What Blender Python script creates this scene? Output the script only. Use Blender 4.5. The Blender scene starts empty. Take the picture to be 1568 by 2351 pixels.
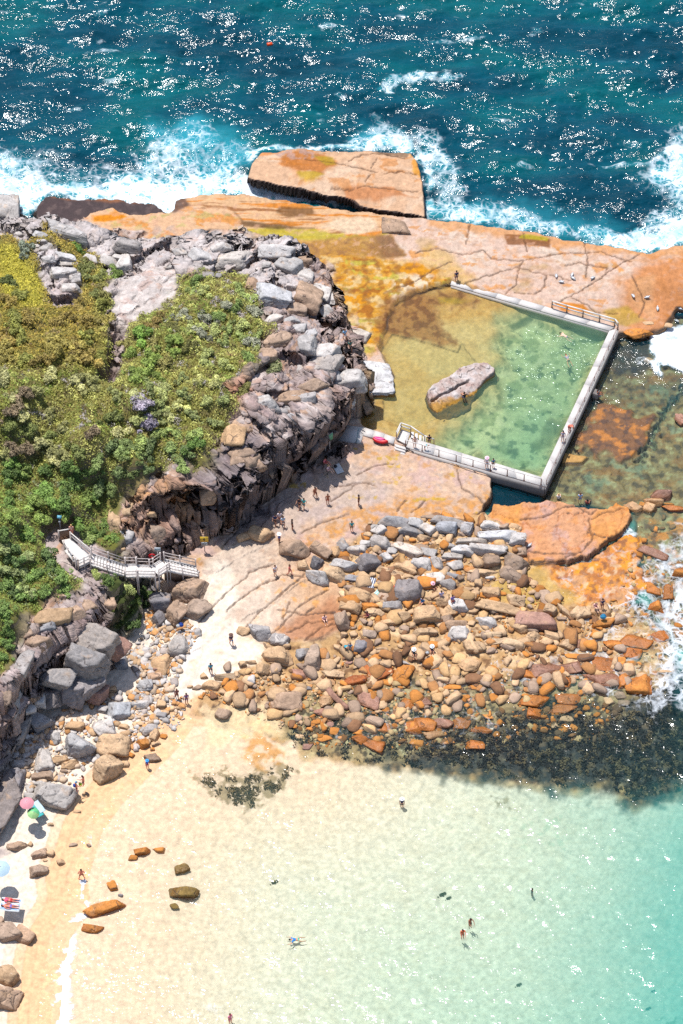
import bpy, bmesh, math, random
import numpy as np
from mathutils import Vector, Matrix
rng = np.random.default_rng(7)
random.seed(7)
SC = bpy.context.scene
COL = SC.collection
R = math.radians

# ------------------------------------------------------------------ camera geometry
# Plan coordinates: a photo position (x, y on a 1568 x 2351 grid) at height z becomes a place on the ground in metres.
PITCH, DIST, PPM = R(52), 400.0, 22.0
CAM = np.array([0, -math.cos(PITCH) * DIST, math.sin(PITCH) * DIST])
FWD = np.array([0, math.cos(PITCH), -math.sin(PITCH)])
UPV = np.array([0, math.sin(PITCH), math.cos(PITCH)])

def pt(x, y, z=0.0):
    a = (x - 784.0) / (PPM * DIST)
    b = (1175.5 - y) / (PPM * DIST)
    dx, dy, dz = a, FWD[1] + UPV[1] * b, FWD[2] + UPV[2] * b
    t = (z - CAM[2]) / dz
    return np.array([CAM[0] + dx * t, CAM[1] + dy * t, z])

def px(X, Y, Z):
    v = np.stack([X - CAM[0], Y - CAM[1], Z - CAM[2]], -1)
    d = v @ FWD
    return 784 + v[..., 0] / d * DIST * PPM, 1175.5 - (v @ UPV) / d * DIST * PPM

def lin(r, g, b, k=1.75):
    f = lambda c: (c / 255 / 12.92 if c <= 10 else ((c / 255 + 0.055) / 1.055) ** 2.4)
    return np.array([f(r) / k, f(g) / k, f(b) / k])

# ------------------------------------------------------------------ noise
def _h(ix, iy, s):
    n = (ix.astype(np.int64) * 374761393 + iy.astype(np.int64) * 668265263 + s * 1274126177) & 0xffffffff
    n = ((n ^ (n >> 13)) * 1274126177) & 0xffffffff
    return ((n ^ (n >> 16)) & 0xffff) / 65535.0

def noise(x, y, s=0):
    ix, iy = np.floor(x), np.floor(y)
    fx, fy = x - ix, y - iy
    u, v = fx * fx * fx * (fx * (fx * 6 - 15) + 10), fy * fy * fy * (fy * (fy * 6 - 15) + 10)
    r = 0
    def g(a, b):
        t = _h(ix + a, iy + b, s) * 6.28318
        return np.cos(t) * (fx - a) + np.sin(t) * (fy - b)
    n0 = g(0, 0) * (1 - u) + g(1, 0) * u
    n1 = g(0, 1) * (1 - u) + g(1, 1) * u
    return (n0 * (1 - v) + n1 * v) * 1.5

def fbm(x, y, o=4, s=0, gain=0.5):
    r, a, t = 0, 1.0, 0.0
    for i in range(o):
        r = r + a * noise(x + i * 17.3, y - i * 9.1, s + i); t += a
        a *= gain; x = x * 2.03; y = y * 2.03
    return r / t * 1.4

def worley(x, y, s=0):
    ix, iy = np.floor(x), np.floor(y)
    f1 = np.full(x.shape, 9.0); f2 = np.full(x.shape, 9.0); cid = np.zeros(x.shape)
    for a in (-1, 0, 1):
        for b in (-1, 0, 1):
            cx, cy = ix + a, iy + b
            qx = cx + 0.1 + 0.8 * _h(cx, cy, s + 11); qy = cy + 0.1 + 0.8 * _h(cx, cy, s + 23)
            d = (qx - x) ** 2 + (qy - y) ** 2
            c = _h(cx, cy, s + 5)
            n = d < f1
            f2 = np.where(n, f1, np.minimum(f2, d)); cid = np.where(n, c, cid); f1 = np.where(n, d, f1)
    return np.sqrt(f1), np.sqrt(f2), cid

def noise3(p, s=0):
    q = np.floor(p); f = p - q; w = f * f * (3 - 2 * f); r = 0
    for a in (0, 1):
        for b in (0, 1):
            for c in (0, 1):
                h = _h(q[..., 0] + a + 57 * (q[..., 2] + c), q[..., 1] + b - 131 * (q[..., 2] + c), s)
                r = r + h * (w[..., 0] if a else 1 - w[..., 0]) * (w[..., 1] if b else 1 - w[..., 1]) * (w[..., 2] if c else 1 - w[..., 2])
    return r * 2 - 1

def fbm3(p, o=3, s=0):
    r, a, t = 0, 1.0, 0.0
    for i in range(o):
        r = r + a * noise3(p + i * 7.7, s + i); t += a; a *= .5; p = p * 2.05
    return r / t

def ss(a, b, x):
    t = np.clip((x - a) / (b - a), 0, 1)
    return t * t * (3 - 2 * t)

# ------------------------------------------------------------------ grid
def axis(lo, hi, step, far):
    c = list(np.arange(lo, hi, step))
    l, r, s = [], [], step
    a, b = c[0], c[-1]
    while a > -far:
        s *= 1.3; a -= s; l.append(a); b += s; r.append(b)
    return np.array(l[::-1] + c + r)
GX = axis(-42, 42, 0.11, 2500)
GY = axis(-68, 88, 0.125, 2500)
X, Y = np.meshgrid(GX, GY)

def seg_dist(px_, py_, poly, closed=True):
    d = np.full(px_.shape, 1e9); ins = np.zeros(px_.shape, bool)
    n = len(poly)
    for i in range(n if closed else n - 1):
        x1, y1 = poly[i]; x2, y2 = poly[(i + 1) % n]
        ex, ey = x2 - x1, y2 - y1
        t = np.clip(((px_ - x1) * ex + (py_ - y1) * ey) / (ex * ex + ey * ey + 1e-12), 0, 1)
        d = np.minimum(d, (px_ - x1 - t * ex) ** 2 + (py_ - y1 - t * ey) ** 2)
        if closed:
            c = (y1 > py_) != (y2 > py_)
            if y1 != y2:
                ins ^= c & (px_ < ex * (py_ - y1) / ey + x1)
    return np.sqrt(d), ins

def W(poly, z=0.0):
    return [tuple(pt(p[0], p[1], p[2] if len(p) > 2 else z)[:2]) for p in poly]

def _win(wp, m):
    xs = [p[0] for p in wp]; ys = [p[1] for p in wp]
    return (slice(*np.searchsorted(GY, [min(ys) - m, max(ys) + m])), slice(*np.searchsorted(GX, [min(xs) - m, max(xs) + m])))

def sdf(wp, margin=6.0):
    """inside positive"""
    out = np.full(X.shape, -margin)
    w = _win(wp, margin)
    d, ins = seg_dist(X[w], Y[w], wp)
    out[w] = np.where(ins, d, -np.minimum(d, margin))
    return out

def mask(poly, z=0.0, soft=0.3, warp=0.4, wl=2.5, seed=0):
    wp = W(poly, z) if not hasattr(poly, 'w') else poly.w
    m = soft + warp * 1.5 + .3
    out = np.zeros(X.shape); w = _win(wp, m)
    d, ins = seg_dist(X[w], Y[w], wp)
    d = np.where(ins, d, -d)
    if warp: d = d + warp * fbm(X[w] / wl, Y[w] / wl, globals().get('OCT', 4), seed + 40)
    out[w] = ss(-soft, soft, d)
    return out

def crack(line, z, width=0.12, depth=0.3, seed=0, wob=.18):
    wp = W(line, z); w = _win(wp, 2)
    out = np.zeros(X.shape)
    wx = X[w] + wob * fbm(X[w] / .8, Y[w] / .8, 3, seed); wy = Y[w] + wob * fbm(X[w] / .8 + 9, Y[w] / .8, 3, seed + 3)
    d, _ = seg_dist(wx, wy, wp, False)
    out[w] = 1 - ss(width * .4, width * 1.3, d)
    return out

def idw(ctrl, p=3.0, xs=None, ys=None):
    xs = X if xs is None else xs; ys = Y if ys is None else ys
    num = np.zeros(xs.shape); den = np.zeros(xs.shape)
    for c in ctrl:
        q = pt(*c)
        w = 1.0 / (((xs - q[0]) ** 2 + (ys - q[1]) ** 2 + 0.6) ** (p / 2))
        num += w * c[2]; den += w
    return num / den

def lerp(a, b, m):
    return a + (b - a) * m

# ------------------------------------------------------------------ mesh + tagging
def mk_mesh(name, V, F, mats=(), smooth=True, attrs=None):
    V = np.asarray(V, np.float32).reshape(-1, 3)
    me = bpy.data.meshes.new(name)
    me.vertices.add(len(V)); me.vertices.foreach_set('co', V.ravel())
    if isinstance(F, np.ndarray):
        k = F.shape[1]; n = len(F); idx = F.astype(np.int32).ravel(); st = np.arange(0, n * k, k, dtype=np.int32)
    else:
        n = len(F); idx = np.array([i for f in F for i in f], np.int32)
        st = np.cumsum([0] + [len(f) for f in F[:-1]]).astype(np.int32)
    me.loops.add(len(idx)); me.polygons.add(n)
    me.loops.foreach_set('vertex_index', idx)
    me.polygons.foreach_set('loop_start', st)
    me.update(calc_edges=True); me.validate()
    if smooth: me.polygons.foreach_set('use_smooth', np.ones(len(me.polygons), bool))
    for m in mats: me.materials.append(m)
    for k, v in (attrs or {}).items():
        v = np.asarray(v, np.float32)
        if v.ndim == 2:
            a = me.attributes.new(k, 'FLOAT_COLOR', 'POINT')
            a.data.foreach_set('color', np.concatenate([v, np.ones((len(v), 1), np.float32)], 1).ravel())
        else:
            a = me.attributes.new(k, 'FLOAT', 'POINT'); a.data.foreach_set('value', v.ravel())
    return me

def link(name, me, parent=None, loc=None, rot=None, color=None):
    o = bpy.data.objects.new(name, me); COL.objects.link(o)
    if parent is not None: o.parent = parent
    if loc is not None: o.location = loc
    if rot is not None: o.rotation_euler = rot
    if color is not None: o.color = (*color, 1)
    return o

def tag(o, label=None, cat=None, group=None, kind=None):
    if label: o['label'] = label
    if cat: o['category'] = cat
    if group: o['group'] = group
    if kind: o['kind'] = kind
    return o

def empty(name, loc, rz=0, label=None, cat=None, group=None):
    o = bpy.data.objects.new(name, None); COL.objects.link(o)
    o.location = loc; o.rotation_euler = (0, 0, rz); o.empty_display_size = .2
    return tag(o, label, cat, group)

class MB:
    """collects boxes and bars into one mesh"""
    def __init__(s): s.v = []; s.f = []
    def add(s, v, f):
        b = len(s.v); s.v += [tuple(map(float, q)) for q in v]; s.f += [tuple(i + b for i in q) for q in f]
    def box(s, a, b, M=None):
        v = [(x, y, z) for x in (a[0], b[0]) for y in (a[1], b[1]) for z in (a[2], b[2])]
        if M is not None: v = [tuple(M @ Vector(q)) for q in v]
        s.add(v, [(0, 1, 3, 2), (4, 6, 7, 5), (0, 4, 5, 1), (2, 3, 7, 6), (0, 2, 6, 4), (1, 5, 7, 3)])
    def bar(s, p, q, w, h, up=(0, 0, 1)):
        p, q = Vector(p), Vector(q); d = (q - p).normalized()
        u = Vector(up); sd = d.cross(u)
        if sd.length < 1e-4: sd = d.cross(Vector((0, 1, 0)))
        sd.normalize(); u = sd.cross(d)
        c = [(-1, -1), (1, -1), (1, 1), (-1, 1)]
        v = [p + sd * (w / 2 * a) + u * (h / 2 * b) for a, b in c] + [q + sd * (w / 2 * a) + u * (h / 2 * b) for a, b in c]
        s.add(v, [(3, 2, 1, 0), (4, 5, 6, 7), (0, 1, 5, 4), (1, 2, 6, 5), (2, 3, 7, 6), (3, 0, 4, 7)])
    def tube(s, p, q, r0, r1=None, n=8, caps=True):
        r1 = r0 if r1 is None else r1
        p, q = Vector(p), Vector(q); d = (q - p).normalized()
        a = d.cross(Vector((0, 0, 1))); a = a if a.length > .01 else Vector((1, 0, 0)); a.normalize(); b = d.cross(a)
        v = []
        for c, r in ((p, r0), (q, r1)):
            v += [c + (a * math.cos(2 * math.pi * i / n) + b * math.sin(2 * math.pi * i / n)) * r for i in range(n)]
        f = [(i, (i + 1) % n, n + (i + 1) % n, n + i) for i in range(n)]
        if caps: f += [tuple(range(n))[::-1], tuple(range(n, 2 * n))]
        s.add(v, f)
    def prism(s, pts, z0, z1):
        n = len(pts)
        v = [(p[0], p[1], z0) for p in pts] + [(p[0], p[1], z1) for p in pts]
        s.add(v, [tuple(range(n))[::-1], tuple(range(n, 2 * n))] + [(i, (i + 1) % n, n + (i + 1) % n, n + i) for i in range(n)])
    def ell(s, c, r, n=10, m=6):
        v = [(c[0], c[1], c[2] - r[2])]; f = []
        for j in range(1, m):
            t = math.pi * j / m - math.pi / 2
            v += [(c[0] + r[0] * math.cos(t) * math.cos(2 * math.pi * i / n), c[1] + r[1] * math.cos(t) * math.sin(2 * math.pi * i / n), c[2] + r[2] * math.sin(t)) for i in range(n)]
        v.append((c[0], c[1], c[2] + r[2])); L = len(v) - 1
        for i in range(n):
            f.append((0, 1 + (i + 1) % n, 1 + i)); f.append((L, 1 + (m - 2) * n + i, 1 + (m - 2) * n + (i + 1) % n))
            for j in range(m - 2):
                a = 1 + j * n
                f.append((a + i, a + (i + 1) % n, a + n + (i + 1) % n, a + n + i))
        s.add(v, f)
    def build(s, name, mat, parent=None, smooth=False, bevel=0, **k):
        me = mk_mesh(name, s.v, s.f, [mat], smooth)
        bm = bmesh.new(); bm.from_mesh(me); bmesh.ops.recalc_face_normals(bm, faces=bm.faces)
        if bevel: bmesh.ops.bevel(bm, geom=list(bm.edges), offset=bevel, segments=1, affect='EDGES')
        bm.to_mesh(me); bm.free()
        return link(name, me, parent, **k)

# ------------------------------------------------------------------ node helpers
class NT:
    def __init__(s, name):
        s.m = bpy.data.materials.new(name); s.m.use_nodes = True; s.t = s.m.node_tree; s.t.nodes.clear()
        s.out = s.t.nodes.new('ShaderNodeOutputMaterial')
    def n(s, kind, **kw):
        nd = s.t.nodes.new('ShaderNode' + kind)
        for k, v in kw.items():
            if k.startswith('_'): setattr(nd, k[1:], v)
        return nd
    def L(s, a, b): s.t.links.new(a, b); return b
    def setv(s, sock, v):
        if hasattr(v, 'is_linked') or isinstance(v, bpy.types.NodeSocket): s.t.links.new(v, sock)
        else: sock.default_value = v
    def math(s, op, a, b=0.0, clamp=False):
        nd = s.n('Math'); nd.operation = op; nd.use_clamp = clamp
        s.setv(nd.inputs[0], a); s.setv(nd.inputs[1], b); return nd.outputs[0]
    def mix(s, f, a, b, blend='MIX'):
        nd = s.n('Mix'); nd.data_type = 'RGBA'; nd.blend_type = blend
        s.setv(nd.inputs[0], f); s.setv(nd.inputs[6], a); s.setv(nd.inputs[7], b); return nd.outputs[2]
    def ramp(s, f, a, b, c=0.0, d=1.0):
        nd = s.n('MapRange'); nd.interpolation_type = 'SMOOTHSTEP'
        s.setv(nd.inputs[0], f); s.setv(nd.inputs[1], a); s.setv(nd.inputs[2], b); s.setv(nd.inputs[3], c); s.setv(nd.inputs[4], d); return nd.outputs[0]
    def noise(s, scale, detail=4, rough=.55, vec=None, dist=0):
        nd = s.n('TexNoise'); nd.inputs['Scale'].default_value = scale; nd.inputs['Detail'].default_value = detail
        nd.inputs['Roughness'].default_value = rough; nd.inputs['Distortion'].default_value = dist
        s.L(vec if vec is not None else s.pos(), nd.inputs['Vector']); return nd.outputs[0]
    def voro(s, scale, feat='F1', vec=None, rnd=1):
        nd = s.n('TexVoronoi'); nd.feature = feat; nd.inputs['Scale'].default_value = scale; nd.inputs['Randomness'].default_value = rnd
        s.L(vec if vec is not None else s.pos(), nd.inputs['Vector']); return nd.outputs
    def pos(s):
        if not hasattr(s, '_p'): s._p = s.n('NewGeometry').outputs['Position']
        return s._p
    def opos(s):
        if not hasattr(s, '_o'): s._o = s.n('TexCoord').outputs['Object']
        return s._o
    def attr(s, name, col=False):
        nd = s.n('Attribute'); nd.attribute_name = name; return nd.outputs['Color' if col else 'Fac']
    def bump(s, h, strength=.5, dist=.1, norm=None):
        nd = s.n('Bump'); nd.inputs['Strength'].default_value = strength; nd.inputs['Distance'].default_value = dist
        s.L(h, nd.inputs['Height'])
        if norm is not None: s.L(norm, nd.inputs['Normal'])
        return nd.outputs[0]
    def princ(s, col, rough=.8, normal=None, spec=.3):
        nd = s.n('BsdfPrincipled')
        s.setv(nd.inputs['Base Color'], col if not (isinstance(col, (tuple, list, np.ndarray)) and len(col) == 3) else (*[float(c) for c in col], 1))
        s.setv(nd.inputs['Roughness'], rough); s.setv(nd.inputs['Specular IOR Level'], spec)
        if normal is not None: s.L(normal, nd.inputs['Normal'])
        return nd.outputs[0]
    def done(s, sh): s.L(sh, s.out.inputs['Surface']); return s.m

def simple(name, col, rough=.7, var=.25, scale=3.0, bump=.2):
    t = NT(name); n = t.noise(scale, 5, .6, t.opos())
    k = t.ramp(n, .3, .7, 1 - var, 1 + var)
    c = t.mix(1.0, (*[float(v) for v in col], 1), t.n('CombineColor').outputs[0], 'MULTIPLY')
    cc = [nd for nd in t.t.nodes if nd.bl_idname == 'ShaderNodeCombineColor'][0]
    for i in range(3): t.L(k, cc.inputs[i])
    return t.done(t.princ(c, rough, t.bump(n, bump, .02)))
OCT = 2
# ------------------------------------------------------------------ terrain heights
FAR = 4000
N1 = fbm(X / 9, Y / 9, 4, 1); N2 = fbm(X / 2.2, Y / 2.2, 4, 2); N3 = fbm(X / .7, Y / .7, 3, 3); N4 = fbm(X / 4.5, Y / 4.5, 4, 4)
H = -5.0 + .5 * N1
wx_, wy_ = X + .5 * N2, Y + .5 * N3
F1a, F2a, IDa = worley(wx_ / 3.2, wy_ / 4.2, 1)
F1b, F2b, IDb = worley(wx_ / 1.1 + 5, wy_ / 1.3, 2)
F1c, F2c, IDc = worley(X / .45 + .3 * N3, Y / .5, 3)

# the sandy bay: bed deepens away from the waterline, beach climbs behind it
beach = [(104, 2900), (112, 2351), (122, 2240), (138, 2150), (172, 2100), (182, 2060), (176, 2020), (196, 1960), (212, 1905), (262, 1835), (320, 1775), (392, 1705), (430, 1650), (520, 1645), (600, 1640), (640, 1560), (700, 1400), (600, 1200), (-FAR, 1200), (-FAR, 2900)]
dw = sdf(W(beach), 70)
bay_z = np.where(dw > 0, .05 * dw, .031 * dw) - .012 * np.clip(-dw - 25, 0, 99)
bay_z = np.clip(bay_z, -3.0, 3) + .03 * N4
BAY = [(-FAR, 1000), (200, 1300), (560, 1300), (640, 1560), (760, 1620), (900, 1640), (1100, 1650), (1250, 1650), (1440, 1650), (1568, 1620), (FAR, 1600), (FAR, FAR), (-FAR, FAR)]
mBAY = mask(BAY, 0, .6, .5, 2.5, 3)
H = lerp(H, bay_z, mBAY)

# boulder field and reef: broken rock bed dipping from the platforms into the bay
RUB = [(600, 1240), (900, 1170), (1200, 1200), (1330, 1330), (1480, 1390), (1560, 1480), (1540, 1640), (FAR, 1560), (FAR, 1810), (1568, 1815), (1520, 1820), (1455, 1850), (1400, 1795), (1300, 1812), (1200, 1798), (1090, 1785), (960, 1768), (840, 1755), (700, 1738), (670, 1705), (600, 1690), (440, 1640), (470, 1560), (600, 1450)]
rub_z = idw([(700, 1350, 1.0), (850, 1230, 1.5), (1000, 1220, 1.5), (1150, 1240, 1.2), (1200, 1300, .4), (900, 1330, 1.2), (1050, 1330, .9), (1150, 1350, .45), (1300, 1420, .05), (700, 1480, .65), (900, 1470, .5), (1050, 1450, .4), (1000, 1560, -.08), (1200, 1500, .1), (1200, 1570, -.1), (1400, 1520, -.08), (640, 1560, .35), (650, 1600, .15), (800, 1560, .1), (800, 1640, -.12), (600, 1660, 0.05), (650, 1720, -.2), (900, 1740, -.4), (900, 1660, -.2), (1100, 1700, -.4), (1100, 1770, -.6), (1300, 1650, -.5), (1300, 1750, -.8), (1450, 1650, -.45), (1450, 1780, -1.1), (1600, 1700, -1.6), (1500, 1500, -.2), (1545, 1420, -.3), (1480, 1580, -.25), (500, 1600, .4), (480, 1500, .9)])
rub_z = rub_z + .16 * (IDb - .5) + .14 * N2 + .1 * (IDc - .5)
mRUB = mask(RUB, 0, .5, .6, 2, 5)
H = lerp(H, rub_z, mRUB)

# wave-cut shelf outside the pool
SHELF = [(1230, 1180), (1260, 1100), (1400, 760), (1500, 720), (FAR, 700), (FAR, 1560), (1570, 1500), (1500, 1410), (1480, 1330), (1450, 1180), (1340, 1160)]
shelf_z = -.38 + .2 * N4 + .16 * (IDc - .5) + .12 * N2
mSH = mask(SHELF, 0, .4, .3, 2, 6)
H = lerp(H, shelf_z, mSH)
LEDGE = [(1340, 985), (1372, 925), (1400, 922), (1440, 945), (1500, 960), (1500, 985), (1470, 1050), (1420, 1050), (1350, 1030), (1318, 1020)]
mLEDGE = mask(LEDGE, 0, .4, 1.1, 1.6, 8); H = lerp(H, -.1 + .05 * N3, mLEDGE)
GUT = crack([(1580, 880), (1530, 935), (1505, 985), (1480, 1040), (1455, 1060)], 0, .32, 1, 3, .9); H = H - .7 * GUT * mSH
m = mask([(1296, 1040), (1352, 1047), (1338, 1062), (1290, 1064)], 0, .1, .1); H = lerp(H, .05, m); mL2 = m

# platforms
UP = [(180, 512, 2.0), (205, 488, 2.0), (260, 474, 2.0), (300, 492, 2.0), (388, 486, 2), (400, 462, 2), (470, 444, 2), (560, 440, 2), (660, 455, 2), (780, 474, 2), (852, 482, 2), (905, 490, 2), (985, 499, 2), (1100, 512, 2), (1200, 525, 2), (1300, 545, 2), (1400, 556, 2), (1485, 575, 2), (1545, 560, 2), (1620, 535, 2), (2200, 500, 2), (2200, 650, 2), (1640, 690, 1.5), (1560, 700, 1.2), (1525, 752, .8), (1475, 768, .6), (1425, 762, .8), (1400, 770, 1), (1250, 1100, 1), (820, 1010, 1.5), (560, 1000, 2), (300, 700, 2)]
UPw = [tuple(pt(*p)[:2]) for p in UP]
class _P: pass
UPo = _P(); UPo.w = UPw
mUP = mask(UPo, 0, .3, .25, 1.6, 9)
up_z = idw([(250, 500, 2.2), (470, 500, 2.3), (600, 470, 1.9), (800, 490, 1.9), (700, 560, 1.55), (880, 570, 1.55), (900, 520, 2.0), (1000, 540, 2.1), (1200, 570, 2.1), (1450, 640, 2.0), (1568, 620, 2.0), (1500, 720, 1.1), (1450, 755, .7), (1560, 730, .5), (1300, 690, 1.7), (1400, 735, 1.2), (1040, 620, 2.0), (900, 650, 1.75), (800, 720, 1.8), (760, 620, 1.8), (780, 760, 1.9), (820, 840, 1.8), (850, 960, 1.6)])
up_z = up_z + .06 * N2 + .1 * N4
H = lerp(H, up_z, mUP)
DARK = [(100, 446, .6), (150, 450, .8), (260, 455, .6), (350, 472, .3), (395, 490, .4), (385, 500, 1), (300, 500, 1.6), (250, 485, 1.6), (180, 530, 1.6), (100, 530, 1.2), (70, 490, .4)]
Do = _P(); Do.w = [tuple(pt(*p)[:2]) for p in DARK]
mDK = mask(Do, 0, .4, .4, 1.5, 12); H = np.maximum(H, lerp(-5, .75 + .15 * N4, mDK))

POOL = [(1036, 652), (1402, 757), (1245, 1097), (1150, 1073), (940, 1010), (838, 982), (806, 945), (835, 905), (885, 905), (900, 860), (870, 800), (905, 700), (960, 672)]
PW = 1.35
mPOOL = mask(POOL, PW, .35, .25, 1.5, 15)
DEEP = [(1165, 742), (1190, 715), (1300, 740), (1402, 757), (1245, 1097), (1000, 1035), (1030, 1000), (1080, 960), (1110, 925), (1150, 850), (1148, 800)]
mDEEP = mask(DEEP, 0.6, 2.1, 1.1, 2.6, 16)
pool_z = idw([(860, 760, 1.22), (960, 700, 1.25), (1050, 690, 1.2), (900, 830, 1.05), (1000, 780, 1.05), (1100, 760, .95), (1050, 850, .9), (930, 930, .95), (860, 960, 1.15), (950, 980, .85), (1100, 850, .85), (1120, 720, 1.1), (830, 935, 1.2)])
pool_z = pool_z + .05 * N2 + .03 * N3
BASIN = mask([(852, 845), (900, 770), (960, 782), (1052, 808), (1060, 790), (1110, 850), (1108, 905), (1060, 960), (1000, 960), (940, 985), (880, 965), (880, 915)], 1, .12, .1, 1.2, 18)
pool_z = pool_z - .14 * BASIN
deep_z = idw([(1230, 780, -.1), (1350, 800, -.3), (1200, 900, -.2), (1250, 1000, -.5), (1100, 980, .1), (1060, 1010, -.1), (1200, 1060, -.6)]) + .12 * N2
pool_z = lerp(pool_z, deep_z, mDEEP)
H = lerp(H, pool_z, mPOOL)

# middle platform below the pool, and the cracked pavement beside the sand
MID = [(800, 985, 1.7), (835, 1005, 1.5), (905, 1022, 1.4), (930, 1032, 1.3), (1010, 1055, 1.2), (1105, 1080, 1.1), (1131, 1096, 1.1), (1131, 1140, 1.0), (1108, 1175, .9), (1060, 1195, .9), (870, 1190, 1.5), (800, 1250, 1.6), (700, 1300, 1.5), (400, 1330, 2), (400, 1150, 2), (600, 1050, 2), (700, 1000, 2)]
MIDo = _P(); MIDo.w = [tuple(pt(*p)[:2]) for p in MID]
mMID = mask(MIDo, 0, .22, .2, 1.2, 21)
mid_z = idw([(850, 1030, 1.45), (1000, 1080, 1.25), (1110, 1100, 1.15), (1100, 1170, .9), (950, 1150, 1.35), (800, 1150, 1.65), (700, 1180, 1.8), (600, 1220, 2.0), (500, 1270, 2.2), (760, 1230, 1.7)])
H = lerp(H, mid_z + .05 * N2 + .05 * N4, mMID)
PAV = [(470, 1290, 2.2), (560, 1210, 2), (620, 1230, 2), (700, 1270, 1.7), (755, 1300, 1.4), (790, 1380, 1.2), (790, 1440, .9), (730, 1470, .7), (660, 1475, .8), (600, 1465, .9), (560, 1440, 1.0), (540, 1420, 1.1), (470, 1480, 1.2), (440, 1560, .8), (380, 1600, .7), (420, 1480, 1.3), (470, 1400, 1.6)]
PAVo = _P(); PAVo.w = [tuple(pt(*p)[:2]) for p in PAV]
mPAV = mask(PAVo, 0, .3, .3, 1.5, 23)
pav_z = idw([(480, 1300, 2.25), (560, 1260, 2.1), (640, 1270, 1.9), (700, 1300, 1.65), (560, 1360, 1.7), (740, 1360, 1.35), (640, 1400, 1.35), (760, 1440, 1.0), (660, 1460, 1.0), (530, 1450, 1.1), (480, 1480, 1.15), (450, 1560, .8), (400, 1590, .65)])
PATH = [(380, 1320), (480, 1290), (640, 1240), (800, 1300), (800, 1440), (640, 1500), (600, 1560), (480, 1600), (370, 1610), (395, 1500), (420, 1440), (370, 1400)]
H = lerp(H, pav_z - .12, mask(PATH, 1.2, 1.2, .4, 2, 24))
step = np.floor((X * .60 + Y * -.80) / 2.0 + .25 * N4) % 3
H = lerp(H, pav_z + .05 * (step - 1) + .05 * N2, mPAV)

OSL = [(1120, 1180, .9), (1130, 1150, .9), (1180, 1155, .9), (1210, 1148, .9), (1270, 1145, .9), (1290, 1148, .9), (1340, 1160, .9), (1385, 1165, .9), (1420, 1150, .9), (1445, 1160, .8), (1452, 1185, .7), (1440, 1215, .6), (1400, 1240, .5), (1350, 1280, .5), (1290, 1290, .5), (1215, 1290, .6), (1190, 1220, .8), (1150, 1205, .8)]
OSo = _P(); OSo.w = [tuple(pt(*p)[:2]) for p in OSL]
mOS = mask(OSo, 0, .2, .22, 1.0, 25)
H = lerp(H, .75 + .08 * N2 + .1 * N4 + .05 * (IDa - .5), mOS)
OWET = [(1195, 1280), (1290, 1285), (1350, 1275), (1400, 1235), (1450, 1215), (1475, 1240), (1480, 1310), (1500, 1340), (1440, 1385), (1330, 1385), (1225, 1370), (1205, 1330)]
mOW = mask(OWET, 0.1, .4, .5, 1.5, 27) * (1 - mOS)
H = lerp(H, .0 + .12 * N2 + .1 * (IDb - .5), mOW)

SLAB = [(566, 412, .3), (577, 397, 1.9), (600, 402, 1.9), (637, 411, 1.9), (690, 420, 1.9), (737, 432, 1.9), (790, 441, 1.8), (812, 448, 1.8), (825, 462, 1.6), (855, 468, 1.6), (909, 474, 1.6), (978, 490, 1.4), (976, 440, 1.4), (969, 400, 1.4), (960, 366, 1.4), (945, 349, 1.4), (860, 346, 1.5), (767, 343, 1.5), (690, 340, 1.4), (645, 346, 1.3), (598, 350, 1.2), (578, 372, 1.2)]
SLo = _P(); SLo.w = [tuple(pt(*p)[:2]) for p in SLAB]
mSL = mask(SLo, 0, .22, .12, 1.5, 29)
slab_z = idw([(600, 390, 2.0), (700, 415, 2.1), (800, 435, 2.0), (940, 470, 1.8), (600, 358, 1.3), (760, 350, 1.4), (940, 355, 1.4), (760, 390, 1.75), (900, 410, 1.75)])
H = lerp(H, slab_z + .05 * N2 + .08 * (IDa - .5) * ss(-5, 5, X), mSL)
CH = mask([(560, 420), (640, 437), (740, 452), (812, 458), (800, 470), (720, 458), (640, 450), (560, 442)], 0, .25, .1); H = lerp(H, -1.2, CH * (1 - mSL))

# headland: a brow line, a foot line, and everything between them is cliff
BROW = [(-FAR, 500, 9), (-200, 540, 9), (0, 536, 8.5), (60, 525, 8.5), (110, 512, 8), (190, 530, 7.5), (245, 572, 7), (330, 585, 7), (380, 562, 7), (450, 552, 7.5), (560, 572, 8), (590, 560, 8), (650, 555, 7.5), (700, 588, 7), (728, 620, 6.5), (750, 660, 6.5), (768, 690, 6.5), (780, 740, 6.5), (776, 790, 7), (800, 850, 7), (826, 864, 6.5), (812, 880, 7), (766, 890, 8), (714, 918, 8.6), (670, 955, 9), (628, 984, 9.2), (588, 1020, 9.2), (552, 1054, 9.2), (500, 1096, 9), (440, 1102, 9.5), (330, 1118, 8.5), (300, 1150, 7.5), (272, 1180, 7), (262, 1225, 6), (215, 1262, 6.8), (150, 1262, 7), (215, 1300, 6.3), (250, 1325, 6.3), (215, 1352, 6.8), (170, 1392, 7.3), (100, 1425, 7.8), (60, 1470, 8.3), (30, 1530, 8.8), (0, 1565, 8.8), (-200, 1700, 9), (-FAR, 2100, 9)]
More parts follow.
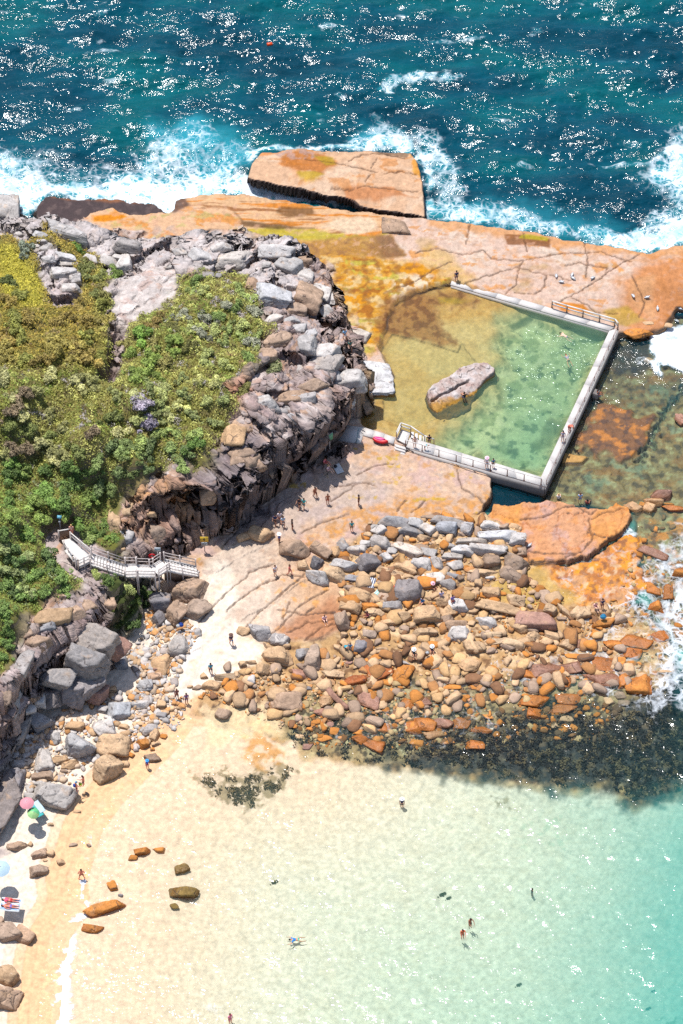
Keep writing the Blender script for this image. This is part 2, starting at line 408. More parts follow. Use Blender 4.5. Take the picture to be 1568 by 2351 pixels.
FOOT = [(-FAR, 400, 1), (-200, 440, 1), (0, 480, 1), (60, 500, 1.5), (180, 515, 2), (250, 548, 2.2), (400, 545, 2.2), (560, 545, 2), (700, 575, 2), (745, 612, 2), (795, 690, 2), (806, 760, 2), (822, 830, 2), (842, 905, 1.9), (830, 960, 1.8), (796, 1008, 1.8), (760, 1045, 1.8), (700, 1108, 1.8), (640, 1150, 1.9), (600, 1180, 1.9), (560, 1222, 2), (520, 1240, 2), (470, 1262, 2.2), (430, 1285, 2.3), (380, 1296, 2.5), (352, 1330, 2.5), (345, 1400, 2.3), (310, 1450, 2.3), (255, 1480, 2.3), (235, 1505, 2.3), (185, 1545, 2.2), (125, 1612, 2), (62, 1690, 2), (25, 1770, 1.8), (20, 1860, 1.8), (0, 1930, 1.8), (-200, 2020, 1.8), (-FAR, 2500, 1.8)]
TOP = [p for p in BROW if -300 < p[0]] + [(0, 700, 13), (-300, 700, 14), (0, 900, 15), (-300, 900, 17), (0, 1200, 13), (-300, 1200, 15), (0, 1400, 10.5), (-300, 1400, 12), (100, 600, 9.5), (150, 800, 13), (200, 1000, 13), (300, 900, 13), (270, 800, 11), (330, 680, 9), (400, 800, 11.5), (500, 700, 10.5), (480, 900, 12), (450, 1000, 11.5), (300, 1050, 11), (150, 1150, 9.5), (150, 1235, 7.2), (100, 1320, 9), (60, 1250, 10.5), (620, 640, 9), (680, 660, 8.5), (650, 760, 10), (600, 850, 11), (560, 930, 11.3), (540, 1000, 10.3), (700, 780, 8.8), (720, 860, 8.7), (680, 920, 9.4), (640, 980, 9.8), (580, 1035, 9.6)]
top_z = idw(TOP, 3.4)
db = sdf([tuple(pt(*p)[:2]) for p in BROW], 14)
df = sdf([tuple(pt(*p)[:2]) for p in FOOT], 14)
df = df + .45 * N4 + .08 * N2
bkx, bky = (X * .72 - Y * .69), (X * .69 + Y * .72)
_, _, IDg = worley(bkx / 2.6 + .3 * N4, bky / 3.4 + .3 * N4, 77)
db = db + (1.5 * fbm(X / 5.5, Y / 5.5, 3, 78) + 2.0 * (IDg - .5)) * ss(-20, -10, X + .3 * Y) * (Y < 22)
t = np.where(db > 0, 1.0, np.clip(df, 0, None) / (np.clip(df, 0, None) + np.clip(-db, 0, None) + 1e-6))
prof = ss(0, 1, t) * .6 + t * .4
H0 = H.copy()
base_h = np.where(H < -.5, .8, H)
inF = (df > 0)
land = np.where(inF, lerp(base_h, np.maximum(top_z, base_h), prof), H)
HS = land.copy()

def ground(x, y, hz=None, zmax=22.0):
    """first place a sight line to the photo position meets the land"""
    hh = HS if hz is None else hz
    zs = np.arange(zmax, -6, -.04)
    a = pt(x, y, zmax); b = pt(x, y, -6.0)
    f = (zs - zmax) / (-6 - zmax)
    xs = a[0] + (b[0] - a[0]) * f; ys = a[1] + (b[1] - a[1]) * f
    h = hq(xs, ys, hh)
    k = np.argmax(h >= zs)
    if h[k] < zs[k]: k = len(zs) - 1
    return np.array([xs[k], ys[k], zs[k]])

def hq(xs, ys, hh=None):
    hh = HS if hh is None else hh
    i = np.clip(np.searchsorted(GX, xs) - 1, 0, len(GX) - 2); j = np.clip(np.searchsorted(GY, ys) - 1, 0, len(GY) - 2)
    u = (xs - GX[i]) / (GX[i + 1] - GX[i]); v = (ys - GY[j]) / (GY[j + 1] - GY[j])
    return (hh[j, i] * (1 - u) + hh[j, i + 1] * u) * (1 - v) + (hh[j + 1, i] * (1 - u) + hh[j + 1, i + 1] * u) * v

def gpoly(poly):
    o = _P(); o.w = [tuple(ground(max(min(p[0], 1900), -330), p[1])[:2]) if p[0] > -400 else tuple(pt(p[0], p[1], 10)[:2]) for p in poly]
    return o

VEG = gpoly([(-1500, 545), (0, 542), (60, 548), (100, 522), (130, 548), (180, 562), (240, 603), (252, 640), (248, 700), (255, 758), (285, 758), (330, 725), (395, 695), (412, 640), (470, 632), (545, 625), (575, 655), (600, 700), (622, 755), (595, 800), (590, 830), (535, 865), (510, 885), (548, 905), (545, 935), (520, 985), (495, 1030), (485, 1062), (440, 1078), (425, 1055), (380, 1080), (310, 1100), (285, 1135), (255, 1165), (245, 1200), (275, 1240), (270, 1270), (215, 1262), (160, 1240), (145, 1250), (190, 1300), (185, 1340), (110, 1370), (80, 1405), (40, 1425), (30, 1500), (0, 1540), (-1500, 1650)])
ROCKT = gpoly([(75, 560), (125, 560), (165, 600), (192, 650), (178, 695), (120, 700), (92, 640)])
GAP = gpoly([(250, 735), (292, 735), (285, 800), (262, 872), (215, 870), (240, 845), (255, 800)])
GUL = gpoly([(238, 1318), (338, 1318), (345, 1345), (330, 1410), (300, 1452), (250, 1455), (242, 1400)])
GRASSP = gpoly([(-20, 560), (40, 575), (95, 640), (110, 690), (60, 720), (0, 690)])
mVEG = mask(VEG, 0, .5, .8, 2.0, 31) * (1 - mask(ROCKT, 0, .3, .4, 1, 32)) * (1 - mask(GAP, 0, .3, .3, 1, 33))
mGUL = mask(GUL, 0, .4, .5, 1.5, 34)
mVEG = np.maximum(mVEG, mGUL)
PSLAB = gpoly([(255, 680), (290, 640), (330, 615), (400, 610), (415, 640), (400, 690), (350, 720), (300, 745), (262, 740), (250, 700)])
mPS = mask(PSLAB, 0, .3, .3, 1.2, 35)

mF = np.maximum(ss(-.1, .5, df), ss(.1, .4, land - H0) * inF)
rock = mF * (1 - mVEG) * (1 - .8 * mPS)
ly, lx = np.gradient(HS, GY, GX)
wall = ss(1.3, 3.0, np.sqrt(lx ** 2 + ly ** 2))
bx, by = (X * .72 - Y * .69), (X * .69 + Y * .72)
F1d, F2d, IDd = worley(bx / 2.4 + .3 * N2, by / 4.6 + .3 * N4, 7)
F1e, F2e, IDe = worley(bx / 1.0 + .3 * N3, by / 2.1 + .3 * N2, 8)
flat = rock * (1 - wall)
land = land + flat * (1.7 * (IDd - .5) * ss(.0, .2, F2d - F1d) + .6 * (IDe - .5) * ss(0, .2, F2e - F1e) + .35 * N4 - 1.1 * (1 - ss(0, .16, F2d - F1d)) - .25 * (1 - ss(0, .14, F2e - F1e)) + .08 * N3)
land = land + rock * wall * .25 * N4
land = land + mVEG * (.5 * N4 + .3 * N2)
land = land - 1.6 * mask(GAP, 0, .5, .3, 1, 36)
H = land

# the ground is cut away under the boardwalk
WALK = [((150, 1240, 7.1), (200, 1285, 7.1), 2.0), ((209, 1283, 7.05), (287, 1310, 5.1), 1.3), ((287, 1310, 5.08), (354, 1311, 4.6), 1.3), ((354, 1311, 4.6), (380, 1295, 4.55), 1.3), ((380, 1296, 4.55), (453, 1312, 2.45), 1.2), ((150, 1262, 7.1), (180, 1294, 7.1), 1.4)]
for a_, b_, w_ in WALK:
    A_, B_ = pt(*a_), pt(*b_); ww = _win([A_[:2], B_[:2]], w_ + 1.5); ex, ey = (B_ - A_)[:2]
    tt = np.clip(((X[ww] - A_[0]) * ex + (Y[ww] - A_[1]) * ey) / (ex * ex + ey * ey), 0, 1)
    dd_ = np.hypot(X[ww] - A_[0] - tt * ex, Y[ww] - A_[1] - tt * ey); zt_ = A_[2] + (B_[2] - A_[2]) * tt - .6
    H[ww] = lerp(H[ww], np.minimum(H[ww], zt_), ss(w_ + .7, w_, dd_)); mVEG[ww] *= 1 - ss(w_ + .4, w_, dd_)
# cracks and joints
CR = [([(905, 660), (960, 640), (1000, 615), (1040, 600)], 2), ([(1068, 650), (1120, 632), (1160, 622), (1195, 610)], 2), ([(1190, 615), (1230, 625), (1290, 632), (1310, 640)], 2), ([(1160, 672), (1185, 650), (1190, 620), (1200, 600)], 2), ([(1255, 630), (1250, 655), (1230, 672), (1180, 668)], 2), ([(1275, 692), (1320, 670), (1370, 640), (1395, 622), (1470, 580)], 2), ([(1310, 680), (1350, 695), (1370, 708), (1420, 710)], 1.9), ([(1300, 608), (1330, 600), (1395, 612), (1390, 625)], 2), ([(955, 580), (1000, 572), (1060, 585), (1110, 575)], 2), ([(1110, 575), (1130, 595), (1200, 600), (1290, 580)], 2), ([(1290, 580), (1380, 575), (1450, 600)], 2), ([(1340, 548), (1350, 590), (1345, 630)], 2), ([(1080, 515), (1070, 560)], 2), ([(1200, 530), (1210, 580)], 2), ([(1450, 640), (1480, 690), (1470, 720)], 1.5),
      ([(700, 365), (760, 372), (820, 385), (868, 396)], 1.7), ([(866, 363), (852, 388)], 1.6), ([(848, 400), (838, 418)], 1.8), ([(800, 370), (830, 355), (880, 352), (930, 362)], 1.6), ([(880, 400), (920, 395), (960, 400)], 1.7), ([(760, 420), (800, 428), (860, 430), (960, 440)], 1.8),
      ([(455, 1420), (520, 1360), (580, 1310), (632, 1295)], 1.8), ([(560, 1440), (600, 1400), (650, 1360), (700, 1320)], 1.5), ([(610, 1470), (660, 1420), (690, 1390), (755, 1355)], 1.2), ([(640, 1400), (700, 1412), (770, 1405)], 1.2), ([(660, 1450), (710, 1430), (770, 1420)], 1.1), ([(520, 1400), (560, 1370), (620, 1330)], 1.6), ([(700, 1470), (740, 1440), (780, 1430)], 1), ([(600, 1345), (650, 1320), (700, 1325)], 1.6), ([(650, 1420), (665, 1385)], 1.2), ([(700, 1412), (720, 1395)], 1.2),
      ([(690, 1225), (740, 1200), (800, 1180)], 1.7), ([(770, 1120), (830, 1108), (860, 1115)], 1.5), ([(910, 1175), (930, 1150)], 1.3), ([(945, 1178), (975, 1150)], 1.3), ([(760, 1150), (800, 1125), (820, 1110)], 1.6), ([(820, 1090), (860, 1070), (900, 1065)], 1.4), ([(1050, 1080), (1060, 1120), (1110, 1150)], 1.1),
      ([(1195, 1192), (1250, 1185), (1290, 1165), (1330, 1160)], .8), ([(1285, 1285), (1340, 1265), (1360, 1235), (1352, 1190)], .8), ([(1195, 1262), (1260, 1272), (1320, 1272)], .7), ([(1360, 1190), (1390, 1175), (1430, 1165)], .8), ([(1350, 1220), (1390, 1235)], .7), ([(1330, 1165), (1355, 1180), (1370, 1170)], .8)]
CRK = np.zeros(X.shape)
for i, (l, z) in enumerate(CR):
    CRK = np.maximum(CRK, crack(l, z, .08 if i < 21 else .1, .3, i))
H = H - .13 * CRK
JNT = (1 - ss(0, .05, F2a - F1a)) * (mOS + .25 * mSL + .12 * mMID + .15 * mUP * (1 - mPOOL)) * (1 - mF)
H = H - .1 * JNT
pits = ss(.62, .7, noise(X / .33, Y / .33, 77) * .5 + .5) * (mPAV * ss(-12, -2, X) + mOS * .9 + .4 * mMID)
H = H - .09 * pits * (1 - mF)
HS = H.copy()

OCT = 4
# ------------------------------------------------------------------ what each patch of ground is made of
C = np.zeros(X.shape + (3,)) + lin(120, 130, 110)
WET = np.zeros(X.shape)
def paint(m, rgb, a=1.0, k=1.75):
    global C
    c = lin(*rgb, k=k)
    C = C + (c - C) * (np.clip(m, 0, 1) * a)[..., None]
def th(n, a, b): return ss(a, b, n)
def blur0(a, k):
    for ax_ in (0, 1): a = sum(np.roll(a, j, ax_) for j in range(-k, k + 1)) / (2 * k + 1)
    return a
n_a = fbm(X / 6, Y / 4, 5, 60); n_b = fbm(X / 1.8, Y / 1.5, 5, 61); n_c = fbm(X / .6, Y / .6, 4, 62); n_d = fbm(X / 3.5 + .8 * N2, Y / 1.6, 5, 63); n_e = fbm(X / 2.5, Y / 2.5, 5, 64); n_f = fbm(X / 1.1, Y / 1.1, 5, 65)
# open sea bed and bay sand
paint(np.ones(X.shape), (60, 75, 70))
paint(mBAY, (253, 231, 207), 1, 1.74)
rip = fbm(X / 1.3 + .4 * N2, Y / .5, 3, 66)
paint(mBAY * (dw < -1) * th(rip, .0, .5), (244, 216, 186), .35)
paint(mBAY * th(n_e, .1, .6), (248, 222, 194), .5)
paint(mBAY * ss(-22, -6, dw) * ss(.4, -1.5, dw), (253, 217, 181), .7, 1.85)
wetm = ss(-1.4, .4, dw) * ss(6.2, 1.8, dw + .8 * N4)
paint(mBAY * wetm, (251, 202, 152), 1); WET = np.maximum(WET, .5 * mBAY * wetm)
paint(mBAY * ss(2.6, 4.6, dw + .6 * N4), (255, 236, 214))
# seaweed on the bay floor
for poly, a in (([(440, 1790), (500, 1770), (560, 1780), (600, 1770), (640, 1745), (672, 1760), (668, 1800), (640, 1815), (600, 1850), (565, 1860), (530, 1850), (480, 1825)], .95), ([(560, 1640), (640, 1690), (655, 1745), (600, 1770), (560, 1760), (555, 1700)], .0), ([(1144, 1825), (1164, 1820), (1170, 1850), (1146, 1852)], .9), ([(1530, 2320), (1600, 2300), (1600, 2400), (1540, 2400)], .9)):
    m = mask(poly, -.5, .3, 1.4, 1.1, 71)
    paint(m * th(n_f, -.2, .15), (142, 120, 78), a * .8)
paint(mask([(1180, 1900), (1300, 1880), (1300, 1960), (1190, 1960)], -2, 1, 1) * th(n_f, 0, .4), (190, 200, 170), .5)
# boulder field bed
paint(mRUB, (208, 168, 122)); paint(mRUB * th(n_b, -.1, .4), (236, 204, 164), .9); paint(mRUB * th(-n_f, .15, .5), (140, 104, 76), .9)
DKR = [(1080, 1690), (1180, 1650), (1290, 1600), (1420, 1650), (1460, 1600), (1600, 1560), (1900, 1500), (1900, 1830), (1540, 1825), (1510, 1830), (1455, 1858), (1400, 1800), (1300, 1815), (1200, 1800), (1090, 1788), (960, 1770), (900, 1762), (870, 1745), (960, 1735), (1020, 1720)]
mDR = mask(DKR, -.6, 1.2, 2.0, 1.8, 72)
paint(mRUB * mask([(650, 1600), (1000, 1560), (1500, 1560), (1500, 1750), (700, 1745), (640, 1700)], -.3, 1, 1), (165, 150, 112), .75)
paint(mRUB * mask([(640, 1600), (1000, 1580), (1060, 1700), (700, 1740)], -.3, 1, 1) * th(n_b, .05, .35), (215, 205, 160), .8)
paint(mRUB * mask([(650, 1600), (1000, 1560), (1500, 1560), (1500, 1750), (700, 1745), (640, 1700)], -.3, 1, 1) * th(-n_f, .05, .3), (70, 64, 54), .85)
paint(mDR, (48, 50, 48)); paint(mDR * ss(.45, .2, F1b) * th(n_b, -.2, .3), (112, 100, 78), .6); paint(mDR * th(n_f, .25, .55), (120, 100, 76), .75); paint(mDR * th(n_c + .5 * n_b, .45, .8), (165, 150, 118), .6)
paint(mask([(560, 1650), (625, 1660), (655, 1745), (600, 1765), (565, 1740)], 0, .9, 1.6, 1.2, 73) * th(n_f, -.35, .1), (222, 158, 80), .85)
paint(mask([(480, 1640), (640, 1610), (650, 1690), (560, 1690), (470, 1720)], 0, .6, .6), (246, 222, 180), .8)
# outer shelf
paint(mSH, (150, 132, 92)); paint(mSH * th(n_f, .1, .4), (176, 172, 128), .8); paint(mSH * th(-n_f, .05, .35), (92, 84, 64), .9); paint(mSH * th(-n_d, .1, .4), (156, 116, 72), .7); paint(mSH * th(n_e + .3 * n_b, .25, .6), (140, 158, 128), .7)
paint(mSH * mask([(1420, 790), (1500, 770), (1490, 850), (1420, 860), (1395, 830)], 0, .5, .6), (66, 62, 58), .8)
paint(mLEDGE, (136, 96, 66)); paint(mLEDGE * th(n_b, .05, .3), (206, 138, 74), .9); paint(mLEDGE * th(-n_f, .1, .4), (100, 74, 62), .9)
paint(mL2, (205, 160, 100)); paint(GUT * mSH, (150, 180, 150), .6)
WET = np.maximum(WET, .7 * np.maximum(mSH, mDR))
RE = mask([(1440, 1200), (1500, 1180), (1800, 1190), (1800, 1500), (1540, 1500), (1470, 1400), (1440, 1300)], 0, 1, 1.2)
paint(RE * th(n_b, -.1, .25), (214, 142, 72), .9); paint(RE * th(-n_f, .1, .4), (120, 88, 62), .8)
# upper platform
paint(mUP, (236, 204, 184)); paint(mUP * th(n_a, -.1, .35), (240, 216, 196), .9); paint(mUP * th(n_b, .1, .5), (226, 186, 158), .8); paint(mUP * th(-n_d, .3, .55), (222, 172, 130), .6)
paint(mUP * th(n_d + .4 * n_f, .3, .55), (230, 156, 76), .75); paint(mUP * th(-n_a, .3, .55), (206, 170, 120), .6)
paint(mUP * mask([(985, 495), (1568, 560), (1700, 540), (1700, 600), (1400, 580), (1100, 535), (985, 520)], 2, .4, .6), (232, 168, 112), .8)
paint(mUP * mask([(1420, 640), (1500, 600), (1700, 560), (1700, 780), (1420, 770), (1430, 720)], 1.6, 1.2, 1.2), (218, 142, 82), .85)
paint(mUP * mask([(1440, 640), (1500, 640), (1500, 720), (1450, 700)], 1.6, .5, .6), (232, 176, 130), .8)
paint(mUP * mask([(1290, 690), (1340, 700), (1360, 712), (1300, 712), (1270, 700)], 1.8, .2, .3), (228, 142, 44), .9)
paint(mUP * mask([(1380, 712), (1440, 702), (1480, 730), (1440, 745), (1410, 742)], 1.2, .3, .3), (206, 168, 88), .85)
paint(mUP * mask([(1120, 665), (1200, 690), (1270, 702), (1260, 708), (1150, 678)], 2, .15, .3), (230, 146, 60), .9)
paint(mUP * mask([(985, 560), (1050, 600), (1100, 640), (1060, 660), (1040, 640), (1010, 640), (960, 600)], 1.9, .6, .8) , (230, 190, 120), .7)
# ochre wash between the headland and the pool
OC = mask([(560, 575), (720, 575), (900, 590), (960, 610), (1035, 640), (1035, 660), (960, 672), (905, 700), (870, 800), (800, 830), (740, 640)], 1.7, .8, .8, 2, 75)
paint(OC, (220, 164, 80)); paint(OC * th(n_b, .05, .3), (236, 204, 150), .9); paint(OC * th(-n_b, .1, .35), (178, 112, 52), .9); paint(OC * th(n_d, .2, .45), (234, 160, 50), .9); paint(OC * th(-n_d - .3 * n_f, .25, .5), (205, 192, 92), .8)
paint(OC * mask([(900, 640), (985, 635), (990, 675), (900, 690)], 1.8, .4, .6) * th(n_f, -.2, .1), (246, 228, 200), .85)
# tidal rock pool and the banded ledge above it
RP = mask([(516, 560), (545, 540), (600, 545), (700, 552), (760, 548), (860, 545), (900, 540), (915, 570), (930, 590), (880, 590), (760, 588), (700, 588), (640, 560), (560, 578)], 1.6, .35, .4, 2, 76)
BAND = mask([(400, 462), (470, 444), (560, 440), (780, 474), (860, 482), (910, 500), (900, 530), (850, 545), (700, 545), (560, 540), (540, 510)], 2, .5, .4, 2, 77)
bn = fbm(X / 9, Y / .75 + .5 * N4, 4, 78)
paint(BAND, (238, 194, 152)); paint(BAND * th(bn, .1, .35), (226, 142, 62), .9); paint(BAND * th(-bn, .25, .45), (168, 112, 72), .9); paint(BAND * mask([(770, 500), (850, 495), (870, 520), (820, 535), (730, 520)], 2, .3, .4), (246, 218, 186), .9)
paint(mask([(640, 470), (720, 472), (725, 490), (660, 495), (630, 485)], 2, .25, .3), (130, 88, 50), .85)
paint(mask([(540, 530), (620, 520), (720, 522), (800, 540), (870, 540), (900, 520), (905, 530), (850, 552), (700, 550), (560, 548)], 1.9, .25, .3, 1, 79), (206, 190, 84), .85)
paint(mask([(537, 488), (560, 510), (640, 515), (720, 520), (640, 524), (560, 520)], 1.9, .2, .2), (110, 78, 48), .85)
paint(RP, (190, 138, 66)); paint(RP * th(n_b, .0, .4), (216, 168, 92), .8); paint(RP * th(X + .8 * N2, 1.5, 6), (120, 78, 50), .8); WET = np.maximum(WET, .9 * RP)
paint(mask([(1158, 540), (1170, 538), (1262, 548), (1262, 568), (1165, 562)], 2, .12, .1), (150, 96, 56), .9); paint(mask([(1200, 538), (1262, 546), (1255, 554), (1190, 548)], 2, .1, .1), (196, 178, 66), .8)
OL = mask([(180, 520), (205, 488), (260, 474), (300, 492), (390, 490), (520, 480), (545, 500), (545, 545), (400, 565), (250, 560)], 2, .4, .3, 1.6, 80)
paint(OL, (240, 196, 158)); paint(OL * th(n_d, .05, .35), (232, 160, 92), .9); paint(OL * mask([(210, 498), (270, 490), (290, 500), (240, 515), (215, 512)], 2, .2, .4), (238, 150, 30), .95); paint(OL * th(-n_b, .3, .5), (206, 190, 130), .7); paint(OL * mask([(300, 530), (400, 520), (400, 560), (300, 560)], 2, .3, .5) * th(n_f, -.1, .2), (200, 180, 168), .7)
paint(mDK * (H < 2.0) * (1 - OL), (74, 56, 56)); paint(mDK * (1 - OL) * th(n_f, .1, .4), (120, 98, 92), .4); paint(mDK * (1 - OL) * mask([(120, 440), (380, 450), (390, 470), (260, 466), (120, 456)], .6, .3, .3), (160, 98, 52), .9)
paint(mask([(388, 455), (420, 450), (440, 480), (400, 495), (385, 490)], 1.8, .2, .3), (110, 84, 74), .9)
WET = np.maximum(WET, .6 * mDK)
# sea slab
paint(mSL, (232, 190, 156)); paint(mSL * th(n_a + n_b * .4, .0, .4), (238, 206, 178), .8); paint(mSL * th(n_d, .2, .5), (222, 158, 106), .8)
paint(mSL * mask([(640, 352), (700, 345), (760, 360), (770, 380), (740, 402), (690, 400), (640, 380)], 1.6, .3, .5, 1.5, 82), (200, 122, 56), .85)
paint(mSL * mask([(680, 395), (720, 392), (745, 400), (720, 408), (690, 404)], 1.8, .2, .3), (204, 170, 70), .85)
paint(mSL * mask([(630, 350), (700, 342), (730, 358), (690, 372), (640, 362)], 1.5, .2, .5, 1, 83) * th(n_f, -.2, .1), (190, 160, 150), .7)
paint(mSL * mask([(720, 356), (765, 358), (772, 378), (750, 380)], 1.6, .2, .3), (186, 156, 60), .8)
paint(mSL * mask([(590, 345), (670, 338), (650, 352), (590, 362)], 1.3, .2, .3), (232, 150, 84), .8)
paint(mSL * mask([(790, 425), (900, 430), (960, 455), (800, 440)], 1.8, .2, .4), (206, 128, 74), .7)
paint(mSL * mask([(940, 350), (966, 370), (972, 410), (950, 405), (945, 375)], 1.5, .2, .3) * th(n_f, -.2, .1), (232, 160, 60), .8)
paint(mSL * mask([(860, 345), (940, 350), (935, 362), (870, 356)], 1.5, .15, .3), (120, 92, 70), .7)
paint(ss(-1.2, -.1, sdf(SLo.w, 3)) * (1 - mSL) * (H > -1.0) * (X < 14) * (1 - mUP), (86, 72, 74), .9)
# sea pool
paint(mPOOL, (218, 180, 112)); paint(mPOOL * th(n_b, .0, .4), (230, 198, 138), .7); paint(mPOOL * th(-n_b, .1, .45), (196, 152, 88), .7); paint(mPOOL * mask([(960, 740), (1150, 740), (1150, 850), (1000, 860), (900, 800)], 1, .8, .8) , (222, 206, 150), .55)
BRN = mask([(862, 762), (880, 700), (960, 668), (1060, 672), (1100, 690), (1060, 705), (1000, 700), (1020, 760), (1052, 790), (1000, 790), (940, 770), (900, 768)], 1.3, .7, .8, 1.5, 85)
paint(BRN, (176, 128, 76), .9); paint(BRN * th(n_f, -.1, .25), (132, 88, 52), .9)
paint(mPOOL * mask([(1000, 680), (1080, 690), (1060, 700), (1010, 695)], 1.2, .4, .4), (196, 170, 70), .6)
paint(mPOOL * BASIN, (224, 196, 130), .4); paint(mPOOL * np.exp(-((BASIN - .5) / .3) ** 2) * th(n_f, -.5, .2), (96, 80, 50), .85)
paint(mPOOL * mDEEP, (222, 226, 172)); paint(mPOOL * mDEEP * th(n_e, .1, .5), (232, 232, 184), .8); paint(mPOOL * mDEEP * th(-n_b - .3 * n_f, .05, .4), (160, 170, 116), .8); paint(mPOOL * mDEEP * th(-n_f - .4 * n_d, .25, .5), (92, 108, 70), .8)
edge = mPOOL * np.exp(-((mDEEP - .62) / .22) ** 2)
paint(edge * th(n_f, -.2, .3) * (Y > -5), (92, 100, 62), .75)
paint(mPOOL * mask([(1238, 1000), (1262, 950), (1290, 970), (1270, 1030), (1236, 1030), (1220, 1010)], 0, .4, .6), (110, 110, 60), .7)
paint(mPOOL * mask([(1165, 742), (1215, 720), (1225, 728), (1180, 752)], .8, .2, .1), (90, 98, 70), .7)
for q in ((1135, 1024), (1176, 1030)): paint(mask([(q[0] - 12, q[1] - 5), (q[0] + 12, q[1] - 5), (q[0] + 12, q[1] + 6), (q[0] - 12, q[1] + 6)], 0, .2, .2), (70, 84, 50), .9)
# middle platform and pavement
paint(mMID * (1 - mPOOL), (236, 200, 172)); M_ = mMID * (1 - mPOOL)
paint(M_ * th(n_e, .0, .35), (226, 192, 180), .8); paint(M_ * th(n_f, .25, .5), (244, 222, 204), .7); paint(M_ * th(-n_b, .2, .5), (220, 166, 112), .8)
paint(M_ * mask([(560, 1190), (700, 1090), (820, 1060), (900, 1120), (880, 1160), (760, 1180), (640, 1250)], 1.7, 1, 1), (214, 198, 188), .6)
paint(M_ * mask([(800, 1180), (950, 1140), (1060, 1150), (1130, 1120), (1140, 1180), (1060, 1200), (860, 1200), (770, 1240), (690, 1250)], 1.2, .8, 1.0) * th(n_f, -.4, .2), (230, 166, 98), .85)
paint(M_ * th(n_d + .4 * n_c, .5, .7), (216, 176, 60), .7)
paint(mPAV, (240, 216, 194)); paint(mPAV * th(n_b, .1, .5), (226, 198, 176), .8)
paint(mPAV * ss(-9, -2, X + 1.2 * N4), (216, 170, 130), .8); paint(mPAV * th(n_f, .3, .5) * ss(-12, -4, X), (234, 170, 100), .7); paint(mPAV * mask([(640, 1440), (760, 1380), (800, 1400), (790, 1480), (640, 1480)], .9, .8, .6), (190, 128, 92), .7)
SAND = mask([(475, 1310), (520, 1300), (545, 1380), (520, 1420), (590, 1470), (620, 1490), (560, 1540), (500, 1560), (440, 1600), (380, 1610), (400, 1500), (430, 1450), (470, 1420)], 1.2, .5, .6, 2, 86)
paint(SAND, (255, 238, 218)); paint(SAND * th(n_b, .1, .5), (250, 222, 188), .6)
paint(mask([(425, 1430), (460, 1440), (450, 1500), (420, 1520), (395, 1480)], 1.2, .4, .4), (255, 248, 240), .8)
# orange slabs
paint(mOS, (224, 164, 122)); paint(mOS * th(n_e, .0, .35), (214, 168, 150), .9); paint(mOS * th(n_b, .2, .5), (230, 156, 92), .7); paint(mOS * mask([(1360, 1185), (1390, 1160), (1425, 1145), (1455, 1165), (1450, 1200), (1420, 1235), (1370, 1260), (1350, 1220)], .8, .4, .4), (232, 158, 82), .8)
paint(mOS * mask([(1120, 1150), (1200, 1150), (1190, 1200), (1120, 1190)], .9, .3, .4), (232, 160, 84), .8); paint(mOS * JNT, (190, 110, 50), .6)
paint(mOW, (224, 150, 76)); paint(mOW * th(n_b, .0, .35), (234, 160, 60), .8); paint(mOW * th(-n_b, .1, .4), (176, 110, 66), .8); paint(mOW * th(n_f, .15, .4), (226, 196, 160), .75); paint(mOW * th(-n_f - .4 * n_c, .15, .4), (150, 96, 66), .8); paint(mOW * th(n_e, .1, .4), (214, 168, 130), .6)
paint(mask([(1140, 1320), (1230, 1300), (1280, 1340), (1330, 1380), (1260, 1400), (1150, 1390), (1120, 1360)], 0, .5, .6), (206, 172, 104), .85)
WET = np.maximum(WET, .8 * mOW)
# headland
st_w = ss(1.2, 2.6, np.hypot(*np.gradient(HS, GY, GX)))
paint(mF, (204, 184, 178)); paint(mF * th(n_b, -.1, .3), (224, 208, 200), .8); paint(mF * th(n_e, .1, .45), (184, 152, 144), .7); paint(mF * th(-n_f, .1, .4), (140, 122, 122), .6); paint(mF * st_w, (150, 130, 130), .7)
st = fbm((X * .8 - Y * .6) / 1.2, H / .5 + (X * .6 + Y * .8) * .15, 3, 90)
paint(mF * th(st, .25, .5), (226, 172, 126), .6); paint(mF * th(-st, .25, .5), (140, 118, 114), .5)
paint(mF * mask([(470, 1100), (560, 1060), (640, 1090), (760, 1010), (800, 1010), (700, 1110), (560, 1225), (430, 1290), (400, 1250), (410, 1120)], 4, 1, 1), (120, 106, 108), .6); paint(mF * ss(.85, .5, t) * (X > -16) * (Y < 16), (104, 92, 92), .75)  # shade of the lower cliff face and overhang deepened in the colour
CAVE = mask(gpoly([(300, 1120), (330, 1108), (440, 1108), (470, 1150), (460, 1220), (400, 1240), (330, 1240), (250, 1230), (250, 1170)]), 0, .5, .5)
paint(CAVE * mF, (196, 150, 120), .6); paint(CAVE * mF * th(n_b, .1, .3), (226, 168, 110), .7)
back = mF * ss(18, 26, Y) * (X < -4)
paint(back * (1 - mVEG), (226, 216, 212), .7)
paint(mPS, (226, 212, 204)); paint(mPS * th(n_b, .1, .4), (214, 184, 172), .7); paint(mPS * th(-n_f, .2, .5), (240, 230, 224), .7)
paint(mVEG, (150, 140, 74), 1.0, 2.0); paint(mVEG * th(n_e, .0, .4), (120, 122, 50), .8, 2.0); paint(mVEG * th(-n_b, .1, .4), (104, 92, 62), .7, 2.0)
mGR = mask(GRASSP, 0, .8, .8)
paint(mGR * mVEG, (176, 166, 62), .9); paint(mGR * mVEG * th(n_f, .0, .3), (150, 146, 52), .8)
paint(mGUL, (70, 84, 36), .9, 2)
paint(mF * (1 - mVEG) * mask(gpoly([(500, 880), (560, 850), (580, 900), (545, 960), (500, 960)]), 0, .5, .6), (216, 150, 116), .8)
paint(blur0(CRK, 2) * mUP, (216, 150, 96), .3); paint(CRK * (1 - mF), (96, 66, 50), .7)
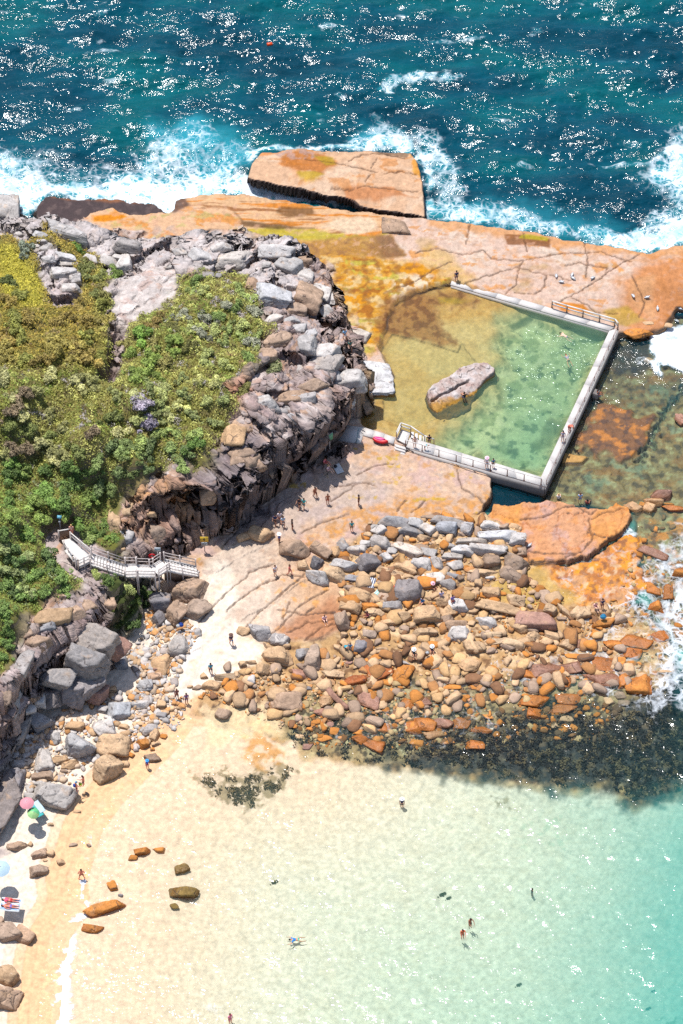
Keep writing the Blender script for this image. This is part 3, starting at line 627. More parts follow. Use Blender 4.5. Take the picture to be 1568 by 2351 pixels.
gl0 = np.hypot(*np.gradient(HS, GY, GX)); st0 = ss(.9, 2.0, gl0)
def blur(a, k):
    for ax_ in (0, 1):
        c_ = np.cumsum(np.concatenate([np.repeat(np.take(a, [0], ax_), k + 1, ax_), a, np.repeat(np.take(a, [-1], ax_), k, ax_)], ax_), ax_)
        n_ = a.shape[ax_]; a = (np.take(c_, range(2 * k + 1, 2 * k + 1 + n_), ax_) - np.take(c_, range(0, n_), ax_)) / (2 * k + 1)
    return a
C = lerp(C, blur(C, 5), st0[..., None])
C = C * (1 + (.16 * n_c + .1 * n_f) * (1 - st0))[..., None]

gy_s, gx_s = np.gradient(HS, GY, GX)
paint(mSL * ss(.6, 1.5, gy_s) * (gy_s > .6), (92, 78, 78), .95)  # seaward slab's front face painted dark, its shade put into the colour
lum = C @ np.array([.3, .55, .15]); sat = 1 + .1 * np.clip(mUP + mSL + mOW + mRUB + mMID + mPAV + mSH, 0, 1) * (1 - mF)
C = lum[..., None] + (C - lum[..., None]) * sat[..., None]
C = C * (1 - .12 * np.clip(mUP + mMID + mSL, 0, 1) * (1 - mF))[..., None]
paint(mUP * (1 - mPOOL) * (1 - OC) * th(n_f + .5 * n_c, .25, .6), (206, 160, 132), .5); paint(mMID * (1 - mPOOL) * th(n_f - .4 * n_c, .2, .55), (190, 164, 150), .55); paint((mUP * OC + RP) * th(-n_f, .05, .4) * (1 - mPOOL), (150, 98, 50), .6)
# push the steep faces about so that they overhang, ledge and break up
gy, gx = np.gradient(HS, GY, GX)
gl = np.sqrt(gx ** 2 + gy ** 2) + 1e-6
nx, ny = -gx / gl, -gy / gl
steep = ss(.9, 2.5, gl)
q3 = np.stack([X * .45, Y * .45, H * 1.1], -1)
d3 = fbm3(q3, 3, 5); d4 = noise3(np.stack([bx * .3, by * .16, H * .55 + .25 * N4], -1), 9); d5 = np.round(noise3(np.stack([bx * .12, by * .12, H * 1.2 + .4 * N4], -1), 19) * 2.5) / 2.5
amt = rock * steep * (.55 * d3 + 1.25 * d4 + .45 * d5)
ovx, ovy = .72, -.69
se = ss(-2.0, .5, (nx * ovx + ny * ovy) * 2) * mF * (Y < 16) * (X > -40)
ov = 1.7 * ss(.1, .7, t) * (1 - ss(0, 3.0, db)) * (1 - mVEG) * ss(.15, 1.0, df) * se * ss(-16, -13, X) * (Y > -4) + .7 * ss(.2, .6, t) * (1 - ss(0, 2, db)) * se * (X <= -14)
cvm = np.maximum(mask(gpoly([(335, 1135), (375, 1122), (470, 1125), (480, 1180), (455, 1225), (350, 1215)]), 0, .8, .4, 1.5, 38), 0)
ov = ov - 2.2 * cvm * (1 - ss(-.3, .2, db)) * ss(.1, .3, t)
ov = ov * (1 - .8 * mask(gpoly([(775, 720), (800, 760), (830, 860), (828, 905), (800, 930), (770, 890)]), 0, 1, .2))
d6 = fbm3(np.stack([X * 1.1, Y * 1.1, H * 1.6], -1), 2, 25)
amt = amt + rock * steep * .42 * d6
XX = X + nx * amt + ovx * ov; YY = Y + ny * amt + ovy * ov
slo = ss(.0, 1.6, HS) * mask([(555, 388), (600, 395), (740, 424), (815, 440), (860, 458), (985, 482), (990, 505), (850, 486), (800, 476), (640, 456), (555, 432)], 1, .6, 0)
YY = YY - 1.2 * slo
slu = ss(.2, 1.4, H) * (mMID + mOS + mUP * (Y > 20)) * steep * (1 - mF) * ss(-.1, -.6, ny)
YY = YY - .3 * slu
ZZ = H + .1 * rock * steep * d3
# ------------------------------------------------------------------ ground material
def ground_mat(name, fine=1.0, bstr=.6):
    t_ = NT(name)
    col = t_.attr('Col', True); wet = t_.attr('wet')
    a = t_.noise(2.2, 6, .65); b = t_.noise(11 * fine, 5, .7); 
    k = t_.math('ADD', t_.ramp(a, .3, .7, .84, 1.12), t_.ramp(b, .25, .75, -.14, .14))
    cc = t_.n('CombineColor')
    for i in range(3): t_.L(k, cc.inputs[i])
    c = t_.mix(1.0, col, cc.outputs[0], 'MULTIPLY')
    mp = t_.n('Mapping'); t_.L(t_.pos(), mp.inputs[0]); mp.inputs['Scale'].default_value = (.35, .35, 4.5)
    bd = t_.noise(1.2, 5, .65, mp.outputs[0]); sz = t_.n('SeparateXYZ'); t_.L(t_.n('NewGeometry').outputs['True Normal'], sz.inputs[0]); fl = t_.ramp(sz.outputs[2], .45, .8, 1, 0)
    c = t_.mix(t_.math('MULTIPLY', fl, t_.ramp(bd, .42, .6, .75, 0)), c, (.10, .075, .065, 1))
    h = t_.math('ADD', t_.math('ADD', t_.math('MULTIPLY', a, .7), t_.math('MULTIPLY', b, .5)), t_.math('MULTIPLY', t_.math('MULTIPLY', bd, fl), 1.6))
    rough = t_.ramp(wet, 0, 1, .92, .5)
    return t_.done(t_.princ(c, rough, t_.bump(h, bstr, .14), .25))
def cliff_mat(name):
    t_ = NT(name)
    col = t_.attr('Col', True)
    mp = t_.n('Mapping'); t_.L(t_.pos(), mp.inputs[0]); mp.inputs['Rotation'].default_value = (.35, -.3, .4); mp.inputs['Scale'].default_value = (.8, .8, 2.6)
    a = t_.noise(.9, 7, .62, mp.outputs[0]); b = t_.noise(5, 6, .7); v = t_.voro(.55, 'DISTANCE_TO_EDGE', mp.outputs[0])[0]
    k = t_.math('ADD', t_.ramp(a, .3, .7, .75, 1.18), t_.ramp(b, .25, .75, -.15, .15))
    cc = t_.n('CombineColor')
    for i in range(3): t_.L(k, cc.inputs[i])
    c = t_.mix(1.0, col, cc.outputs[0], 'MULTIPLY')
    h = t_.math('ADD', t_.math('MULTIPLY', a, 1.6), t_.math('ADD', t_.math('MULTIPLY', b, .5), t_.math('MULTIPLY', t_.ramp(v, 0, .12), .5)))
    return t_.done(t_.princ(c, .92, t_.bump(h, .6, .3), .2))
mat_rock = ground_mat('platform_rock'); mat_sand = ground_mat('sand', 3, .15); mat_cliff = cliff_mat('cliff_rock')

# ------------------------------------------------------------------ split the sheet into named pieces of ground
nyq, nxq = X.shape
fc = lambda a: .25 * (a[:-1, :-1] + a[1:, :-1] + a[:-1, 1:] + a[1:, 1:])
lab = np.zeros((nyq - 1, nxq - 1), int)
lab[fc(mBAY) > .5] = 1
lab[fc(mRUB) > .5] = 2
lab[fc(mSH) > .5] = 2
for m in (mUP, mMID, mPAV, mOS, mOW, mDK): lab[fc(m) > .5] = 3
lab[fc(SAND) > .5] = 1
lab[fc(mPOOL) > .5] = 5
lab[(fc(mSL) > .3) & (fc(X) < 14) & (fc(Y) > 44)] = 6
sl_s = fc(sdf(SLo.w, 3))
lab[(sl_s > -.45) & (fc(H) > -3) & (fc(mUP) < .3)] = 6
lab[fc(mF) > .5] = 4
lab[(fc(mF) > .5) & (fc(mVEG) > .55)] = 7
gid = np.arange(nyq * nxq).reshape(nyq, nxq)
quads = np.stack([gid[:-1, :-1], gid[:-1, 1:], gid[1:, 1:], gid[1:, :-1]], -1)
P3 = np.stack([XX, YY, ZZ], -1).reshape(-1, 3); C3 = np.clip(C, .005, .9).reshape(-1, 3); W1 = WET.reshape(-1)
def piece(name, k, mat):
    q = quads[lab == k]
    u, inv = np.unique(q.ravel(), return_inverse=True)
    me = mk_mesh(name, P3[u], inv.reshape(-1, 4), [mat], True, {'Col': C3[u], 'wet': W1[u]})
    return link(name, me)
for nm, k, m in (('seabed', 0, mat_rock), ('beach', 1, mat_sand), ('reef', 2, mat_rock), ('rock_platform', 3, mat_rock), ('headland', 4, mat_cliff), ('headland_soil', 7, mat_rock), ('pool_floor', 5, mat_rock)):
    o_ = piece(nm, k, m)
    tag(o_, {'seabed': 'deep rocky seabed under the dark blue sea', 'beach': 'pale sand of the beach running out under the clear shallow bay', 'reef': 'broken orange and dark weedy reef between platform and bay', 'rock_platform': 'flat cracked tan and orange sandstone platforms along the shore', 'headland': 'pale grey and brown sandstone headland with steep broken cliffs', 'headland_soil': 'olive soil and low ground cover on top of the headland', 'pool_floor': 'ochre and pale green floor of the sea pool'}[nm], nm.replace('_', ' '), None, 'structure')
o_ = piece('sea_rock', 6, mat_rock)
tag(o_, 'large flat tan and orange rock slab in the surf, cut off by a foaming channel', 'sea rock')

# ------------------------------------------------------------------ water
SX = axis(-42, 42, 0.17, 3000); SY = axis(-68, 90, 0.17, 4000)
SXX, SYY = np.meshgrid(SX, SY)
def to_sea(a):
    i = np.clip(np.searchsorted(GX, SX) - 1, 0, len(GX) - 2); j = np.clip(np.searchsorted(GY, SY) - 1, 0, len(GY) - 2)
    u = np.clip((SX - GX[i]) / (GX[i + 1] - GX[i]), 0, 1)[None]; v = np.clip((SY - GY[j]) / (GY[j + 1] - GY[j]), 0, 1)[:, None]
    return (a[j][:, i] * (1 - u) + a[j][:, i + 1] * u) * (1 - v) + (a[j + 1][:, i] * (1 - u) + a[j + 1][:, i + 1] * u) * v
SH_ = to_sea(HS)
GX0, GY0, X0, Y0 = GX, GY, X, Y
GX, GY, X, Y = SX, SY, SXX, SYY
openw = ss(-6, 4, SYY - 12 - .12 * SXX) * 1.0
openw = np.maximum(openw, mask([(1400, 1450), (1568, 1500), (FAR, 1300), (FAR, 1820), (1568, 1800), (1400, 1760), (1150, 1700), (1200, 1600)], 0, 3, 1) * .2)
dreef = mask([(1090, 1640), (1300, 1600), (1568, 1520), (FAR, 1400), (FAR, 1810), (1568, 1812), (1440, 1840), (1300, 1800), (900, 1750), (700, 1735), (900, 1700)], 0, 2, 1)
depth = np.clip(-SH_, 0, 8)
wv = np.zeros(SXX.shape); r2 = np.random.default_rng(3)
near = (np.abs(SXX) < 60) & (SYY < 130) & (SYY > -90)
for i in range(46):
    lam = .8 * (11 / .8) ** (i / 45); an = R(-90 + r2.normal(8, 34)); k_ = 2 * math.pi / lam
    ph = r2.uniform(0, 6.28)
    wv += .0135 * lam ** .9 * np.sin(k_ * (SXX * math.cos(an) + SYY * math.sin(an)) + ph)
wvb = np.zeros(SXX.shape)
for i in range(26):
    lam = .55 * (3.2 / .55) ** (i / 25); an = r2.uniform(0, 6.28); k_ = 2 * math.pi / lam
    wvb += .0042 * lam * np.sin(k_ * (SXX * math.cos(an) + SYY * math.sin(an)) + r2.uniform(0, 6.28))
gust = .75 + .5 * fbm(SXX / 14, SYY / 9, 3, 91)
shal = ss(0, 1.2, depth)
WV = (wv * openw * gust * (.25 + .75 * shal) + wvb * (1 - openw) * (.35 + .65 * shal)) * near
# foam cover, as a density that the shader breaks into lace
FO = np.zeros(SXX.shape)
def foam(poly, a, soft=1.0, warp=1.0, wl=3, seed=100):
    global FO
    FO = np.maximum(FO, a * mask(poly, 0, soft, warp, wl, seed))
foam([(-300, 300), (0, 318), (120, 335), (200, 372), (290, 352), (350, 298), (420, 272), (500, 290), (560, 325), (600, 338), (590, 400), (660, 450), (800, 470), (640, 470), (470, 450), (395, 495), (330, 480), (120, 450), (60, 500), (0, 460), (-300, 500)], .40, 2.6, 2.2)
foam([(-300, 360), (0, 345), (90, 372), (130, 415), (220, 402), (300, 372), (350, 330), (410, 312), (440, 330), (470, 372), (520, 352), (575, 350), (585, 400), (650, 440), (800, 470), (640, 470), (470, 450), (395, 495), (330, 480), (120, 450), (60, 500), (0, 460), (-300, 500)], .56, 2.4, 2.0, 3, 101)
foam([(-300, 395), (60, 400), (140, 425), (240, 420), (330, 400), (420, 410), (560, 400), (600, 412), (700, 440), (815, 458), (800, 472), (640, 470), (470, 450), (400, 500), (330, 482), (120, 452), (60, 500), (0, 460), (-300, 500)], .8, 1.6, 1.3, 2, 102)
foam([(780, 335), (840, 290), (860, 270), (960, 292), (1030, 330), (1060, 420), (1060, 490), (985, 500), (975, 400), (950, 345), (860, 345)], .5, 1.6, 1.6, 3, 103)
foam([(830, 345), (855, 305), (930, 310), (985, 345), (1000, 420), (1010, 500), (982, 496), (972, 400), (950, 350)], .68, 1.0, 1.2, 2, 104)
foam([(560, 345), (600, 338), (760, 330), (960, 335), (950, 350), (760, 345), (600, 352), (570, 400)], .62, .6, .6, 2, 105)
foam([(985, 455), (1100, 455), (1200, 480), (1330, 520), (1430, 530), (1480, 500), (1568, 440), (1900, 400), (1900, 600), (1568, 590), (1485, 585), (1400, 566), (1250, 545), (985, 505)], .5, 1.5, 1.4, 3, 106)
foam([(1030, 490), (1070, 470), (1110, 490), (1160, 520), (1100, 518), (1000, 505)], .7, .8, 1, 2, 107)
foam([(1380, 545), (1450, 530), (1500, 525), (1568, 490), (1800, 480), (1800, 560), (1568, 570), (1485, 585), (1400, 565)], .74, .8, 1, 2, 108)
foam([(1455, 410), (1500, 380), (1520, 330), (1568, 280), (1900, 200), (1900, 480), (1568, 470), (1520, 450), (1490, 440)], .54, 1.6, 1.8, 3, 109)
foam([(1500, 395), (1535, 340), (1568, 310), (1900, 260), (1900, 430), (1568, 440), (1530, 430)], .7, 1.2, 1.5, 2, 110)
foam([(1495, 770), (1530, 755), (1620, 740), (1800, 760), (1800, 850), (1568, 850), (1510, 835), (1492, 800)], 1.0, .6, .6, 1.5, 111)
foam([(1490, 830), (1515, 835), (1520, 865), (1500, 860)], .8, .4, .4)
foam([(1370, 1385), (1430, 1350), (1480, 1300), (1560, 1180), (1800, 1150), (1800, 1620), (1500, 1640), (1440, 1620), (1470, 1560), (1500, 1500), (1470, 1440)], .45, 1.4, 1.6, 2, 112)
foam([(1480, 1420), (1520, 1370), (1568, 1330), (1800, 1300), (1800, 1540), (1568, 1560), (1520, 1600), (1470, 1600), (1500, 1540), (1530, 1490)], .6, 1.2, 1.5, 2, 113)
foam([(1040, 1430), (1200, 1400), (1400, 1390), (1450, 1430), (1470, 1530), (1420, 1600), (1300, 1570), (1150, 1600), (1000, 1560), (960, 1500)], .4, 1.2, 1.6, 1.6, 114)
foam([(1395, 1225), (1440, 1205), (1470, 1240), (1430, 1250)], .7, .5, .8)
foam([(800, 1560), (1100, 1560), (1200, 1680), (1000, 1720), (760, 1700)], .26, 1.5, 1.6, 1.6, 115)
foam([(1230, 1290), (1340, 1270), (1420, 1230), (1470, 1250), (1490, 1340), (1420, 1390), (1300, 1380)], .3, .8, 1.4, 1.4, 130)
# swash lines up the sand
foam([(128, 2400), (128, 2351), (126, 2290), (132, 2240), (146, 2180), (150, 2130), (166, 2108), (188, 2096), (212, 2092), (196, 2110), (176, 2120), (172, 2180), (162, 2230), (166, 2290), (164, 2351), (160, 2400)], 1.0, .5, .5, .8, 116)
foam([(182, 2020), (196, 2020), (190, 2050), (206, 2080), (216, 2092), (200, 2090), (186, 2062)], .8, .2, .3, .6, 117)
foam([(204, 1905), (225, 1900), (215, 1960), (196, 2000), (190, 1990)], .5, .4, .5, .7, 118)
foam([(160, 2100), (230, 2060), (330, 1960), (380, 1960), (300, 2110), (240, 2160), (200, 2300), (160, 2330)], .2, 1.2, 1.4, 1, 119)
foam([(480, 2300), (520, 2310), (560, 2350), (500, 2350), (420, 2330)], .3, .6, 1, 1, 120)
foam([(1130, 2250), (1240, 2230), (1300, 2300), (1200, 2351), (1120, 2340)], .16, 1.5, 1.4, 1, 121)
foam([(460, 440), (400, 500), (385, 480), (420, 440)], 1.0, .4, .4)
caps = fbm(SXX / 5, SYY / 2.2, 4, 122); cl = fbm(SXX / 22, SYY / 14, 3, 123)
FO = np.maximum(FO, openw * .42 * ss(.35, .75, caps + .35 * cl) * (SYY > 20))
foam([(860, 205), (920, 165), (1000, 155), (1060, 175), (1040, 195), (960, 185), (900, 215)], .5, .8, 1.4, 2, 124)
FO = np.clip(FO, 0, 1) * near
AER = np.clip(np.maximum(ss(.25, .8, FO) * ss(0, 1, openw), 0), 0, 1)
# body colour: dark teal offshore, turquoise where the surf has stirred it, clear green in the bay
S = np.zeros(SXX.shape + (3,)) + lin(0, 80, 98)
bl = fbm(SXX / 16, SYY / 8, 4, 125)
S = S + (lin(0, 98, 106) - S) * ss(-.1, .5, bl)[..., None]
S = S + (lin(0, 56, 76) - S) * .6 * ss(.0, .5, -bl)[..., None]
S = S + (lin(70, 190, 205) - S) * (AER * .85)[..., None]
turq = mask([(340, 300), (440, 270), (560, 310), (570, 360), (520, 400), (460, 400), (400, 340)], 0, 2, 1.5) * .6
stk = fbm(SXX / 4.5 + .5 * fbm(SXX / 9, SYY / 9, 2, 140), SYY / 1.5, 4, 141)
S = S * (1 + (.26 * stk * openw)[..., None])  # light and dark of the wave faces painted in as colour streaks
turq = np.maximum(turq, mask([(800, 340), (830, 290), (870, 300), (850, 340)], 0, 1, 1) * .4)
turq = np.maximum(turq, .35 * mask([(985, 480), (1200, 460), (1420, 520), (1420, 560), (985, 500)], 0, 2, 1.5))
S = S + (lin(60, 185, 205) - S) * turq[..., None]
inshore = 1 - openw
S = S + (lin(130, 218, 200) - S) * (ss(.3, .9, inshore) * (SYY < 0))[..., None]
tq = ss(15, 40, SXX - .16 * (SYY + 40) + 2.5 * fbm(SXX / 9, SYY / 9, 3, 131)) * (SYY < -18)
S = S + (lin(60, 200, 186) - S) * (tq * ss(.3, .9, inshore))[..., None]
kd = (.55 * openw + .12 * (1 - openw) + .25 * tq) * (1 - .75 * dreef)
S = S + (lin(30, 60, 78) - S) * (dreef * .8)[..., None]
SCT = 1 - np.exp(-kd * np.clip(depth + .3 * AER, 0, 9))
SCT = np.maximum(SCT, openw * ss(20, 30, SYY) * (depth > 2) * .97)
GX, GY, X, Y = GX0, GY0, X0, Y0

def water_mat(name, bump_scale, bstr, rough, tint=(.52, .89, .86, 1)):
    t_ = NT(name)
    sc = t_.attr('Col', True); f = t_.attr('foam'); s_ = t_.attr('scat'); d_ = t_.attr('deep')
    mp = t_.n('Mapping'); t_.L(t_.pos(), mp.inputs[0]); mp.inputs['Scale'].default_value = (.62, 1.2, 1); mp.inputs['Rotation'].default_value = (0, 0, .2)
    n1 = t_.noise(bump_scale, 1.5, .5, mp.outputs[0]); n2 = t_.noise(bump_scale * 2.2, 1, .5)
    amp = t_.math('MULTIPLY', t_.math('ADD', .44, t_.math('MULTIPLY', t_.attr('open'), .6)), t_.ramp(t_.noise(.22, 3, .6), .3, .65, .62, 1.2))
    nb = t_.bump(t_.math('MULTIPLY', amp, t_.math('ADD', n1, t_.math('MULTIPLY', n2, .45))), bstr, .12)
    tr = t_.n('BsdfTransparent')
    t_.L(t_.mix(d_, (1, 1, 1, 1), tint), tr.inputs[0])
    df_ = t_.n('BsdfDiffuse'); t_.L(sc, df_.inputs[0]); t_.L(nb, df_.inputs['Normal'])
    body = t_.n('MixShader'); t_.L(s_, body.inputs[0]); t_.L(tr.outputs[0], body.inputs[1]); t_.L(df_.outputs[0], body.inputs[2])
    gl_ = t_.n('BsdfGlossy'); gl_.inputs['Roughness'].default_value = rough; t_.L(nb, gl_.inputs['Normal'])
    fr = t_.n('Fresnel'); fr.inputs['IOR'].default_value = 1.33; t_.L(nb, fr.inputs['Normal'])
    srf = t_.n('MixShader'); t_.L(fr.outputs[0], srf.inputs[0]); t_.L(body.outputs[0], srf.inputs[1]); t_.L(gl_.outputs[0], srf.inputs[2])
    # foam lace
    dn = t_.n('TexNoise'); dn.inputs['Scale'].default_value = .9; dn.inputs['Detail'].default_value = 3; t_.L(t_.pos(), dn.inputs['Vector'])
    vm = t_.n('VectorMath'); vm.operation = 'MULTIPLY_ADD'; t_.L(dn.outputs['Color'], vm.inputs[0]); vm.inputs[1].default_value = (1.6, 1.6, 0); t_.L(t_.pos(), vm.inputs[2])
    v1 = t_.voro(.55, 'DISTANCE_TO_EDGE', vm.outputs[0])[0]; v2 = t_.voro(1.7, 'DISTANCE_TO_EDGE', vm.outputs[0])[0]
    web = t_.math('MAXIMUM', t_.ramp(v1, 0, .2, 1, 0), t_.math('MULTIPLY', t_.ramp(v2, 0, .22, 1, 0), .85))
    nn = t_.noise(1.1, 6, .68); 
    hgt = t_.math('ADD', t_.math('MULTIPLY', web, .34), t_.math('MULTIPLY', nn, .75))
    fm = t_.ramp(t_.math('ADD', hgt, t_.math('MULTIPLY', f, .95)), .86, 1.45)
    fm = t_.math('MULTIPLY', fm, t_.math('MULTIPLY', t_.ramp(f, .02, .15), t_.ramp(t_.noise(.32, 4, .6), .32, .62, .5, 1)))
    fd = t_.n('BsdfDiffuse'); fd.inputs[0].default_value = (.74, .77, .8, 1)
    t_.L(t_.bump(t_.noise(3.5, 5, .7), .5, .2), fd.inputs['Normal'])
    fin = t_.n('MixShader'); t_.L(fm, fin.inputs[0]); t_.L(srf.outputs[0], fin.inputs[1]); t_.L(fd.outputs[0], fin.inputs[2])
    return t_.done(fin.outputs[0])
mat_sea = water_mat('sea_water', 2.45, .86, .12); mat_pool = water_mat('pool_water', 1.8, .45, .12, (.72, .92, .82, 1))
near_land = SH_ > .55
kk = ~(near_land[:-1, :-1] & near_land[1:, 1:] & near_land[1:, :-1] & near_land[:-1, 1:])
gi = np.arange(SXX.size).reshape(SXX.shape)
sq = np.stack([gi[:-1, :-1], gi[:-1, 1:], gi[1:, 1:], gi[1:, :-1]], -1)[kk]
u, inv = np.unique(sq.ravel(), return_inverse=True)
foamlift = .12 * FO
sea = link('sea', mk_mesh('sea', np.stack([SXX, SYY, WV + foamlift * openw], -1).reshape(-1, 3)[u], inv.reshape(-1, 4), [mat_sea], True, {'Col': S.reshape(-1, 3)[u], 'foam': FO.ravel()[u], 'scat': SCT.ravel()[u], 'deep': (1 - np.exp(-.5 * depth)).ravel()[u], 'open': openw.ravel()[u]}))
tag(sea, 'dark teal open sea with white surf and a clear pale green bay', 'sea', None, 'structure')
# pool water
PX = np.arange(2, 29, .17); PY = np.arange(-1, 30, .17); PXX, PYY = np.meshgrid(PX, PY)
pv = np.zeros(PXX.shape)
for i in range(20):
    lam = .5 * 5 ** (i / 19); an = r2.uniform(0, 6.28); pv += .0028 * lam * np.sin(2 * math.pi / lam * (PXX * math.cos(an) + PYY * math.sin(an)) + r2.uniform(0, 6.28))
gi = np.arange(PXX.size).reshape(PXX.shape)
POOLW = [tuple(pt(*p, PW)[:2]) for p in [(1030, 646), (1408, 753), (1248, 1106), (1150, 1080), (940, 1017), (834, 992), (790, 950), (800, 905), (820, 880), (840, 790), (870, 680), (940, 655)]]
_, ins = seg_dist(PXX, PYY, POOLW)
kk = ins[:-1, :-1] & ins[1:, 1:]
pq = np.stack([gi[:-1, :-1], gi[:-1, 1:], gi[1:, 1:], gi[1:, :-1]], -1)[kk]
u, inv = np.unique(pq.ravel(), return_inverse=True)
ph_ = np.clip(PW - hq(PXX.ravel(), PYY.ravel()), 0, 4)
pool = link('pool_water', mk_mesh('pool_water', np.stack([PXX, PYY, PW + pv], -1).reshape(-1, 3)[u], inv.reshape(-1, 4), [mat_pool], True, {'Col': np.tile(lin(140, 200, 164), (len(u), 1)), 'foam': np.zeros(len(u)), 'scat': (1 - np.exp(-.15 * ph_))[u], 'deep': (1 - np.exp(-.33 * ph_))[u]}))
tag(pool, 'clear green water of the walled sea pool', 'pool water', None, 'structure')
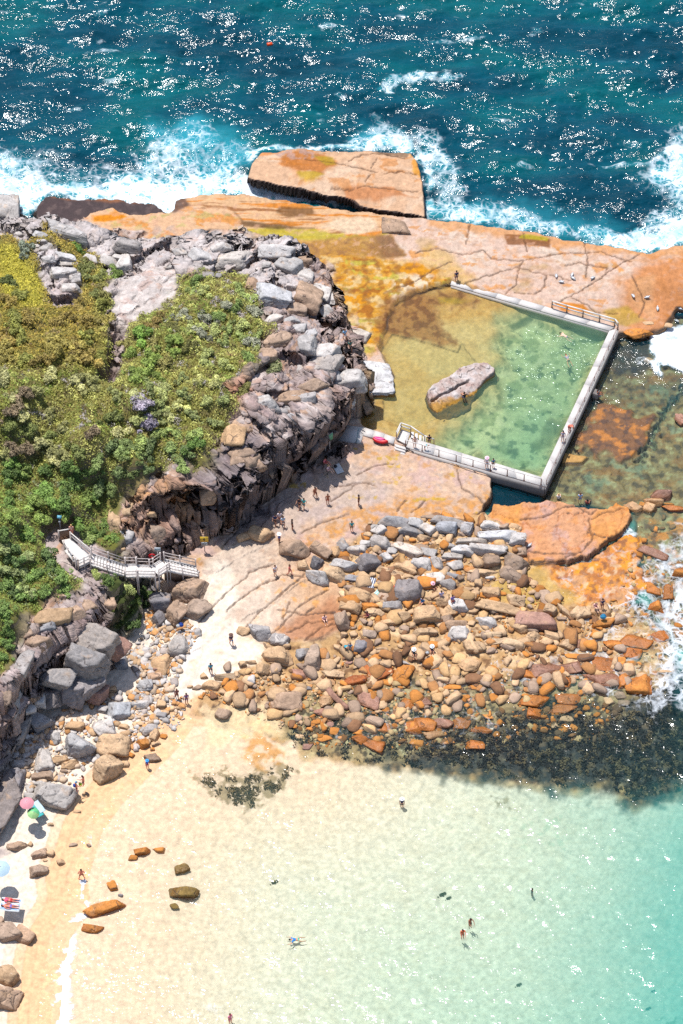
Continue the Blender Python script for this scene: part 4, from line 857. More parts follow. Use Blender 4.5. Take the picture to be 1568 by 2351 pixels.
# ------------------------------------------------------------------ boulders: surveyed position, size, turn and colour of each
OFF = {'A': (626.8, 1175.5), 'B': (941.3, 1175.5), 'C': (626.8, 1434.9), 'D': (941.3, 1434.9), 'E': (0, 1371.8), 'F': (321.4, 1320.1), 'G': (0, 1607.1), 'H': (1175.5, 1147.9), 'R': (1175.5, 1423.4), 'V': (0, 1865.3), 'J': (378.8, 539.5), 'I': (0, 424.7), 'K': (493.6, 803.5), 'L': (229.6, 1033.1), 'M': (114.8, 1193.8)}
SURVEY = {
'A': "1105 95 280 130 -5 g|920 140 110 75 -30 w|985 180 120 100 -35 w|860 215 100 90 0 t|1315 110 150 120 30 w|1420 160 140 110 30 w|1240 190 230 95 5 g|1425 50 150 60 5 b|1375 240 130 90 30 t|985 280 160 110 20 g|850 290 110 90 10 w|1220 340 310 100 27 w|640 310 130 110 35 g|775 350 165 110 5 w|580 370 100 110 10 t|635 410 240 50 -10 t|640 490 260 110 15 w|860 460 210 170 -10 d|955 360 120 70 15 b|1040 420 110 110 0 w|1085 360 110 90 10 w|1420 380 140 90 10 w|1370 500 200 150 15 w|1180 510 260 90 20 t|1075 550 210 70 15 t|1510 490 110 130 0 g|1470 610 180 110 -5 w|1330 610 110 80 0 b|1240 590 140 70 10 t|185 330 260 190 15 b|430 340 210 120 35 b|390 470 130 120 -10 d|275 490 110 100 20 t|410 580 210 150 15 w|560 570 190 150 10 t|750 610 190 70 0 g|910 580 100 60 -15 t|1015 600 110 70 10 b|1100 640 120 60 -20 g|710 700 170 70 20 b|780 770 230 120 15 t|985 765 220 120 -5 tf|890 660 110 100 5 tf|1240 730 250 170 5 d|700 870 190 130 10 t|890 870 150 70 -5 o|1110 860 190 100 0 g|940 930 140 80 5 t|630 1000 140 150 0 b|1210 960 120 120 0 t|1040 1020 160 90 0 t|1400 940 250 170 0 t|1200 1065 100 90 0 b|1280 1040 80 90 0 t|1385 1110 200 110 0 t|1460 790 150 60 0 t|880 1115 110 100 10 b|740 1120 90 90 0 t|650 1130 80 80 0 t|1000 1090 110 60 10 b|830 1000 100 70 30 b",
'B': "355 90 280 110 5 g|170 50 150 70 0 b|325 150 170 130 10 g|525 160 120 120 20 g|615 170 70 110 0 b|470 200 100 70 0 b|730 130 190 110 5 w|865 140 100 90 0 b|960 140 110 90 20 t|810 230 310 100 -3 w|985 250 150 120 -10 w|545 265 260 70 0 w|705 345 300 110 5 w|495 355 200 110 5 w|360 310 130 70 10 w|1025 355 100 110 -5 b|960 470 250 170 28 b|930 580 270 140 20 b|660 560 250 70 -3 t|740 450 140 130 0 b|620 490 120 80 -10 t|600 440 80 70 0 t|390 410 180 80 -5 w|425 490 140 110 -10 w|375 580 140 80 15 g|460 610 80 80 0 b|360 670 140 110 0 g|740 605 110 50 -5 w|630 650 90 110 0 t|525 710 120 70 0 t|545 775 120 90 0 t|755 745 160 120 0 t|970 810 160 120 20 t|815 875 380 110 7 t|445 850 160 130 10 w|345 915 150 90 -10 t|1095 860 60 70 0 b|580 905 130 70 0 t|310 810 120 110 0 t|225 770 150 70 -30 t|430 1040 200 140 -5 b|310 990 160 90 -20 b|690 1010 190 120 35 w|800 970 100 60 -15 t|930 1000 100 80 0 t|995 1060 150 110 15 t|1150 1010 320 160 10 p|820 1060 80 90 0 t|565 1020 90 80 0 t|1280 900 140 120 20 t|1420 915 190 70 45 t|1390 980 110 60 10 b|1540 920 100 130 0 t|440 1130 190 130 0 w|710 1130 220 80 0 t",
'D': "580 205 180 110 -5 t|740 160 200 70 -10 t|950 170 200 110 15 t|1120 120 140 110 0 t|1290 100 120 100 10 t|1425 170 160 90 15 t|60 260 130 110 0 tf|240 240 190 100 10 tf|330 230 110 80 30 t|740 240 130 70 -15 b|540 350 180 130 0 t|300 335 100 60 10 t|1240 395 240 140 -10 p|1390 410 60 100 0 o|1490 380 160 110 0 p|1510 480 130 50 15 o|1420 530 110 100 0 o|1220 530 130 60 -10 o|1040 440 200 80 25 o|240 390 110 70 0 o|420 400 60 50 0 o|470 670 150 60 -15 o|770 660 90 100 0 o|895 660 100 70 -15 o|1130 690 220 120 -10 o|1130 810 120 100 0 o|1470 670 200 100 0 o|1380 770 220 100 -10 o|980 835 90 30 0 o|1430 860 120 70 0 t|1330 920 70 60 0 t|1400 965 100 60 0 o|1500 940 70 70 30 o|470 900 160 110 0 o|310 910 150 90 0 p|120 900 190 130 15 o|30 930 100 100 0 o|250 1000 200 70 -15 t|600 1095 150 100 0 o|360 1070 100 60 0 o|60 1080 120 80 0 o|620 960 190 60 10 o|720 840 110 50 15 o|390 570 160 60 0 o|590 570 120 60 10 o|780 550 150 60 -5 o",
'C': "60 140 150 120 15 w|120 190 80 80 0 g|60 290 180 150 0 t|265 260 110 130 10 g|370 290 150 200 10 b|20 420 90 100 0 t|590 210 100 80 35 t|650 160 100 80 40 t|800 200 150 130 0 d|960 160 90 80 -30 b|995 220 130 60 0 t|905 220 60 100 20 o|940 300 120 70 -30 o|960 400 190 170 -35 rf|740 500 190 110 -30 rf|700 340 80 60 0 p|790 370 110 60 -10 t|560 440 180 110 0 t|450 520 190 70 5 t|240 440 140 110 10 p|270 385 170 60 25 b|320 580 80 50 0 d|130 700 260 180 -5 b|500 680 100 150 25 t|860 690 190 110 30 p|1030 770 90 80 0 o|1200 420 150 180 30 o|1210 345 110 40 25 g|1110 340 80 70 20 t|1020 520 140 60 10 o|870 600 100 40 0 o|480 800 150 80 0 p|1010 945 150 90 10 o|1270 935 130 110 0 o|1370 700 130 90 0 p|1240 730 120 90 10 o|470 1040 150 70 -10 o|800 1050 110 110 0 o|920 1090 170 120 20 o|780 980 90 70 0 o|730 920 80 60 0 o|560 970 80 90 20 o|520 900 80 90 20 p|390 890 90 60 0 o|240 1020 80 50 0 t|310 1110 110 80 -20 p|180 920 90 60 20 o|1310 1070 110 80 10 o",
'H': "1300 490 270 110 25 p|1535 680 150 130 0 o|1310 840 160 110 30 o|1420 840 90 150 0 o|1315 990 140 120 5 o|800 990 170 160 -20 tf|640 1035 160 110 0 t|1130 80 180 120 25 t|1250 80 120 120 30 t|1450 40 120 40 0 o|990 1090 110 100 0 b|840 1130 210 90 -15 o|1220 1060 100 60 0 o|1385 690 60 60 0 o|1200 580 90 60 0 o|1530 930 90 60 0 o|1374 -45 200 120 15 p|1295 15 160 90 10 t|1208 45 95 60 10 o|1480 80 190 80 5 o",
'R': "1140 195 230 120 10 of|1360 150 150 100 0 o|940 220 150 100 0 o|1090 300 150 100 0 o|1215 280 100 40 -5 o|845 390 190 150 5 of|1000 360 110 80 0 o|1090 390 100 80 0 o|830 540 260 140 10 p|1015 550 110 130 0 o|1170 600 190 180 0 o|835 650 110 90 0 p|985 680 110 80 0 b|890 745 90 80 0 t|1035 755 120 80 0 b|755 175 110 60 -10 g|770 265 100 60 0 t|620 220 120 90 0 p|560 330 150 60 0 o|1310 485 60 70 0 o|1410 470 130 50 0 t|710 340 70 60 0 t|620 380 110 50 0 t",
'G': "720 430 290 280 20 w|1035 430 290 190 0 t|960 260 180 180 0 w|970 640 270 270 -15 t|480 870 330 300 15 w|700 250 160 100 5 t|1095 95 210 180 0 w|940 85 110 90 0 w|1300 40 150 90 0 w|345 210 220 200 25 g|185 270 140 270 25 g|265 90 120 90 -15 w|345 0 130 130 10 w|410 560 150 200 0 w|650 590 150 90 -15 t|590 655 80 70 0 b|400 690 170 90 0 b|365 770 110 90 10 w|520 350 110 120 10 w|355 440 110 60 0 w|545 450 90 70 0 w|590 485 70 60 0 w|550 545 140 90 10 t|255 340 80 70 0 w|270 880 110 90 0 w|170 590 140 90 0 w|890 370 80 60 0 g|1160 310 120 70 -15 t|1130 240 120 80 10 t|1320 400 110 110 0 o|1410 330 90 120 0 t|1370 270 130 100 -20 g|1495 335 80 60 0 o|1430 400 90 60 -20 t|1400 450 50 50 0 o|1210 505 70 60 0 o|1400 535 140 90 -5 b|1290 220 90 60 0 t|1340 140 90 50 0 t|1480 150 110 80 0 g|1480 40 100 90 0 t|1155 590 80 70 0 t|710 1020 80 40 0 t|465 1140 60 40 0 t|635 765 40 40 0 t|797 860 40 40 0 b",
'E': "870 400 340 260 25 g 5.2|1075 450 200 210 20 p 4.0|760 580 400 260 10 g 5.0|520 730 300 220 -15 g 4.4|640 800 300 330 -10 d 2.6|470 900 240 260 0 d 2.2|830 760 240 300 10 d 2.8|900 860 160 190 15 p 1.6|1120 590 120 140 10 g|1480 600 150 230 20 t|1330 810 130 120 -30 w|1440 660 100 90 0 p|1030 840 90 80 -10 t|480 190 330 150 -20 t|690 150 160 160 -30 b|860 170 230 130 -38 p|800 60 120 160 -40 b|420 280 220 120 -30 g|210 600 130 240 10 g|330 420 220 130 -35 b|250 330 160 110 -20 b|60 800 120 260 10 b|140 920 100 300 12 g|30 1080 110 220 0 b|960 60 160 150 -30 b|600 330 240 150 -40 b",
'F': "480 130 270 270 20 b|520 310 230 200 15 b|340 330 150 200 25 b|180 390 130 150 10 d|200 240 190 190 10 d|150 70 150 190 30 d|260 90 190 170 -30 b|530 520 90 100 0 w|370 670 170 160 10 w|150 940 130 90 0 b|50 1020 120 110 -20 w|950 510 120 100 0 t|1115 520 210 150 10 g|1260 600 180 130 5 g|1170 650 110 60 35 t|1335 650 90 80 0 t|1250 745 230 150 0 t|800 840 80 110 0 b|815 935 210 80 -5 t|940 820 100 90 10 t|1020 800 110 60 0 t|1120 860 120 110 0 t|1010 960 100 100 10 w|1230 880 100 110 -15 t|655 1010 150 110 0 t|530 1030 110 60 -20 b|460 1025 60 40 0 t|580 930 80 70 -20 t|760 1070 80 70 0 t|760 1270 130 110 0 b|560 330 90 60 0 b",
'V': "170 310 160 90 -25 b|105 300 90 80 -40 b|285 290 60 60 0 t|360 380 130 90 -30 b|465 375 80 80 -30 t|340 530 150 140 0 b|555 455 90 70 -30 t|410 440 50 30 0 t|675 295 90 40 -10 b|815 300 50 50 30 b|945 875 340 110 -18 o|830 1060 180 80 10 o|1040 680 100 100 -20 o|1290 360 130 90 10 o|1460 345 130 70 5 o|1220 415 90 60 0 o|60 1110 230 170 0 b|230 1120 160 140 20 b|1665 520 120 100 0 y|1680 730 220 140 10 y|1600 860 90 80 0 y|2510 635 50 40 0 y|1110 760 60 40 20 d|0 990 80 90 0 b",
'J': "1010 140 280 160 -10 w|1110 270 240 180 15 w|1190 330 100 90 -20 w|990 520 290 230 10 w|590 210 330 170 5 w|330 190 220 130 10 w|280 300 190 90 5 w|380 370 150 80 0 g|490 380 80 70 0 g|500 110 170 110 0 w|935 280 90 100 0 w|1300 560 210 260 10 b|1290 370 180 130 0 w|1440 530 140 200 10 w|1510 560 90 160 0 w|1200 660 190 160 0 b|1470 690 120 120 -20 w|790 450 90 120 10 b|800 590 70 80 0 w|990 770 150 120 -20 w|1160 770 120 90 0 w|1200 860 190 100 -15 w|1290 990 140 160 10 w|1440 1060 250 220 10 w|1050 960 230 130 -20 b|950 1080 190 150 -20 b|1330 900 160 80 -35 w|1290 230 130 120 0 b|160 150 150 90 0 w|80 280 140 80 0 w",
'I': "75 235 220 360 0 w|620 450 430 210 20 w|430 590 130 140 0 w|430 680 140 80 5 w|590 655 200 80 10 w|600 720 210 60 5 w|590 805 230 110 0 w|690 860 130 120 0 w|640 945 170 110 0 w|160 455 120 70 10 w|360 455 140 80 5 w|390 520 120 70 10 w|340 560 90 60 0 w|830 680 150 80 20 w|990 700 210 110 10 w|1150 720 140 180 0 w|1170 560 260 120 15 g|1080 660 130 70 10 w",
'K': "1240 260 250 190 -10 w|1420 220 330 280 0 wf|1000 140 330 210 -20 g|900 320 230 140 -20 b|700 440 220 140 -20 b|1000 270 150 110 -20 w|820 430 180 120 -10 g|640 560 190 130 -20 g|760 600 160 120 0 g|420 490 250 160 -10 w|560 690 180 100 -20 b|640 800 180 120 -20 b|480 780 200 110 -20 b|220 940 220 150 -20 b|330 1010 160 190 -30 b|500 1090 210 180 -15 b|160 780 180 180 0 t|1220 480 110 110 20 w|1240 530 90 60 0 d|1110 240 120 130 -25 g|250 700 200 120 0 b|1090 400 120 70 -15 g|1290 -145 210 140 5 wf|820 180 200 120 -20 g",
'L': "1000 400 190 170 0 b|470 590 110 70 0 t|500 740 150 200 -20 b|410 870 190 150 -20 b|250 560 120 170 0 t|140 640 110 180 0 t|240 800 140 130 0 w|1460 770 220 160 10 t|1310 800 130 90 -35 t|190 920 130 80 -10 t|1250 90 200 160 -30 b|1400 100 130 200 -30 b",
}
PAL = {'w': (222, 213, 206), 'g': (190, 182, 178), 'd': (158, 150, 150), 'b': (196, 166, 142), 't': (230, 190, 148), 'o': (224, 148, 74), 'p': (190, 146, 128), 'r': (196, 116, 66), 'y': (150, 122, 68)}
CNAME = {'w': 'pale grey', 'g': 'grey', 'd': 'dark grey', 'b': 'brown-grey', 't': 'sandy tan', 'o': 'orange', 'p': 'purplish brown', 'r': 'rusty red', 'y': 'olive brown'}

def ico(sub):
    bm = bmesh.new(); bmesh.ops.create_icosphere(bm, subdivisions=sub, radius=1)
    v = np.array([q.co[:] for q in bm.verts]); f = np.array([[q.index for q in p.verts] for p in bm.faces]); bm.free(); return v, f
ICO = {k: ico(k) for k in (2, 3, 4, 5)}

def rock_shape(sub, r, flat=False, detail=1.0):
    v, f = ICO[sub]
    Q = np.linalg.qr(r.normal(size=(3, 3)) * .25 + np.eye(3))[0]; Q = Q * np.sign(np.diag(Q))
    ax_ = np.vstack([Q, -Q]) + r.normal(size=(6, 3)) * .16
    n = r.integers(3, 7); d = r.normal(size=(n, 3)); d[:, 2] = np.abs(d[:, 2]) * .8
    d = np.vstack([d, ax_]); d /= np.linalg.norm(d, axis=1)[:, None]
    off = np.concatenate([r.uniform(.62, .95, n), r.uniform(.55, .8, 6)])
    if flat: off[n + 2] = .5
    k = np.clip(v @ d.T, 0, None) / off
    rad = np.clip(1 / ((k ** 40).sum(1) ** (1 / 40) + 1e-6), .3, 1.3)
    s = int(r.integers(1, 9999))
    p = v * rad[:, None]
    nz = .07 * fbm3(p * 1.3 + s, 2, s) + detail * (.055 * fbm3(p * 4 + s, 3, s + 5))
    bed = r.normal(size=3) * .35 + np.array([0, 0, 1]); bed /= np.linalg.norm(bed)
    u = (p @ bed) * 4.5 + 1.2 * noise3(p * 1.6 + s, 3)
    nz = nz + detail * .05 * (np.abs(u % 1 - .5) * 2 - .5)
    if sub >= 4:
        u2 = (p @ np.cross(bed, [.3, 1, .2])) * 1.7 + .8 * noise3(p * 1.4 + s, 13)
        nz = nz - .09 * np.exp(-((u2 % 1 - .5) / .05) ** 2)
    if flat: nz = nz * (1 - .75 * ss(.25, .45, p[:, 2]))
    p = p * (1 + nz)[:, None]
    return p / np.abs(p).max(0), f

def rock_mat(name):
    t_ = NT(name); oi = t_.n('ObjectInfo'); base = oi.outputs['Color']
    vm = t_.n('VectorMath'); vm.operation = 'ADD'; t_.L(t_.opos(), vm.inputs[0]); rv = t_.n('CombineXYZ')
    for i, m in enumerate((37, 91, 53)): t_.L(t_.math('MULTIPLY', oi.outputs['Random'], m), rv.inputs[i])
    t_.L(rv.outputs[0], vm.inputs[1]); P = vm.outputs[0]
    a = t_.noise(1.3, 6, .62, P); b = t_.noise(6, 6, .72, P); c_ = t_.noise(.8, 5, .6, P, .5)
    k = t_.math('ADD', t_.ramp(a, .3, .7, .74, 1.16), t_.ramp(b, .25, .75, -.2, .2))
    cc = t_.n('CombineColor')
    for i in range(3): t_.L(k, cc.inputs[i])
    col = t_.mix(t_.math('MULTIPLY', t_.ramp(c_, .55, .7), .4), base, (.40, .25, .14, 1))
    col = t_.mix(t_.math('MULTIPLY', t_.ramp(b, .6, .72), .5), col, (.56, .53, .50, 1))
    col = t_.mix(t_.math('MULTIPLY', t_.ramp(t_.noise(2.6, 5, .7, P), .62, .76), .5), col, (.09, .075, .07, 1))
    col = t_.mix(1.0, col, cc.outputs[0], 'MULTIPLY')
    dn = t_.n('TexNoise'); dn.inputs['Scale'].default_value = 1.1; t_.L(P, dn.inputs['Vector']); wv_ = t_.n('VectorMath'); wv_.operation = 'MULTIPLY_ADD'; t_.L(dn.outputs['Color'], wv_.inputs[0]); wv_.inputs[1].default_value = (.9, .9, .9); t_.L(P, wv_.inputs[2])
    ck = t_.math('MULTIPLY', t_.ramp(t_.voro(.5, 'DISTANCE_TO_EDGE', wv_.outputs[0])[0], .01, .035, 1, 0), t_.ramp(t_.noise(1.1, 2, .5, P), .5, .6))
    col = t_.mix(t_.math('MULTIPLY', ck, .6), col, (.07, .05, .045, 1))
    sz = t_.n('SeparateXYZ'); t_.L(t_.pos(), sz.inputs[0])
    wet = t_.ramp(t_.math('ADD', sz.outputs[2], t_.math('MULTIPLY', b, .5)), .85, .35)
    col = t_.mix(t_.math('MULTIPLY', wet, .7), col, t_.mix(1.0, col, (.62, .42, .22, 1), 'MULTIPLY'))
    h = t_.math('ADD', t_.math('MULTIPLY', a, .8), t_.math('MULTIPLY', b, .45))
    h = t_.math('SUBTRACT', h, t_.math('MULTIPLY', ck, .5))
    return t_.done(t_.princ(col, t_.ramp(wet, 0, 1, .9, .4), t_.bump(h, .7, .16), .25))
mat_boulder = rock_mat('boulder_rock')

REC = []
for tl, txt in SURVEY.items():
    ox, oy = OFF[tl]
    for ln in txt.split('|'):
        a_ = ln.split(); x, y, w_, h_, an = map(float, a_[:5])
        REC.append(dict(x=ox + x / 3.994, y=oy + y / 3.994, w=w_ / 3.994, h=h_ / 3.994, a=an, c=a_[5][0], f='f' in a_[5][1:], t=tl, z=float(a_[6]) if len(a_) > 6 else None))
for x, y, w_, h_, a, c, f in ((1463, 762, 62, 24, -4, 'o', 1), (1490, 741, 34, 11, 3, 't', 1), (1528, 745, 36, 16, 0, 't', 1), (1489, 826, 26, 20, 15, 't', 1), (1562, 965, 28, 30, 0, 'p', 0), (1190, 1131, 40, 20, 12, 't', 1), (904, 516, 78, 40, 20, 'b', 1), (10, 1830, 70, 150, 15, 'd', 0), (30, 1800, 46, 70, 10, 'd', 0), (-6, 2290, 90, 60, 0, 'b', 0), (18, 2240, 60, 46, 0, 't', 0)):
    REC.append(dict(x=x, y=y, w=w_, h=h_, a=a, c=c, f=bool(f), t='U'))
REC.sort(key=lambda q: -q['w'] * q['h'])
MARKS = [(850, 1340, 'the striped navy towel'), (775, 1606, 'the driftwood log'), (415, 1300, 'the lower boardwalk stairs'), (65, 1838, 'the pink beach umbrella'), (1250, 1110, 'the outer pool corner'), (873, 1012, 'the pink kayak'), (1035, 640, 'the top pool wall end'), (1300, 1220, 'the big orange slab'), (24, 2070, 'the two sunbathers'), (232, 2084, 'the long waterline rock'), (1072, 900, 'the pool rock island'), (744, 1010, 'the cliff notice boards'), (470, 1246, 'the yellow warning sign'), (180, 1260, 'the lookout deck'), (760, 410, 'the surf rock slab'), (1384, 1402, 'the surf-side pair'), (188, 2005, 'the man in black trunks'), (338, 1760, 'the blue-hatted child'), (531, 1465, 'the hiker on the sand'), (335, 680, 'the wide pale headland slab'), (620, 40 + 640, 'the ridge shrubs'), (1000, 1500, 'the two seated anglers'), (1410, 755, 'the pool rail corner'), (140, 1620, 'the dark beach cliff')]
def where(x, y):
    m = min(MARKS, key=lambda q: math.hypot(q[0] - x, (q[1] - y)))
    dx, dy = x - m[0], y - m[1]; d = math.hypot(dx, dy)
    if d < 26: return 'right beside ' + m[2]
    far = 'just ' if d < 70 else ('' if d < 150 else 'well ')
    if abs(dx) > 2 * abs(dy): s = 'left of' if dx < 0 else 'right of'
    elif abs(dy) > 2 * abs(dx): s = 'behind' if dy < 0 else 'below'
    else: s = ('back-' if dy < 0 else 'front-') + ('left of' if dx < 0 else 'right of')
    return far + s + ' ' + m[2]
def place(q):
    """ground position, footprint and height in metres"""
    sc_ = 1 / PPM; w_, h_ = q['w'] * sc_, q['h'] * sc_
    hh = (.34 if q['f'] else .62) * min(w_, h_) 
    if q['f']: hh = min(hh, .5)
    dp = max((h_ - .5 * hh) / .79, .4 * h_)
    return w_, dp, hh
def landing(x, y): return ground(x, y, HS)
N_THING = 300
seen = {}
BVERT = []
rest = []
for i, q in enumerate(REC):
    r = np.random.default_rng(1000 + i)
    w_, dp, hh = place(q)
    g = landing(q['x'], q['y'] + .12 * q['h']) if q.get('z') is None else pt(q['x'], q['y'], q['z'])
    if q.get('z') is not None: hh *= 1.15; g = g - np.array([0, 0, hh * .3])
    big = q['w'] * q['h']
    if (q['t'] in 'CD' and q['y'] > 1500 and q['c'] in 'otp') or q['t'] == 'R': w_ *= 1.14; dp *= 1.2; hh *= .62
    sink = .0 if q['t'] in 'JK' else .22
    if q['t'] in 'JK': w_ *= 1.12; dp *= 1.12
    if i >= N_THING: rest.append((q, g, w_, dp, hh)); continue
    sub = 5 if big > 3600 else (4 if big > 500 else 3)
    v, f = rock_shape(sub, r, q['f'], 1.0)
    v = v * np.array([w_ / 2 * 1.27, dp / 2 * 1.27, hh * (1.02 if q['t'] in 'AB' else .9)])
    an = R(-q['a']); 
    me = mk_mesh('boulder', v, f, [mat_boulder], True)
    nm = 'rock_outcrop' if q['t'] in 'IJKLM' else 'boulder'
    zc = g[2] + hh * (.12 if q['f'] else sink)
    o = link(nm, me, loc=(g[0], g[1], zc), rot=(r.normal() * (.02 if q['f'] else .1), r.normal() * (.02 if q['f'] else .1), an))
    c = lin(*PAL[q['c']]) * (1 + .1 * r.normal()) * (1 + .03 * r.normal() * np.array([1, 0, -1.2])); o.color = (*np.clip(c, .03, .7), 1)
    q['top'] = zc + hh * .6
    asp = q['w'] / q['h']
    size = 'huge' if big > 4200 else ('large' if big > 1500 else ('medium' if big > 600 else 'small'))
    shp = 'flat ' if q['f'] else ('long ' if asp > 2.1 else ('tall ' if asp < .8 else ('slabby ' if asp > 1.5 else 'rounded ')))
    lb = f"{size} {shp}{CNAME[q['c']]} {'outcrop' if nm == 'rock_outcrop' else 'boulder'} {where(q['x'], q['y'])}"
    zone = 'outcrops along the rocky headland' if nm == 'rock_outcrop' else ('boulders at the foot of the cliff' if q['t'] in 'EFG' else ('boulders on the beach' if q['t'] == 'V' else 'boulders of the shore boulder field'))
    seen.setdefault(lb, []).append((o, q)); tag(o, lb, 'outcrop' if nm == 'rock_outcrop' else 'boulder', zone)
# look-alikes: tell them apart by order along the shore
ORD = ['first', 'second', 'third', 'fourth', 'fifth', 'sixth', 'seventh']
for lb, L_ in seen.items():
    if len(L_) > 1:
        L_.sort(key=lambda e: e[1]['x'])
        for k, (o, q) in enumerate(L_):
            o['label'] = lb if k >= 7 else f"{ORD[k]} from left: {lb.replace('just ', '').replace('well ', '')}"

# loose stones between the boulders: beyond counting
def stone_field(name, polys, n, smin, smax, cols, seed, label, zoff=.0, sub=2, minz=-9):
    r = np.random.default_rng(seed); V_, F_, K_, nb = [], [], [], 0
    protos = [rock_shape(sub, np.random.default_rng(seed * 50 + j), False, .7) for j in range(10)]
    for poly, share in polys:
        xs = [p[0] for p in poly]; ys = [p[1] for p in poly]; k = 0; want = int(n * share); guard = 0
        while k < want and guard < 200:
            guard += 1
            cx = r.uniform(min(xs), max(xs), 600); cy = r.uniform(min(ys), max(ys), 600)
            _, ins = seg_dist(cx, cy, poly)
            for x, y in zip(cx[ins], cy[ins]):
                if k >= want: break
                p0 = pt(x, y, .5)
                if noise(np.array([p0[0] / 3]), np.array([p0[1] / 3]), seed)[0] < r.uniform(-1.0, .35): continue
                z = hq(np.array([p0[0]]), np.array([p0[1]]))[0]
                p0 = pt(x, y, z); z = hq(np.array([p0[0]]), np.array([p0[1]]))[0]
                if z < minz: continue
                s_ = smin * (smax / smin) ** (r.uniform() ** 2.6)
                v, f = protos[r.integers(10)]
                a = r.uniform(0, 6.28); q_ = v * np.array([s_, s_ * r.uniform(.5, .9), s_ * r.uniform(.4, .65)])
                q_ = np.stack([q_[:, 0] * math.cos(a) - q_[:, 1] * math.sin(a), q_[:, 0] * math.sin(a) + q_[:, 1] * math.cos(a), q_[:, 2]], -1)
                V_.append(q_ + np.array([p0[0], p0[1], z + s_ * .18 + zoff])); F_.append(f + nb); nb += len(v)
                c = lin(*cols[r.integers(len(cols))]) * (1 + .14 * r.normal()); K_.append(np.tile(np.clip(c, .02, .7), (len(v), 1))); k += 1
    for q, g, w_, dp, hh in (rest if name == 'loose_rocks' else []):
        v, f = rock_shape(3, r, q['f'], 1.0); v = v * np.array([w_ / 2, dp / 2, hh * .75]); a = R(-q['a'])
        v = np.stack([v[:, 0] * math.cos(a) - v[:, 1] * math.sin(a), v[:, 0] * math.sin(a) + v[:, 1] * math.cos(a), v[:, 2]], -1)
        V_.append(v + np.array([g[0], g[1], g[2] + hh * .22])); F_.append(f + nb); nb += len(v)
        K_.append(np.tile(np.clip(lin(*PAL[q['c']]) * (1 + .1 * r.normal()), .03, .7), (len(v), 1)))
    o = link(name, mk_mesh(name, np.concatenate(V_), np.concatenate(F_), [mat_rock], True, {'Col': np.concatenate(K_)}))
    return tag(o, label, 'stones', None, 'stuff')
PILE = [(760, 1290), (860, 1190), (1000, 1185), (1195, 1210), (1210, 1330), (1330, 1400), (1420, 1450), (1300, 1480), (1180, 1490), (1000, 1500), (830, 1500), (780, 1440), (790, 1380)]
LOW = [(540, 1545), (660, 1520), (800, 1490), (1000, 1500), (1250, 1470), (1480, 1500), (1480, 1580), (1250, 1600), (1000, 1640), (850, 1680), (660, 1680), (480, 1600)]
stone_field('loose_rocks', [(PILE, .5), (LOW, .5)], 2200, .14, 1.1, [PAL['t'], PAL['t'], PAL['b'], PAL['o'], (236, 190, 136), (206, 146, 92), (160, 116, 84)], 21, 'small tan and orange stones packed between the boulders', minz=-.3)
RAV = [(350, 1440), (420, 1420), (460, 1450), (420, 1520), (400, 1580), (300, 1640), (320, 1560), (290, 1500)]
RAV2 = [(30, 1700), (130, 1640), (230, 1590), (330, 1590), (430, 1600), (420, 1660), (380, 1690), (290, 1730), (210, 1760), (150, 1790), (60, 1830), (30, 1800)]
stone_field('scree', [(RAV, .5), (RAV2, .5)], 1700, .15, .6, [PAL['w'], PAL['w'], (236, 206, 176), PAL['t'], (232, 170, 110), (216, 200, 190)], 22, 'pale grey and tan scree spilling from the cliff to the beach')
CLT = [(490, 1580), (600, 1545), (760, 1580), (800, 1600), (640, 1620), (560, 1610), (420, 1610)]
stone_field('beach_stones', [(CLT, .7), ([(330, 1420), (350, 1380), (365, 1400), (370, 1440), (345, 1460)], .3)], 300, .12, .4, [(226, 150, 80), PAL['t'], (240, 190, 130)], 23, 'small orange and tan stones on the sand')
SHL = [(660, 1600), (850, 1560), (1100, 1580), (1300, 1580), (1440, 1620), (1380, 1700), (1200, 1700), (1000, 1720), (700, 1720)]
stone_field('drowned_stones', [(SHL, .78), ([(1380, 1390), (1440, 1290), (1480, 1190), (1600, 1180), (1600, 1480), (1500, 1520)], .22)], 1150, .15, .6, [PAL['o'], (200, 130, 60), (150, 110, 70), (120, 100, 76), (210, 180, 130)], 24, 'orange and brown stones just under the shallow water of the reef', -.05)
# ------------------------------------------------------------------ concrete, rails, stairs, signs
def concrete(name, col):
    t_ = NT(name); a = t_.noise(.9, 6, .65); b = t_.noise(9, 5, .7); v = t_.noise(3.0, 6, .7)
    k = t_.math('ADD', t_.ramp(a, .3, .7, .9, 1.07), t_.ramp(b, .25, .75, -.1, .1)); cc = t_.n('CombineColor')
    for i in range(3): t_.L(k, cc.inputs[i])
    sx = t_.n('SeparateXYZ'); t_.L(t_.pos(), sx.inputs[0])
    stain = t_.math('MULTIPLY', t_.ramp(t_.math('ADD', sx.outputs[2], t_.math('MULTIPLY', v, .6)), 1.75, 1.2), .8)
    col_ = t_.mix(t_.math('MULTIPLY', t_.ramp(v, .56, .7), .35), (*[float(c) for c in col], 1), (.3, .25, .2, 1))
    col_ = t_.mix(stain, col_, (.13, .11, .10, 1))
    return t_.done(t_.princ(t_.mix(1.0, col_, cc.outputs[0], 'MULTIPLY'), .9, t_.bump(b, .3, .03), .2))
mat_conc = concrete('weathered_concrete', lin(240, 232, 226))
mat_rust = simple('rusty_post', lin(140, 92, 74), .8, .3, 12)
mat_wrail = simple('white_rail_paint', lin(244, 238, 232), .6, .12, 10)
mat_wood = simple('grey_timber', lin(244, 236, 230, 1.5), .85, .22, 14)
mat_post = simple('timber_post', lin(216, 202, 196, 1.6), .85, .25, 12)
mat_dwood = simple('brown_timber', lin(176, 142, 118), .85, .3, 10)
